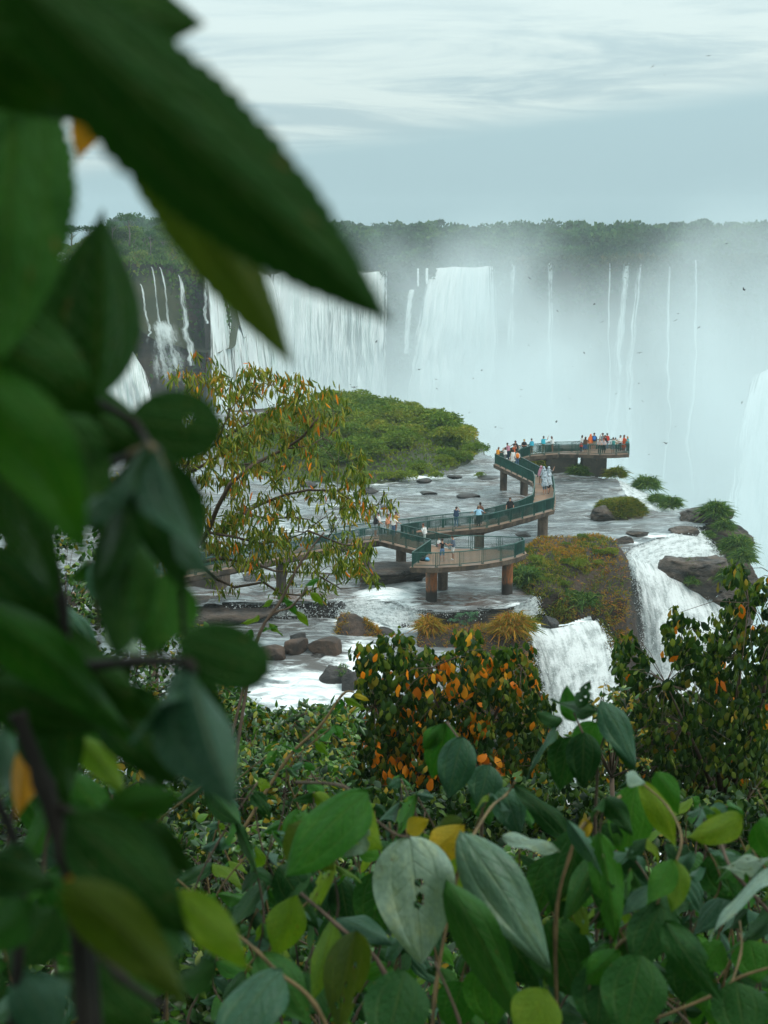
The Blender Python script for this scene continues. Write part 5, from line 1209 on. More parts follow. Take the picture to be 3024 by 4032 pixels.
person(2456, 1779, 'w', 'hold', (.72, .10, .03), RED, "woman in red orange dress at the right end of the far platform", -70, 1.74, extra='dress', hair=(.10, .04, .02), group=FP)
person(2469, 1780, 'w', 'stand', (.05, .36, .38), GRY, "fair haired woman in teal top at the right corner of the far platform", 40, 1.62, sleeve='none', hair=(.4, .2, .08), group=FP)
RP = "people in rain ponchos"
person(2129, 1906, 'w', 'stand', PNK, SK1, "person in pink tinted rain poncho at the left of the poncho group", 0, 1.66, 'short', extra='poncho', hair=(.1, .04, .02), group=RP)
person(2144, 1921, 'm', 'stand', GRY, DEN, "person in grey rain poncho in the middle of the poncho group", 10, 1.72, 'short', extra='poncho', group=RP)
person(2160, 1914, 'm', 'wave', GRY, DEN, "person in grey rain poncho at the right railing, back of the poncho group", -50, 1.76, 'short', extra='poncho', group=RP)
person(2144, 1949, 'm', 'stand', GRY, (.10, .20, .27), "person in rain poncho and blue shorts in front of the poncho group", 0, 1.72, 'short', extra='poncho', shoes=WHT, group=RP)
person(2161, 1944, 'w', 'walk', GRY, BLK, "person in rain poncho and black shorts at the front right of the poncho group", 10, 1.72, 'short', extra='poncho', shoes=BLK, long=False, group=RP)
person(2140, 1908, 'w', 'stand', GRY, DEN, "red haired person between two ponchos at the back of the poncho group", 0, 1.64, 'short', extra='poncho', hair=(.25, .06, .03), group=RP)

# ================================================================== swifts over the gorge
g = np.random.default_rng(5); M_bird = plain("dark_plumage", (0.02, 0.02, 0.022))
mb = MB(); mb.tube([(0, -.20, 0), (0, -.08, .0), (0, .08, .01), (0, .19, 0)], [.012, .04, .045, .012], 6)
for s in (-1, 1):
    mb.add([(s * .03, .06, .02), (s * .22, .10, .07), (s * .48, -.10, .02), (s * .2, .0, .065), (s * .03, -.05, .015), (s * .03, .06, .012), (s * .22, .10, .062), (s * .2, .0, .057)], [(0, 1, 3, 4), (1, 2, 3), (5, 7, 6), (6, 7, 2)])
    mb.add([(0, -.17, 0), (s * .05, -.30, 0), (s * .015, -.22, .006)], [(0, 1, 2)])
BIRD = mesh_data("swift", mb.V, mb.F, (M_bird,), smooth=True)
spots = [(2617, 296), (2570, 262), (2790, 220), (1985, 842), (2085, 1095), (2480, 1083), (2670, 1235), (2340, 1198), (2195, 1225), (2372, 1268), (2518, 1390), (2515, 1510), (2082, 1360), (2255, 1444), (1897, 1458), (1863, 1490), (1717, 1494), (1408, 1400), (1482, 1346), (2243, 1570), (2530, 1580), (2425, 1551), (2922, 1585), (2052, 1535), (2660, 1680), (1847, 1625), (2192, 1660), (2752, 1290), (2570, 1875), (2480, 1610), (1380, 1515), (1395, 1525), (1650, 1455), (2050, 1560), (2660, 1262), (2980, 896), (2930, 1140), (2300, 1390), (1972, 1686), (2190, 1661), (1951, 1682), (2620, 1745), (2605, 1800), (2555, 1790), (1720, 1530), (2860, 960)]
for k, (u, v) in enumerate(spots):
    p = Q(u, v, g.uniform(70, 145)); o = bpy.data.objects.new("swift", BIRD); o.location = p; o.rotation_euler = (g.uniform(-.6, .6), g.uniform(-.8, .8), g.uniform(0, 6.28)); s = g.uniform(.28, .55); o.scale = (s, s, s); link(o)
    tag(o, "tiny dark swift flying over the misty gorge", "bird", "swifts flying over the gorge")

# ================================================================== the slope below the camera
def slope_z(x, y):
    z = np.interp(y, [-6, 0, 2, 4, 9, 14, 20, 25, 32, 40, 52, 62, 74, 80], [24.4, 23.6, 23.3, 22.4, 20.3, 18.2, 15.6, 12.0, 7.0, 2.6, -3.0, -6.5, -9.5, -12.5])
    z = z + np.where(y > 25, np.interp(x, [-30, -8, 4, 20], [2.5, 0, -1.0, -5.0]), 0) * np.clip((y - 25) / 20, 0, 1)
    return z
gx = np.linspace(-32, 34, 110); gy = np.linspace(-6, 80, 150)
Xg, Yg = np.meshgrid(gx, gy, indexing='ij'); Zg = slope_z(Xg.ravel(), Yg.ravel()) + 0.3 * fbm(np.c_[Xg.ravel() * .5, Yg.ravel() * .5, 0 * Xg.ravel()], 3, 71)
hill = mesh("hillside", np.c_[Xg.ravel(), Yg.ravel(), Zg], grid_faces(110, 150), M_soil, smooth=True); tag(hill, kind='structure')

def profile(t, wmax=0.36, sharp=1.15):
    a = np.clip(t, 0, 1); pw = sharp * wmax / (1 - wmax); w = a ** pw * (1 - a) ** sharp
    tm = np.linspace(0, 1, 200); wm = tm ** pw * (1 - tm) ** sharp
    return w / wm.max()
def leaf_template(nl, nh, wmax=0.36, sharp=1.0, bend=0.25, fold=0.15, serr=0.0, wavy=0.0, ribs=0.0, seed=0, twist=0.0, side=0.0):
    """unit leaf along +Y (0..1), half width 0.5, upper side +Z -> V, F, UV"""
    t = np.linspace(0, 1, nl + 1); s = np.linspace(-1, 1, 2 * nh + 1)
    w = np.maximum(profile(t, wmax, sharp), 0.012)
    V, UV = [], []
    for i, ti in enumerate(t):
        for sj in s:
            e = 1 + (serr * (1 if i % 2 else -1) * (0.35 + 1.3 * ((i * 7919 + int(sj > 0) * 31) % 97) / 97) if abs(sj) == 1 and 0 < i < nl else 0)
            x = 0.5 * w[i] * sj * e
            z = -bend * ti ** 2 - fold * abs(sj) * w[i] * 0.5 * (1 if fold > 0 else 1) + wavy * math.sin(ti * 9 + sj * 2 + seed) * abs(sj) * 0.1
            if ribs: z += ribs * (0.5 - abs((abs(sj) * 2.0) % 1.0 - 0.5)) * w[i] * 0.22
            ct, st = math.cos(twist * ti), math.sin(twist * ti); z0 = -bend * ti ** 2
            x, z = x * ct - (z - z0) * st + side * math.sin(math.pi * ti), z0 + x * st + (z - z0) * ct
            V.append((x, ti - 0.12 * bend * ti ** 2, z)); UV.append((0.5 + 0.5 * sj, ti))
    return np.array(V), grid_faces(nl + 1, 2 * nh + 1)[:, ::-1], np.array(UV)
def leaf_frames(d, n):
    d = unit(d); n = unit(n - d * (n * d).sum(-1, keepdims=True)); s = np.cross(d, n); return s, d, n
def leaf_batch(tpl, p, d, n, L, Wd):
    V0, F0, _ = tpl; s, d, n = leaf_frames(d, n); L = np.asarray(L)[:, None, None]; Wd = np.asarray(Wd)[:, None, None]
    V = p[:, None, :] + s[:, None, :] * V0[None, :, 0:1] * Wd + d[:, None, :] * V0[None, :, 1:2] * L + n[:, None, :] * V0[None, :, 2:3] * L
    Fq = (F0[None] + (np.arange(len(p)) * len(V0))[:, None, None]).reshape(-1, 4)
    return V.reshape(-1, 3), Fq
def leaf_matrix(p, d, n, L, Wd):
    s, d, n = leaf_frames(np.asarray(d, float)[None], np.asarray(n, float)[None]); s, d, n = s[0], d[0], n[0]
    return Matrix(((s[0] * Wd, d[0] * L, n[0] * L, p[0]), (s[1] * Wd, d[1] * L, n[1] * L, p[1]), (s[2] * Wd, d[2] * L, n[2] * L, p[2]), (0, 0, 0, 1)))
def leafm(name, stops, rough=0.42, spec=0.4, trans=0.22, veins=False, tcol=(1.5, 1.6, 0.5)):
    m, t = newmat(name)
    r = mth(t, 'FRACT', mth(t, 'ADD', nd(t, 'NewGeometry').outputs['Random Per Island'], nd(t, 'ObjectInfo').outputs['Random']))
    c = ramp(t, r, stops); nb = None; pos = nd(t, 'NewGeometry').outputs['Position']
    if veins:
        uv = nd(t, 'SeparateXYZ', {0: nd(t, 'UVMap').outputs[0]}); u, v = uv.outputs[0], uv.outputs[1]
        a = mth(t, 'ABSOLUTE', mth(t, 'SUBTRACT', u, 0.5))
        mid = mapr(t, a, 0.0, 0.03, 1, 0)
        lat = mth(t, 'ABSOLUTE', mth(t, 'SUBTRACT', mth(t, 'FRACT', mth(t, 'MULTIPLY', mth(t, 'SUBTRACT', v, mth(t, 'MULTIPLY', a, 0.55)), 8.0)), 0.5))
        lat = mth(t, 'MULTIPLY', mapr(t, lat, 0.0, 0.10, 1, 0), mapr(t, a, 0.20, 0.27, 1, 0.3))
        lon = mapr(t, mth(t, 'ABSOLUTE', mth(t, 'SUBTRACT', a, 0.27)), 0.0, 0.035, 0.8, 0)
        vn = mth(t, 'MAXIMUM', mth(t, 'MAXIMUM', mid, mth(t, 'MULTIPLY', lat, 0.6)), mth(t, 'MULTIPLY', lon, 0.6))
        spots = mapr(t, noise(t, nd(t, 'TexCoord').outputs['Object'], 5, 4), 0.45, 0.75)
        fine = noise(t, nd(t, 'TexCoord').outputs['Object'], 22, 5, 0.7); c = mixc(t, mapr(t, fine, 0.35, 0.65), mixc(t, 1.0, c, (0.72, 0.78, 0.8, 1), 'MULTIPLY'), c)
        c = mixc(t, mapr(t, noise(t, nd(t, 'TexCoord').outputs['Object'], 9, 3), 0.66, 0.72, 0, 0.7), c, (0.10, 0.06, 0.02))
        c = mixc(t, mth(t, 'MULTIPLY', vn, 0.17), c, mixc(t, 0.5, c, (0.30, 0.34, 0.12)))
        c = mixc(t, mth(t, 'MULTIPLY', spots, 0.45), c, mixc(t, 1.0, c, (1.5, 1.15, 0.6, 1), 'MULTIPLY'))
        nb = bump(t, mth(t, 'SUBTRACT', noise(t, nd(t, 'TexCoord').outputs['Object'], 14, 3), mth(t, 'MULTIPLY', vn, 0.8)), 0.6, 0.004)
    b = bsdf(t, c, rough, spec * 0.55, nb)
    tr = nd(t, 'BsdfTranslucent', {'Color': mixc(t, 1.0, c, tcol, 'MULTIPLY')}).outputs[0]
    out(t, nd(t, 'MixShader', {0: trans, 1: b, 2: tr}).outputs[0]); return m
M_twig = plain("twig_bark", (0.085, 0.062, 0.045), 0.8, 0.2, 0.3, 20)
M_twig_tan = plain("tan_stem", (0.12, 0.085, 0.038), 0.7, 0.25, 0.3, 40)
M_stem_dark = plain("dark_stem", (0.018, 0.016, 0.012), 0.7, 0.2, 0.3, 30)

def in_poly(poly, n, g, dens=None):
    poly = np.array(poly, float); lo, hi = poly.min(0), poly.max(0); o = np.empty((0, 2))
    while len(o) < n:
        q = g.uniform(lo, hi, (n * 2, 2)); q = q[poly_mask(q[:, 0], q[:, 1], poly)]
        if dens is not None: q = q[g.random(len(q)) < dens(q)]
        o = np.concatenate([o, q])
    return o[:n]
def emit_leaves(root, data, tpl, mats, names, nparts, g):
    """data: p,d,n,L,W,mi arrays. The nparts nearest leaves become parts, the rest one foliage part per material"""
    p, d, n, L, Wd, mi = data
    order = np.argsort(p[:, 1] - 6 * L); head = order[:nparts]; tail = order[nparts:]
    mds = [mesh_data("leaf", tpl[0], tpl[1], (m_,), smooth=True) for m_ in mats]
    for i in head:
        o = bpy.data.objects.new("leaf", mds[mi[i]]); COL.objects.link(o); o.parent = root
        o.matrix_local = Matrix.Translation(-root.location) @ leaf_matrix(p[i], d[i], n[i], L[i], Wd[i])
    if len(tail):
        V, Fq = leaf_batch(tpl, p[tail], d[tail], n[tail], L[tail], Wd[tail])
        o = mesh("foliage", V - np.array(root.location), Fq, mats, root, mi=np.repeat(mi[tail], len(tpl[1])), smooth=True); o['kind'] = 'stuff'
def clusters(c, per, L, W_, g, hang=1.0, spreadd=0.6, Ljit=0.3, mi_p=(1,), face=0.5, rad=None):
    """leaves in bunches round the points c"""
    n = len(c) * per; base = np.repeat(c, per, 0) + g.normal(size=(n, 3)) * (rad if rad is not None else L * 0.35)
    d = g.normal(size=(n, 3)) * spreadd + np.array([0, 0, -hang]); nn = g.normal(size=(n, 3)) * 0.6 + np.array([0, -face, 0.7])
    l = L * g.uniform(1 - Ljit, 1 + Ljit, n); w = l / L * W_ * g.uniform(.8, 1.2, n)
    return base, d, nn, l, w, g.choice(len(mi_p), n, p=np.array(mi_p) / sum(mi_p))
def px_to_world(q, Y):
    return np.array([Q(u, v, y) for (u, v), y in zip(q, Y)])

LANCE = leaf_template(4, 1, 0.42, 0.9, 0.18, 0.25); OVAL = leaf_template(5, 1, 0.55, 0.75, 0.25, 0.2, wavy=0.6); OVATE = leaf_template(5, 1, 0.34, 1.0, 0.30, 0.2)
G_olive = leafm("olive_leaf", [(0, (0.040, 0.085, 0.012)), (.5, (0.12, 0.175, 0.020)), (.85, (0.22, 0.24, 0.025)), (1, (0.30, 0.26, 0.03))])
G_orange = leafm("orange_leaf", [(0, (0.55, 0.15, 0.008)), (.5, (0.78, 0.24, 0.012)), (1, (0.66, 0.32, 0.02))], 0.5, 0.3, 0.3, tcol=(1.2, 1.0, 0.6))
G_yellow = leafm("yellowing_leaf", [(0, (0.16, 0.14, 0.018)), (.6, (0.27, 0.20, 0.025)), (1, (0.33, 0.21, 0.03))], 0.5, 0.3, 0.3, tcol=(1.2, 1.1, 0.6))
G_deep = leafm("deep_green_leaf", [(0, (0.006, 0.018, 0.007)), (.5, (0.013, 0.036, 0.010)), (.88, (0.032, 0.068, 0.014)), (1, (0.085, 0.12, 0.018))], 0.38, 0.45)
G_bush = leafm("bush_leaf", [(0, (0.008, 0.026, 0.008)), (.5, (0.022, 0.058, 0.012)), (.85, (0.055, 0.105, 0.018)), (1, (0.13, 0.15, 0.02))], 0.42, 0.35, 0.25)
G_tip = leafm("young_leaf", [(0, (0.060, 0.115, 0.018)), (1, (0.150, 0.180, 0.025))], 0.45, 0.35, 0.3)
G_fresh = leafm("fresh_leaf", [(0, (0.011, 0.042, 0.009)), (.45, (0.030, 0.098, 0.016)), (.85, (0.080, 0.175, 0.020)), (1, (0.22, 0.24, 0.022))], 0.34, 1.0, 0.25)
def tree(name, label, cat, root_px, root_Y, poly, Y0, thick, ncl, per, L, W_, tpl, mats, probs, seed, nparts=300, hang=1.0, dens=None, limbs=(), twig_r=0.012, spreadd=0.6, trunk_r=0.08, limb_leaf=0, colour=None, face=0.5, group=None, to_ground=True):
    g = np.random.default_rng(seed)
    q = in_poly(poly, ncl, g, dens); Y = Y0 + thick * (g.beta(1.6, 1.6, ncl) - 0.5)
    c = px_to_world(q, Y)
    base = Q(*root_px, root_Y); gz = float(slope_z(np.array([base.x]), np.array([base.y]))[0])
    rootz = min(base.z, gz) if to_ground else base.z
    root = empty(name, (base.x, base.y, rootz)); tag(root, label, cat, group); off = -Vector(root.location)
    mb = MB(); lp_ = []
    if to_ground: mb.tube([Vector((base.x, base.y, rootz - 0.3)) + off, Vector((base.x + 0.05, base.y, (rootz + base.z) / 2)) + off, base + off], [trunk_r * 1.3, trunk_r * 1.1, trunk_r], 8)
    for lb in limbs:
        r0, r1, pts = lb; W3 = []
        yy = Y0 + g.uniform(-.3, .3) * thick
        for k, (u, v) in enumerate(pts): W3.append(Q(u, v, yy + 0.15 * thick * math.sin(k * 1.7 + seed)))
        mb.tube([w + off for w in W3], list(np.linspace(r0, r1, len(W3))), 7)
        for a, b in zip(W3[:-1], W3[1:]): lp_ += [a.lerp(b, k / 5) for k in range(5)]
    if not limbs:
        for k in range(9):
            e = Vector(c[g.integers(0, len(c))]); mid = base.lerp(e, 0.5) + Vector(g.normal(size=3)) * 0.12
            mb.tube([base + off, mid + off, e + off], [trunk_r * .6, trunk_r * .35, twig_r], 6); lp_ += [base.lerp(mid, .5), mid, mid.lerp(e, .5), e]
    mb.build("trunk", M_twig, root, smooth=True)
    lpn = np.array(lp_); mb = MB(); sel = g.permutation(len(c))[:min(len(c), 260)]
    for i in sel:
        dd = np.linalg.norm(lpn - c[i], axis=1); k = int(dd.argmin())
        if dd[k] < 0.02 or dd[k] > 1.6: continue
        a = Vector(lpn[k]); b = Vector(c[i]); md = a.lerp(b, .5) + Vector((0, 0, 0.10 * dd[k]))
        mb.tube([a + off, md + off, b + off], [twig_r, twig_r * .7, twig_r * .4], 4)
    if mb.V: mb.build("twigs", M_twig, root)['kind'] = 'stuff'
    if limb_leaf:
        k = g.integers(0, len(lpn), limb_leaf); c = np.concatenate([c, lpn[k] + g.normal(size=(limb_leaf, 3)) * 0.12])
    data = list(clusters(c, per, L, W_, g, hang, spreadd, 0.3, probs, face))
    if colour is not None: data[5] = colour(data, g)
    if len(mats) > 3: og = data[5] == 1; data[3] = np.where(og, data[3] * 1.3, data[3]); data[4] = np.where(og, data[4] * 1.35, data[4])
    if len(mats) > 3:                                       # young leaves at the shoot tips
        hz = (data[0][:, 2] - np.repeat(c, per, 0)[:, 2]) / (L * 0.35); young = (data[5] == 0) & (hz > 0.8) & (g.random(len(hz)) < 0.7)
        data[5] = np.where(young, 3, data[5]); data[3] = np.where(young, data[3] * 0.75, data[3]); data[4] = np.where(young, data[4] * 0.8, data[4])
    emit_leaves(root, data, tpl, mats, None, nparts, g)
    return root
zs = lambda L_: [(550 + x / 1.58, 1350 + y / 1.58) for x, y in L_]
# drooping tree on the left
LT = [(690, 1375), (820, 1360), (860, 1440), (900, 1500), (960, 1440), (1020, 1450), (1180, 1480), (1250, 1490), (1225, 1525), (1330, 1530), (1385, 1625), (1355, 1680), (1450, 1780), (1430, 1870), (1540, 1940), (1565, 2005), (1470, 2030), (1350, 2030), (1390, 2100), (1500, 2140), (1470, 2220), (1495, 2290), (1420, 2280), (1280, 2240), (1100, 2250), (900, 2225), (800, 2190), (620, 2190), (500, 2250), (400, 2200), (420, 1900), (560, 1700), (660, 1500)]
def lt_d(q):
    u, v = q[:, 0], q[:, 1]; d = np.ones(len(q))
    for (cu, cv, ru, rv, s) in ((1250, 1900, 170, 60, .75), (960, 1690, 80, 40, .7), (1330, 1760, 60, 60, .4), (900, 1930, 60, 60, .5), (1050, 2030, 90, 30, .4), (1450, 2080, 60, 30, .8), (840, 1480, 60, 30, .5)): d -= s * np.exp(-((u - cu) / ru) ** 2 - ((v - cv) / rv) ** 2)
    d *= 0.15 + 1.3 * vnoise(np.c_[u / 85, v / 55, 0 * u], 5) ** 1.4; return d
def lt_c(data, g):
    p = data[0]; v = np.array([1.0]); n = len(p); s = 1132 / F
    up = (p[:, 2] - 20.0) / 2.2; lf = (-p[:, 0] - 1.0) / 2.0
    po = np.clip(0.022 + 0.03 * up + 0.02 * lf, 0.010, 0.09); py = np.clip(0.10 + 0.08 * up + .05 * lf, .05, .26); r = g.random(n); cl = vnoise(p * 3.0, 9) ** 1.5
    r = np.clip(r + 0.25 * (0.45 - cl), 0, 1)
    return np.where(r < po, 1, np.where(r < po + py, 2, 0))
limbs = [(.050, .016, zs([(60, 1560), (250, 1400), (420, 1180), (490, 1010), (560, 880), (700, 760), (900, 660), (1010, 590), (1110, 470)])), (.040, .008, zs([(200, 1440), (320, 1060), (300, 760), (480, 620), (640, 520), (860, 400), (960, 330)])),
         (.028, .008, zs([(330, 800), (480, 710), (620, 660), (760, 640)])), (.022, .006, zs([(560, 880), (610, 760), (680, 750), (800, 820), (900, 855)])), (.036, .008, zs([(500, 1180), (640, 1060), (760, 1000), (920, 940), (1050, 915), (1230, 920), (1400, 1040), (1500, 1000)])),
         (.024, .007, zs([(640, 1060), (800, 1095), (950, 1085), (1060, 1100)])), (.026, .007, zs([(430, 1180), (600, 1210), (760, 1250), (900, 1230), (1050, 1170)])), (.034, .010, zs([(250, 1400), (490, 1340), (560, 1350), (700, 1370), (840, 1420), (1040, 1430), (1250, 1440)])),
         (.034, .009, zs([(250, 1400), (390, 1390), (480, 1470), (590, 1520), (770, 1490), (880, 1560), (1000, 1570), (1130, 1510), (1180, 1440)])), (.018, .006, zs([(1050, 1170), (1250, 1250), (1400, 1270)])), (.016, .005, zs([(1100, 1440), (1250, 1530), (1400, 1520)])), (.018, .006, zs([(300, 760), (330, 500), (400, 250), (420, 60)])), (.016, .005, zs([(480, 620), (560, 420), (700, 260)])), (.016, .005, zs([(900, 660), (1060, 640), (1250, 520)]))]
tree("drooping_tree", "wide drooping tree with narrow olive and orange leaves hanging over the walkway's left part", "tree", (588, 2337), 22, LT, 22, 3.0, 560, 12, 0.150, 0.029, LANCE, (G_olive, G_orange, G_yellow), (1, .1, .2), 601, 300, 1.1, lt_d, limbs, 0.006, 0.45, 0.07, 60, lt_c)
# orange leaved tree in the middle
OB = [(1390, 2560), (1440, 2530), (1500, 2490), (1580, 2485), (1640, 2530), (1700, 2570), (1760, 2575), (1800, 2480), (1880, 2490), (1900, 2560), (2000, 2540), (2080, 2545), (2095, 2620), (2140, 2720), (2180, 2800), (2190, 2900), (2180, 3050), (2080, 3140), (1900, 3200), (1600, 3200), (1380, 3120), (1290, 2960), (1340, 2800), (1420, 2700), (1400, 2640)]
def ob_c(data, g):
    p = data[0]; n = len(p); cl = vnoise(p * 2.6 + 3, 12); hi = np.clip((p[:, 2] - 18.0) / 2.0, -0.5, 1)
    r = g.random(n); po = np.clip(0.004 + 0.24 * (cl > 0.66) * (hi > -0.1) + 0.012 * hi, .002, .3); return np.where(r < po, 1, np.where(r < po + .035 + 0.03 * hi, 2, 0))
tree("orange_leaved_tree", "dense dark green tree with scattered bright orange leaves, in front of the rapids", "tree", (1780, 3150), 18, OB, 17, 2.6, 1150, 6, 0.122, 0.064, OVAL, (G_bush, G_orange, G_yellow, G_tip), (1, .1, .1), 602, 300, 1.5, None, (), 0.006, 0.5, 0.08, 0, ob_c, 0.8)
# dark tree on the right
RT = [(3080, 2240), (3010, 2290), (2970, 2350), (2935, 2230), (2900, 2205), (2850, 2270), (2845, 2400), (2780, 2480), (2700, 2400), (2640, 2400), (2620, 2480), (2600, 2560), (2560, 2600), (2520, 2500), (2470, 2470), (2420, 2520), (2430, 2700), (2400, 2800), (2420, 2900), (2300, 2960), (2280, 3120), (2420, 3220), (2700, 3260), (3080, 3260)]
def rt_d(q):
    u, v = q[:, 0], q[:, 1]; d = np.ones(len(q))
    for (cu, cv, ru, rv, s) in ((2580, 2600, 60, 60, 1.0), (2620, 2660, 60, 50, .9), (2780, 2440, 40, 30, .6), (2620, 2790, 70, 25, .8), (2700, 2720, 30, 60, .3), (2990, 2400, 50, 50, .5)): d -= s * np.exp(-((u - cu) / ru) ** 2 - ((v - cv) / rv) ** 2)
    return d * (0.6 + 0.6 * vnoise(np.c_[u / 70, v / 60, 0 * u], 6))
def rt_c(data, g):
    p = data[0]; n = len(p); cl = vnoise(p * 2.8 + 8, 14); hi = np.clip((p[:, 2] - 19.0) / 2.0, -0.5, 1)
    r = g.random(n); po = np.clip(0.001 + 0.05 * (cl > .70) + 0.006 * hi, .001, .12); return np.where(r < po, 1, np.where(r < po + .03, 2, 0))
tree("dark_leaved_tree", "dark leaved tree at the right edge with few orange leaves, before the cascade", "tree", (2850, 3200), 16.5, RT, 16, 2.6, 1150, 6, 0.115, 0.058, OVAL, (G_bush, G_orange, G_yellow, G_tip), (1, .1, .1), 603, 300, 1.5, rt_d, (), 0.006, 0.5, 0.08, 0, rt_c, 0.8)

# shrubs on the slope, in rows
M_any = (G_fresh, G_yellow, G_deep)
def shrub(label, poly, Y0, thick, ncl, per, L, W_, seed, probs=(1, .05, .25), nparts=200, hang=0.25, dens=None, name="shrub", mats=None, root=None, spreadd=0.9, tpl=None, group=None):
    cu, cv = np.mean(poly, 0); r = root or (cu, max(p[1] for p in poly))
    tree(name, label, "shrub", r, Y0, poly, Y0, thick, ncl, per, L, W_, tpl or OVATE, mats or M_any, probs, seed, nparts, hang, dens, (), 0.004, spreadd, 0.02, 0, None, 0.5, group)
shrub("leafy bank at the far left, behind the blurred leaves and the drooping tree's trunk", [(-60, 1880), (150, 1900), (330, 2000), (420, 2050), (560, 2200), (640, 2300), (760, 2420), (880, 2560), (1000, 2660), (900, 2800), (-60, 2800)], 15, 3, 754, 8, 0.0780, 0.0407, 611, (1, .10, .5))
shrub("bright green shrub below the boulders, left of the orange leaved tree", [(760, 2620), (860, 2680), (960, 2740), (1060, 2790), (1180, 2820), (1270, 2790), (1340, 2810), (1400, 2900), (1380, 3020), (760, 3020)], 13, 2.4, 609, 9, 0.0741, 0.0355, 612, (1, .14, .15), hang=0.15)
shrub("compound leaved shrub with hanging fingers of leaflets under the flat dark slab", [(1150, 2790), (1260, 2760), (1360, 2790), (1420, 2840), (1300, 2890), (1160, 2870)], 15, 1.0, 60, 12, 0.12, 0.035, 613, (1, .05, .1), 150, 0.4, tpl=LANCE)
shrub("shrub with small yellowish leaves in the lower middle left", [(700, 2960), (1000, 2930), (1350, 2960), (1380, 3300), (700, 3300)], 9.5, 2.0, 623, 10, 0.0608, 0.0296, 614, (1, .10, .3))
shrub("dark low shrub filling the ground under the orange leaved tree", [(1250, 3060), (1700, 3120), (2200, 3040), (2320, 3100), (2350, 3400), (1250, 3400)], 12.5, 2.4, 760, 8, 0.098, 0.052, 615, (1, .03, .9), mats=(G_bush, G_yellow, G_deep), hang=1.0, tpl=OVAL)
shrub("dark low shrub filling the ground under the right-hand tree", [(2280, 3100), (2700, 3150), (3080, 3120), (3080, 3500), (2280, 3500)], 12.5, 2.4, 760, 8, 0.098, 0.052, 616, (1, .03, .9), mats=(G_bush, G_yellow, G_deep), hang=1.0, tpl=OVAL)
shrub("small leaved shrub carpet at the lower left, among blurred stems", [(-60, 2750), (760, 2750), (820, 3400), (-60, 3400)], 9, 2.2, 725, 9, 0.0624, 0.0311, 617, (1, .06, .6))
shrub("glossy leaf carpet in the lower centre left", [(500, 3240), (1450, 3240), (1500, 3750), (480, 3750)], 6.2, 1.4, 754, 9, 0.0484, 0.0252, 618, (1, .05, .6))
shrub("glossy leaf carpet in the lower centre", [(1400, 3330), (2250, 3330), (2300, 3800), (1400, 3800)], 6.2, 1.4, 696, 9, 0.0484, 0.0252, 619, (1, .06, .7))
shrub("glossy leaf carpet at the lower right", [(2200, 3400), (3080, 3400), (3080, 3850), (2200, 3850)], 6.2, 1.4, 696, 9, 0.0484, 0.0252, 620, (1, .06, .7))
shrub("leaf carpet at the lower left corner", [(-60, 3330), (560, 3330), (600, 3850), (-60, 3850)], 5.4, 1.4, 609, 9, 0.0468, 0.0252, 621, (1, .05, .7))
shrub("leaf carpet along the lower edge of the view, left half", [(-60, 3700), (1500, 3680), (1500, 4150), (-60, 4150)], 4.0, 1.0, 899, 9, 0.0406, 0.0222, 622, (1, .05, .8))
shrub("leaf carpet along the lower edge of the view, right half", [(1450, 3720), (3080, 3760), (3080, 4150), (1450, 4150)], 4.0, 1.0, 899, 9, 0.0406, 0.0222, 623, (1, .05, .8))
shrub("thin yellow leaved shrub with open sprays in front of the smaller near waterfall", [(2290, 2720), (2380, 2700), (2480, 2730), (2520, 2850), (2560, 3000), (2380, 3060), (2250, 2900)], 11, 0.8, 46, 8, 0.06, 0.026, 624, (.4, .6, .2), 150, 0.3)
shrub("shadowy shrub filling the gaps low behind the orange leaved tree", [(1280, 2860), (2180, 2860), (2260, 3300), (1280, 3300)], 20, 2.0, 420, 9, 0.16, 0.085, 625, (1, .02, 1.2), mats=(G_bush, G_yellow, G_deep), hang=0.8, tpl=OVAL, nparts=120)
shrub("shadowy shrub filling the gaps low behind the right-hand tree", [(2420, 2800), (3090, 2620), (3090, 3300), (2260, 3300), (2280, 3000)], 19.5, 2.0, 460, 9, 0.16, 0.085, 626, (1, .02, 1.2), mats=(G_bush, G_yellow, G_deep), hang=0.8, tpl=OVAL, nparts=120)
# umbrella leaved sapling on the reddish bank
g = np.random.default_rng(640); b = P(1790, 2520, -0.9); sap = empty("sapling", b); tag(sap, "small umbrella leaved sapling standing on the reddish bank", "sapling"); mb = MB(); pts = []
for (dx, h) in ((0, 1.55), (.35, 1.75), (.75, 1.85), (1.15, 1.45), (.6, 1.3), (1.3, 1.9)):
    mb.tube([(dx * .6, 0, 0), (dx * .8, 0, h * .5), (dx, 0, h)], [.03, .022, .012], 5); pts.append((dx, 0, h))
mb.build("stem", M_twig, sap, smooth=True)
c = np.repeat(np.array(pts), 4, 0) + g.normal(size=(24, 3)) * (.14, .14, .08); n = 24 * 8; an = np.tile(np.arange(8) * .785, 24) + g.uniform(0, 1, n)
d = np.c_[np.cos(an), np.sin(an), -0.35 - 0.3 * g.random(n)]
emit_leaves(sap, (np.repeat(c, 8, 0) + np.array(b), d, np.tile([[0, 0, 1.0]], (n, 1)), g.uniform(.24, .34, n), g.uniform(.06, .09, n), np.zeros(n, int)), LANCE, (leafm("sapling_leaf", [(0, (.02, .075, .035)), (1, (.05, .12, .045))]),), None, n, g)

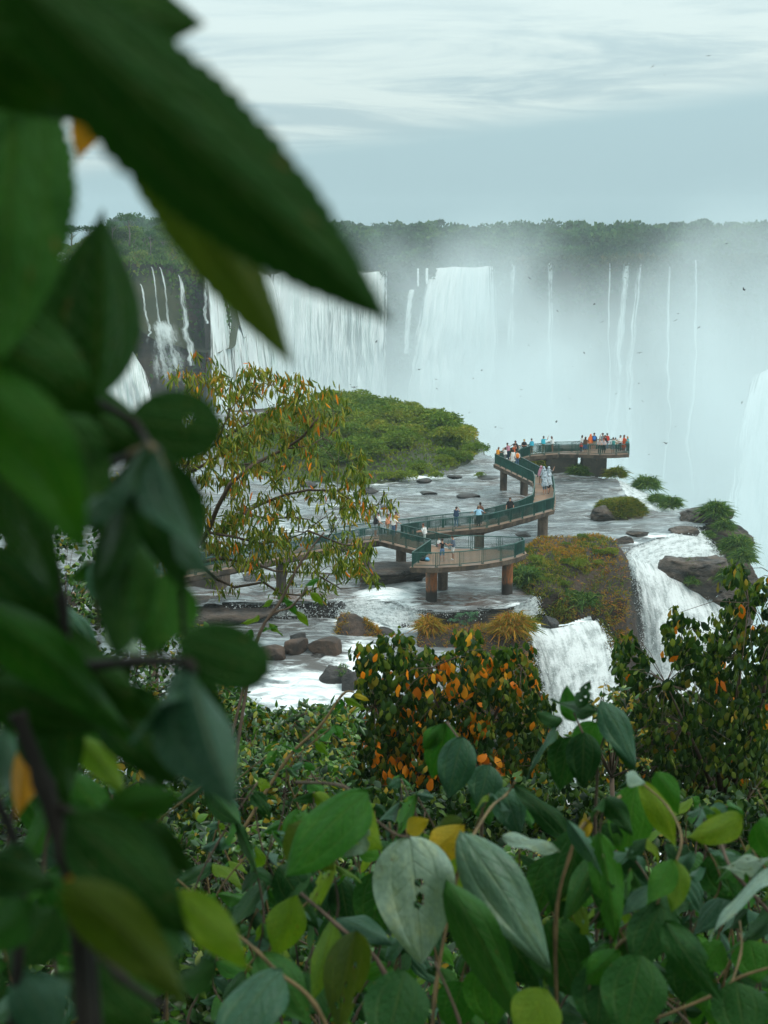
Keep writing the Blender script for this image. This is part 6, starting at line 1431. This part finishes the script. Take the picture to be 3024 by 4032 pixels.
# ================================================================== near leaves and stems around the camera
DS = [1.0]                                            # distance factor of the plant being built
def A(x, y, depth):                                   # display pixel (photo / 1.8228) at a depth along the view axis
    d = ray(x * 1.8228, y * 1.8228); return np.array(cam.location) + np.array(d) * depth * DS[0]
TPL = {'plain': leaf_template(18, 4, 0.38, 1.15, 0.24, 0.20, wavy=0.4), 'droop': leaf_template(18, 4, 0.38, 1.2, 0.48, 0.22, wavy=0.45), 'serr': leaf_template(52, 4, 0.45, 1.0, 0.10, 0.14, serr=0.035),
       'ribbed': leaf_template(30, 6, 0.38, 1.05, 0.34, 0.16, ribs=0.24, wavy=0.4), 'fold': leaf_template(18, 4, 0.34, 1.3, 0.15, 0.5), 'round': leaf_template(18, 4, 0.52, 0.55, 0.08, 0.12, wavy=0.3), 'flat': leaf_template(16, 4, 0.36, 0.9, 0.05, 0.08, wavy=0.2)}
def varied(style):
    g = np.random.default_rng(sum(map(ord, style))); o = []
    par = {'plain': (18, 4, .38, 1.15, .24, .20, .4, 0), 'droop': (18, 4, .38, 1.2, .48, .22, .45, 0), 'ribbed': (30, 6, .38, 1.05, .34, .16, .4, .24), 'fold': (18, 4, .34, 1.3, .15, .5, .2, 0)}[style]
    for k in range(6):
        nl, nh, wm, sh, be, fo, wv, rb = par
        t = leaf_template(nl * (2 if k > 3 else 1), nh * (2 if k > 3 else 1), wm + g.uniform(-.06, .06), sh * g.uniform(.85, 1.25), be * g.uniform(.3, 1.6), fo * g.uniform(.5, 1.6), wavy=wv * g.uniform(.6, 2.2), ribs=rb, seed=k * 2.1, twist=g.uniform(-.9, .9), side=g.uniform(-.10, .10))
        if k > 3:                                            # two of six are chewed: bites at the edge and small holes
            V, Fq, UV = t; c = UV[Fq].mean(1); keep = np.ones(len(Fq), bool)
            for _ in range(5):
                e = g.random() < .5; u = g.choice((0.0, 1.0)) if e else g.uniform(.25, .75); v = g.uniform(.2, .85); keep &= ((c[:, 0] - u) / (.16 if e else .05)) ** 2 + ((c[:, 1] - v) / (.06 if e else .03)) ** 2 > 1
            t = (V, Fq[keep], UV)
        o.append(t)
    return o
def punch(tpl, holes):
    V, Fq, UV = tpl; c = UV[Fq].mean(1); k = np.ones(len(Fq), bool)
    for (u, v, ru, rv) in holes: k &= ((c[:, 0] - u) / ru) ** 2 + ((c[:, 1] - v) / rv) ** 2 > 1
    return V, Fq[k], UV
big = leaf_template(60, 14, 0.36, 0.95, 0.30, 0.12, ribs=0.16, wavy=0.4)
TPL['holed'] = punch(big, [(.44, .36, .05, .035), (.44, .47, .055, .03), (.47, .52, .06, .04)])
TPL['roundhole'] = punch(leaf_template(40, 10, 0.52, 0.55, 0.08, 0.12), [(.38, .62, .05, .03)])
NM = {
 'dark': leafm("near_dark_leaf", [(0, (0.008, 0.042, 0.005)), (1, (0.016, 0.062, 0.007))], 0.50, 0.150, 0.12, True),
 'green': leafm("near_green_leaf", [(0, (0.013, 0.068, 0.008)), (1, (0.024, 0.092, 0.011))], 0.50, 0.150, 0.30, True),
 'olive': leafm("near_olive_leaf", [(0, (0.036, 0.064, 0.006)), (1, (0.052, 0.082, 0.007))], 0.50, 0.150, 0.40, True),
 'deep': leafm("vine_deep_leaf", [(0, (0.007, 0.036, 0.009)), (.6, (0.014, 0.064, 0.012)), (1, (0.024, 0.090, 0.014))], 0.50, 0.240, 0.18, True),
 'mid': leafm("vine_mid_leaf", [(0, (0.020, 0.098, 0.011)), (1, (0.040, 0.140, 0.016))], 0.50, 0.210, 0.3, True),
 'lime': leafm("vine_lime_leaf", [(0, (0.070, 0.15, 0.012)), (1, (0.12, 0.19, 0.016))], 0.50, 0.180, 0.4, True),
 'yellow': leafm("vine_yellow_leaf", [(0, (0.30, 0.25, 0.02)), (1, (0.40, 0.28, 0.025))], 0.50, 0.180, 0.4, True, (1.2, 1.1, .5)),
 'orange': leafm("near_orange_leaf", [(0, (0.50, 0.24, 0.015)), (1, (0.42, 0.22, 0.02))], 0.50, 0.180, 0.4, True, (1.2, 1.0, .5)),
 'teal': leafm("vine_bluish_leaf", [(0, (0.014, 0.062, 0.028)), (1, (0.026, 0.090, 0.044))], 0.50, 0.540, 0.12, True),  # bluish tone holds the sky sheen of some leaves, dust on others
 'pale2': leafm("vine_dim_sheen_leaf", [(0, (0.07, 0.14, 0.085)), (1, (0.10, 0.17, 0.11))], 0.4, 0.6, 0.15, True),  # sheen of a dark leaf put into a paler base colour
 'pale': leafm("vine_pale_sheen_leaf", [(0, (0.17, 0.26, 0.20)), (1, (0.22, 0.31, 0.24))], 0.50, 0.540, 0.15, True)}  # pale base colour carries the sky sheen lying on the leaf
LM = {}
VAR = {k: varied(k) for k in ('plain', 'droop', 'ribbed', 'fold')}; VN = [0]
def near_leaf(root, b, t_, w, db, dt, style, mat, tilt=0.35, roll=0.0):
    p = A(*b, db); q = A(*t_, dt); d = q - p; L = np.linalg.norm(d); k = (db + dt) / 2 * DS[0] * 1.8228 / F
    c = unit(np.array(cam.location) - (p + q) / 2)
    n = c * (1 - abs(tilt)) + np.array([0, 0, 1.0]) * tilt + np.array([1.0, 0, 0]) * roll
    VN[0] += 1; vk = (VN[0] * 5 + VN[0] // 7) % (6 if min(db, dt) * DS[0] > 0.75 else 4) if style in VAR and w * (db + dt) < 190 else -1
    if (style, mat, vk) not in LM: V, Fq, UV = TPL[style] if vk < 0 else VAR[style][vk]; LM[style, mat, vk] = mesh_data("leaf", V, Fq, (NM[mat],), uv=UV, smooth=True)
    o = bpy.data.objects.new("leaf", LM[style, mat, vk]); COL.objects.link(o); o.parent = root
    o.matrix_local = Matrix.Translation(-root.location) @ leaf_matrix(p, d, n, L * 1.02, w * k * 1.05)
    return o
def near_stem(root, pts, r0, r1, mat, name="stem", sides=7):
    W3 = [Vector(A(x, y, d)) - root.location for x, y, d in pts]
    # smooth the polyline a little and add nodes
    S_ = []
    for i in range(len(W3) - 1):
        p0, p1, p2, p3 = W3[max(0, i - 1)], W3[i], W3[i + 1], W3[min(len(W3) - 1, i + 2)]
        for k in range(5):
            t = k / 5; S_.append(0.5 * ((2 * p1) + (p2 - p0) * t + (2 * p0 - 5 * p1 + 4 * p2 - p3) * t * t + (3 * p1 - p0 - 3 * p2 + p3) * t ** 3))
    S_.append(W3[-1]); rr = np.linspace(r0, r1, len(S_)); rr[::5] *= 1.35
    V, Fc = tube(S_, list(rr * DS[0]), sides); return mesh(name, V, Fc, mat, root, smooth=True)
def branch(name, label, cat, base, leaves, stems):
    root = empty(name, Vector(A(*base))); tag(root, label, cat)
    for l in leaves: near_leaf(root, *l)
    for s in stems: near_stem(root, *s)
    return root
branch("overhanging_branch", "out of focus branch with huge dark serrated leaves hanging in from the top left", "branch", (-150, 60, .34), [
    ((-40, -110), (868, 705), 285, .27, .31, 'serr', 'dark', .1), ((-190, -40), (448, 46), 250, .32, .34, 'serr', 'dark', .1), ((200, 80), (640, 760), 165, .37, .36, 'serr', 'olive', .0, .3),
    ((35, 90), (5, 730), 275, .40, .36, 'serr', 'green', .1), ((190, 225), (168, 345), 60, .5, .5, 'plain', 'orange', .1), ((-120, 40), (180, 250), 260, .345, .35, 'plain', 'dark', .1)],
    [([(-260, -20, .36), (-80, 60, .36), (60, 130, .38), (190, 215, .42)], .003, .0018, M_stem_dark)])
branch("leafy_branch", "blurred dark leafy branch at the upper left edge, one leaf pointing straight up", "branch", (-120, 900, .5), [
    ((203, 868), (233, 462), 225, .46, .44, 'fold', 'dark', .05, .2), ((-90, 690), (262, 915), 210, .41, .44, 'plain', 'dark', .15), ((-80, 780), (190, 1200), 190, .35, .36, 'plain', 'green', .1),
    ((278, 905), (476, 930), 150, .50, .50, 'roundhole', 'dark', .1), ((60, 860), (215, 1125), 200, .50, .48, 'plain', 'dark', .1), ((110, 840), (345, 985), 120, .52, .5, 'plain', 'dark', .2), ((-60, 930), (110, 1260), 170, .52, .5, 'plain', 'dark', .0)],
    [([(-150, 780, .5), (60, 860, .5), (200, 870, .48), (290, 915, .5), (325, 968, .48)], .0022, .0014, M_stem_dark)])
branch("leafy_branch", "blurred spray of long hanging leaves from one pale brown node", "branch", (-140, 1120, .52), [
    ((322, 968), (138, 1125), 88, .46, .44, 'plain', 'teal', .75), ((322, 975), (398, 1280), 160, .46, .45, 'plain', 'dark', .1), ((308, 985), (212, 1260), 130, .50, .49, 'plain', 'dark', .1), ((338, 965), (480, 1232), 105, .43, .42, 'fold', 'teal', .45, .4),
    ((258, 1120), (252, 1420), 140, .52, .5, 'plain', 'dark', .1), ((355, 1235), (325, 1405), 150, .56, .54, 'plain', 'green', .1), ((300, 1250), (345, 1400), 90, .57, .55, 'plain', 'dark', .1), ((330, 975), (300, 1100), 70, .44, .43, 'plain', 'dark', .2), ((-30, 1190), (130, 1345), 130, .55, .55, 'plain', 'dark', .1)],
    [([(-160, 1090, .56), (120, 1040, .56), (240, 1000, .52), (325, 968, .47), (352, 1010, .46)], .0018, .0018, M_stem_dark), ([(285, 980, .48), (325, 966, .465), (352, 1010, .455)], 0.00136, 0.00136, M_twig_tan), ([(352, 1010, .46), (385, 1200, .5), (398, 1400, .53)], .0012, .001, M_stem_dark)])
branch("leafy_branch", "blurred branch with a rounded dark leaf and bluish hanging leaves, middle left", "branch", (-140, 1430, .55), [
    ((385, 1380), (582, 1450), 135, .50, .50, 'round', 'dark', .1), ((415, 1425), (565, 1462), 70, .54, .54, 'plain', 'olive', .1), ((-50, 1300), (295, 1600), 120, .50, .52, 'plain', 'green', .2), ((40, 1330), (335, 1545), 100, .56, .54, 'plain', 'dark', .2),
    ((408, 1432), (270, 1580), 92, .50, .48, 'plain', 'teal', .8), ((415, 1448), (518, 1735), 150, .49, .47, 'fold', 'teal', .45, .3), ((398, 1450), (452, 1735), 135, .53, .52, 'plain', 'dark', .1), ((-60, 1470), (215, 1570), 150, .54, .54, 'plain', 'dark', .2), ((90, 1490), (150, 1740), 140, .56, .55, 'plain', 'dark', .1),
    ((230, 1350), (305, 1410), 60, .7, .7, 'plain', 'pale', .6), ((210, 1480), (380, 1690), 150, .58, .56, 'plain', 'dark', .1), ((320, 1500), (330, 1720), 120, .6, .58, 'plain', 'dark', .1)],  # the pale leaf here stands in for a bright water highlight
    [([(-160, 1400, .56), (120, 1440, .55), (290, 1430, .53), (405, 1432, .5), (412, 1470, .5)], .0026, .0018, M_stem_dark), ([(405, 1432, .5), (400, 1500, .52), (410, 1560, .53)], .0012, .001, M_twig_tan)])
branch("leafy_shrub", "dark stemmed shrub close by at the lower left, with olive and lime leaves", "shrub", (180, 2330, .6), [
    ((166, 1586), (264, 1712), 62, .72, .70, 'plain', 'lime', .2), ((62, 1585), (34, 1765), 66, .62, .6, 'fold', 'orange', .1), ((8, 1570), (22, 1710), 66, .64, .62, 'plain', 'teal', .5), ((388, 1722), (194, 1750), 88, .56, .55, 'plain', 'green', .2), ((192, 1738), (112, 1815), 100, .62, .6, 'plain', 'green', .2),
    ((138, 1762), (410, 2010), 180, .50, .48, 'plain', 'dark', .15), ((255, 1788), (425, 1880), 86, .53, .53, 'plain', 'dark', .2), ((140, 1900), (402, 2168), 130, .43, .42, 'plain', 'olive', .1), ((372, 1925), (540, 2092), 92, .72, .70, 'plain', 'lime', .1), ((470, 2085), (352, 2115), 86, .6, .6, 'plain', 'dark', .2),
    ((-40, 1850), (118, 1900), 120, .55, .55, 'plain', 'dark', .2), ((70, 1950), (-60, 2040), 100, .52, .5, 'plain', 'green', .2), ((200, 2080), (330, 2230), 130, .58, .56, 'plain', 'dark', .1), ((40, 2100), (120, 2260), 130, .6, .58, 'plain', 'teal', .3), ((150, 1890), (180, 1965), 46, .5, .5, 'plain', 'orange', .2), ((120, 1960), (10, 2100), 120, .62, .6, 'plain', 'dark', .1), ((360, 1980), (300, 2100), 110, .62, .6, 'plain', 'dark', .1)],
    [([(36, 1540, .52), (90, 1690, .52), (140, 1850, .52), (165, 1960, .52), (190, 2330, .52)], .0030, .0040, M_stem_dark), ([(104, 1690, .53), (150, 1850, .53), (185, 1980, .53), (215, 2330, .53)], .0022, .0028, M_stem_dark), ([(128, 1745, .52), (250, 1800, .52), (345, 1885, .5)], .0018, .0012, M_stem_dark),
     ([(-10, 1720, .6), (45, 1900, .6), (20, 2330, .6)], .0022, .0028, M_stem_dark), ([(104, 1160, .55), (135, 1300, .55), (148, 1560, .56)], .0018, .0022, M_stem_dark), ([(180, 2010, .52), (260, 2110, .5), (360, 2180, .5)], .0018, .0012, M_stem_dark)])
DS[0] = 1.5
branch("vine", "vine in front with one big sheen-whitened leaf eaten through in the middle, lower centre", "vine", (900, 2330, 1.2), [
    ((884, 1806), (917, 2090), 172, 1.15, 1.12, 'holed', 'pale', .42), ((996, 1796), (1190, 2065), 122, 1.12, 1.05, 'ribbed', 'pale2', .55, -.2), ((1085, 1806), (1215, 1812), 40, 1.2, 1.2, 'plain', 'pale', .8), ((795, 1712), (612, 1850), 130, 1.05, 1.0, 'ribbed', 'mid', .5), ((712, 1735), (835, 1835), 112, 1.1, 1.1, 'plain', 'lime', .2), ((625, 1780), (720, 1870), 110, 1.12, 1.1, 'plain', 'olive', .2), ((790, 1775), (728, 1850), 56, 1.04, 1.04, 'droop', 'pale', .6),  # sheen is in the pale colours; small drooping one stands for a white patch
    ((1004, 1785), (918, 1856), 72, 1.22, 1.2, 'plain', 'yellow', .2), ((880, 1800), (925, 1770), 40, 1.25, 1.25, 'plain', 'yellow', .2), ((1000, 1770), (925, 1790), 44, 1.3, 1.3, 'plain', 'olive', .3), ((940, 1830), (1000, 1960), 80, 1.3, 1.3, 'plain', 'lime', .1), ((965, 1900), (1140, 2215), 95, 1.02, .96, 'droop', 'deep', .2), ((875, 2095), (830, 2270), 140, .92, .88, 'plain', 'deep', .2), ((770, 2010), (735, 2245), 96, 1.0, .97, 'fold', 'olive', .1),
    ((642, 1935), (588, 2068), 84, 1.12, 1.1, 'plain', 'lime', .3), ((555, 2062), (668, 2190), 96, .95, .92, 'droop', 'deep', .3), ((610, 2098), (455, 2240), 125, .85, .8, 'ribbed', 'teal', .6), ((600, 1870), (700, 2010), 80, 1.4, 1.4, 'plain', 'deep', .3), ((700, 1890), (690, 2000), 60, 1.6, 1.6, 'ribbed', 'teal', .3), ((735, 1900), (760, 2020), 66, 1.6, 1.6, 'ribbed', 'deep', .3), ((820, 1880), (800, 2060), 100, 1.5, 1.5, 'plain', 'deep', .2), ((1185, 2140), (1120, 2240), 112, .9, .88, 'plain', 'lime', .3), ((1000, 2120), (960, 2240), 90, 1.3, 1.3, 'plain', 'mid', .4), ((1060, 1960), (1180, 2150), 140, 1.25, 1.25, 'plain', 'deep', .2), ((1050, 2080), (1070, 2240), 110, 1.2, 1.2, 'plain', 'mid', .2)],
    [([(760, 2340, .92), (680, 2170, .92), (600, 2100, .92), (555, 2055, .92), (485, 1995, .95)], 0.00161, 0.00099, M_twig_tan), ([(930, 2340, 1.15), (940, 2140, 1.18), (985, 1900, 1.2), (1012, 1825, 1.18), (1060, 1745, 1.25), (1092, 1718, 1.3), (1112, 1690, 1.3)], 0.00174, 0.00093, M_twig_tan), ([(640, 1690, 1.2), (745, 1700, 1.15), (800, 1760, 1.12), (850, 1800, 1.14), (885, 1808, 1.15)], 0.00136, 0.00087, M_twig), ([(880, 2340, 1.1), (830, 2100, 1.1), (730, 2000, 1.1), (650, 1930, 1.12)], .002, .0013, M_twig), ([(1020, 2340, 1.0), (990, 2200, 1.0), (940, 2080, 1.0)], 0.00136, 0.00087, M_twig)])
branch("vine", "vine with dusty bluish ribbed leaves standing up in front of the orange leaved tree", "vine", (1010, 2000, 1.7), [
    ((968, 1562), (928, 1690), 72, 1.62, 1.62, 'plain', 'mid', .15), ((1000, 1592), (962, 1722), 82, 1.58, 1.56, 'ribbed', 'teal', .45), ((1058, 1652), (1030, 1742), 74, 1.6, 1.58, 'ribbed', 'teal', .45), ((960, 1565), (900, 1610), 40, 1.62, 1.62, 'plain', 'mid', .5), ((1110, 1696), (1275, 1795), 50, 1.4, 1.36, 'droop', 'deep', .6), ((1085, 1700), (1130, 1800), 72, 1.42, 1.4, 'ribbed', 'teal', .5), ((1040, 1700), (1060, 1790), 60, 1.7, 1.7, 'plain', 'deep', .2)],
    [([(1010, 2100, 1.7), (1040, 1800, 1.65), (1035, 1680, 1.62), (1000, 1610, 1.6), (965, 1560, 1.62)], .002, .0012, M_twig), ([(1035, 1680, 1.62), (1060, 1650, 1.6)], .0012, .001, M_twig)])
branch("vine", "upright vine sprig with dark drooping leaves in front of the smaller near waterfall's foot", "vine", (1290, 2000, 1.6), [
    ((1200, 1572), (1118, 1648), 34, 1.5, 1.48, 'droop', 'teal', .7), ((1232, 1590), (1205, 1715), 78, 1.5, 1.5, 'plain', 'deep', .2), ((1262, 1582), (1258, 1705), 74, 1.46, 1.45, 'ribbed', 'deep', .3), ((1300, 1512), (1384, 1640), 66, 1.5, 1.46, 'ribbed', 'teal', .55), ((1290, 1535), (1200, 1505), 50, 1.52, 1.5, 'plain', 'deep', .3), ((1325, 1568), (1378, 1668), 44, 1.5, 1.48, 'droop', 'deep', .4), ((1240, 1560), (1225, 1480), 40, 1.55, 1.55, 'plain', 'mid', .2), ((1215, 1560), (1160, 1535), 36, 1.55, 1.55, 'plain', 'deep', .4), ((1290, 1560), (1235, 1650), 70, 1.56, 1.56, 'plain', 'mid', .2), ((1250, 1530), (1275, 1470), 34, 1.5, 1.5, 'plain', 'deep', .2)],
    [([(1290, 2100, 1.6), (1285, 1800, 1.56), (1290, 1640, 1.52), (1262, 1590, 1.5), (1240, 1540, 1.52)], .002, .0011, M_twig), ([(1290, 1640, 1.52), (1310, 1580, 1.5), (1330, 1545, 1.5), (1300, 1515, 1.5)], .0013, .001, M_twig)])
branch("vine", "large vine with tan zigzag stem and many hanging green leaves at the lower right", "vine", (1300, 2330, 1.15), [
    ((1372, 1695), (1350, 1870), 98, 1.3, 1.28, 'plain', 'mid', .2), ((1385, 1688), (1480, 1815), 54, 1.25, 1.22, 'droop', 'lime', .5), ((1415, 1668), (1478, 1748), 48, 1.26, 1.24, 'droop', 'mid', .5), ((1352, 1676), (1395, 1690), 40, 1.2, 1.2, 'plain', 'pale', .6), ((1270, 1770), (1236, 1830), 30, 1.2, 1.2, 'plain', 'yellow', .3), ((1225, 1770), (1300, 1880), 34, 1.15, 1.12, 'fold', 'teal', .3),
    ((1292, 1798), (1332, 2040), 70, 1.15, 1.12, 'droop', 'mid', .3), ((1258, 1790), (1196, 2000), 116, 1.25, 1.24, 'plain', 'deep', .2), ((1345, 1860), (1290, 1985), 100, 1.3, 1.3, 'plain', 'deep', .2), ((1452, 1855), (1398, 1948), 58, 1.1, 1.08, 'plain', 'mid', .25), ((1462, 1858), (1452, 1968), 54, 1.12, 1.1, 'plain', 'lime', .2), ((1428, 1955), (1366, 2090), 94, 1.1, 1.08, 'plain', 'deep', .2), ((1436, 1990), (1570, 2165), 76, 1.06, 1.02, 'droop', 'deep', .3),
    ((1385, 2060), (1345, 2245), 140, 1.0, .97, 'plain', 'deep', .2), ((1340, 2055), (1250, 2120), 66, 1.1, 1.1, 'plain', 'mid', .4), ((1300, 2080), (1290, 2240), 120, 1.12, 1.1, 'plain', 'deep', .2), ((1560, 1940), (1480, 2010), 56, 1.3, 1.3, 'ribbed', 'teal', .6), ((1672, 1880), (1545, 1975), 62, 1.05, 1.0, 'ribbed', 'pale', .55), ((1605, 1765), (1485, 1806), 64, 1.2, 1.2, 'plain', 'lime', .2), ((1530, 1835), (1620, 1845), 40, 1.3, 1.3, 'plain', 'teal', .7), ((1670, 1850), (1550, 1868), 26, 1.2, 1.2, 'plain', 'pale', .8), ((1500, 1840), (1450, 1880), 34, 1.25, 1.25, 'plain', 'teal', .7),
    ((1620, 2030), (1640, 2120), 92, 1.2, 1.18, 'plain', 'mid', .2), ((1560, 2035), (1500, 2100), 66, 1.2, 1.2, 'plain', 'mid', .3), ((1590, 2120), (1612, 2250), 120, 1.05, 1.02, 'plain', 'deep', .2), ((1640, 1770), (1700, 1880), 80, 1.25, 1.25, 'plain', 'mid', .2), ((1480, 1900), (1540, 1990), 66, 1.4, 1.4, 'ribbed', 'teal', .5), ((1490, 2060), (1470, 2180), 90, 1.3, 1.3, 'plain', 'deep', .2), ((1540, 1840), (1600, 1960), 110, 1.45, 1.45, 'plain', 'deep', .2), ((1200, 1850), (1150, 1990), 90, 1.45, 1.45, 'plain', 'deep', .2), ((1330, 1780), (1300, 1830), 50, 1.3, 1.3, 'plain', 'deep', .2), ((1180, 1990), (1270, 2180), 130, 1.2, 1.2, 'plain', 'deep', .2)],
    [([(1255, 2340, 1.12), (1275, 2130, 1.12), (1320, 2068, 1.12), (1342, 2035, 1.12), (1400, 2000, 1.12), (1428, 1930, 1.12), (1458, 1868, 1.12), (1472, 1805, 1.14), (1440, 1740, 1.2), (1385, 1690, 1.22)], 0.00149, 0.00081, M_twig_tan), ([(1340, 2230, 1.1), (1540, 2150, 1.1), (1600, 2110, 1.1), (1700, 2080, 1.1)], 0.00136, 0.00099, M_twig_tan), ([(1700, 2010, 1.2), (1590, 1890, 1.22), (1560, 1830, 1.25), (1545, 1770, 1.28)], .002, .0012, M_twig), ([(1210, 2340, 1.2), (1200, 2000, 1.2), (1230, 1850, 1.2), (1262, 1780, 1.2), (1340, 1720, 1.24)], .002, .0012, M_twig_tan), ([(1560, 2180, 1.1), (1600, 2060, 1.15), (1598, 1990, 1.2)], 0.00112, 0.00074, M_twig_tan)])
DS[0] = 1.0
# more vines filling the ground close by
def vine_fill(label, x0, x1, y0, y1, d0, d1, ns, seed, mats, pr):
    g = np.random.default_rng(seed); root = empty("vine", Vector(A((x0 + x1) / 2, y1 + 200, (d0 + d1) / 2))); tag(root, label, "vine")
    for k in range(ns):
        D = g.uniform(d0, d1); xb = g.uniform(x0, x1); top = g.uniform(y0, y0 + (y1 - y0) * .55); x = xb; pts = []
        ny = 6
        for i in range(ny):
            f = i / (ny - 1); pts.append((x + g.normal() * 14, (y1 + 120) * (1 - f) + top * f, D - 0.1 * f)); x += g.normal() * 40
        near_stem(root, pts, .0016 * D ** .5, .0009 * D ** .5, M_twig if g.random() < .6 else M_twig_tan, sides=5)
        for i in range(1, ny):
            for s in (-1, 1):
                if g.random() < .12: continue
                Lp = g.choice((62, 90, 125, 165)) * g.uniform(.85, 1.15) / D * 1.3; an = g.uniform(-.35, .9); bx, by, bd = pts[i]
                tx, ty = bx + s * Lp * math.cos(an) * .75, by + Lp * (math.sin(an) * .9 + .35)
                near_leaf(root, (bx, by), (tx, ty), Lp * g.uniform(.38, .54), bd, bd + g.uniform(-.12, .05), g.choice(['plain', 'droop', 'ribbed', 'fold'], p=[.4, .3, .2, .1]), g.choice(mats, p=pr), g.uniform(.15, .7), g.normal() * .25)
vine_fill("tangle of smaller vine leaves at the bottom centre, behind the big sheen-whitened leaf", 560, 1180, 1700, 2212, 1.9, 2.9, 22, 701, ['deep', 'teal', 'mid', 'lime'], [.45, .22, .22, .11])
vine_fill("tangle of vine leaves at the bottom right corner, behind the zigzag stem", 1150, 1690, 1720, 2212, 1.8, 2.7, 22, 702, ['deep', 'teal', 'mid', 'lime'], [.5, .22, .2, .08])
vine_fill("tangle of dusky vine leaves at the lower left, behind the dark stems", 240, 620, 1640, 2212, 1.9, 3.0, 13, 703, ['deep', 'teal', 'mid', 'lime'], [.5, .25, .17, .08])
vine_fill("fresh green shoots standing between the vines and the orange leaved tree", 480, 1100, 1640, 2150, 2.6, 4.0, 20, 706, ['deep', 'mid', 'lime', 'teal'], [.35, .35, .15, .15])
vine_fill("fresh green shoots standing between the zigzag vine and the right-hand tree", 1050, 1680, 1660, 2150, 2.6, 4.0, 18, 707, ['deep', 'mid', 'lime', 'teal'], [.45, .3, .1, .15])
vine_fill("shadowy leaves at the far left edge below the pale brown node", -40, 260, 1150, 2212, 0.9, 1.6, 7, 704, ['dark', 'green', 'teal'], [.6, .3, .1])
vine_fill("thin leafy shoots rising through the bright green shrub at the left of the rapids", 430, 720, 1500, 1900, 3.4, 4.4, 7, 705, ['mid', 'lime', 'teal'], [.5, .3, .2])
# saplings in front of the low step of water
branch("sapling", "two thin leaning saplings with fresh leaf tips in front of the low step of water", "sapling", (520, 1560, 5.0), [
    ((640, 1320), (668, 1352), 14, 5, 5, 'plain', 'lime', .3), ((590, 1295), (560, 1310), 14, 5, 5, 'plain', 'lime', .4), ((600, 1290), (632, 1300), 12, 5, 5, 'plain', 'mid', .4), ((560, 1330), (520, 1345), 16, 5, 5, 'plain', 'lime', .5), ((545, 1360), (520, 1395), 16, 5, 5, 'plain', 'mid', .4), ((560, 1360), (600, 1352), 16, 5, 5, 'plain', 'mid', .5), ((580, 1345), (615, 1368), 16, 5, 5, 'plain', 'lime', .4), ((612, 1290), (655, 1330), 14, 5, 5, 'droop', 'mid', .4), ((690, 1250), (650, 1262), 14, 5, 5, 'plain', 'mid', .4), ((670, 1280), (705, 1300), 14, 5, 5, 'droop', 'lime', .4),
    ((742, 1505), (790, 1530), 14, 5, 5, 'plain', 'lime', .4), ((740, 1510), (720, 1540), 14, 5, 5, 'plain', 'mid', .4), ((690, 1580), (740, 1572), 16, 5, 5, 'plain', 'mid', .5), ((680, 1600), (720, 1625), 16, 5, 5, 'droop', 'lime', .4), ((655, 1620), (610, 1605), 16, 5, 5, 'plain', 'mid', .5), ((765, 1500), (800, 1510), 12, 5, 5, 'plain', 'yellow', .4)],
    [([(500, 1700, 5), (550, 1400, 5), (605, 1300, 5), (650, 1215, 5), (700, 1150, 5)], .007, .003, M_twig), ([(470, 1720, 5), (560, 1370, 5), (630, 1310, 5), (665, 1270, 5)], .006, .003, M_twig), ([(520, 1800, 5), (620, 1640, 5), (690, 1570, 5), (740, 1500, 5), (765, 1495, 5)], .007, .003, M_twig_tan)])

# unseen trees added behind and above the camera to shade the near leaves
g = np.random.default_rng(800)
def shade_tree(x, y, z, rad, label, n, hgt):
    o = empty("unseen_shade_tree", (x, y, z)); tag(o, label, "tree"); mb = MB(); mb.tube([(0, 0, -1), (.2, 0, hgt * .5), (0, .2, hgt)], [.35, .28, .15], 8)
    for k in range(7):
        a = k * .9; mb.tube([(0, 0, hgt * (.45 + .07 * k)), (math.cos(a) * rad * .4, math.sin(a) * rad * .4, hgt * .8), (math.cos(a) * rad * .8, math.sin(a) * rad * .8, hgt)], [.12, .08, .03], 6)
    mb.build("trunk", M_twig, o, smooth=True)
    p, d = crown_leaves((0, 0, hgt), rad, n, 1, 0.6, 0.3, 12, g); L = g.uniform(.3, .6, n); V, Fq = leaf_quads(p, d, L, L * .55); mesh("crown", V, Fq, G_deep, o)
shade_tree(-3.5, -3.5, 23.4, 4.4, "unseen tree added behind the viewpoint on the left to shade the near leaves", 9000, 6.5)
shade_tree(3.8, -4.6, 23.4, 5.0, "unseen tree added behind the viewpoint on the right to shade the near leaves", 9000, 6.5)
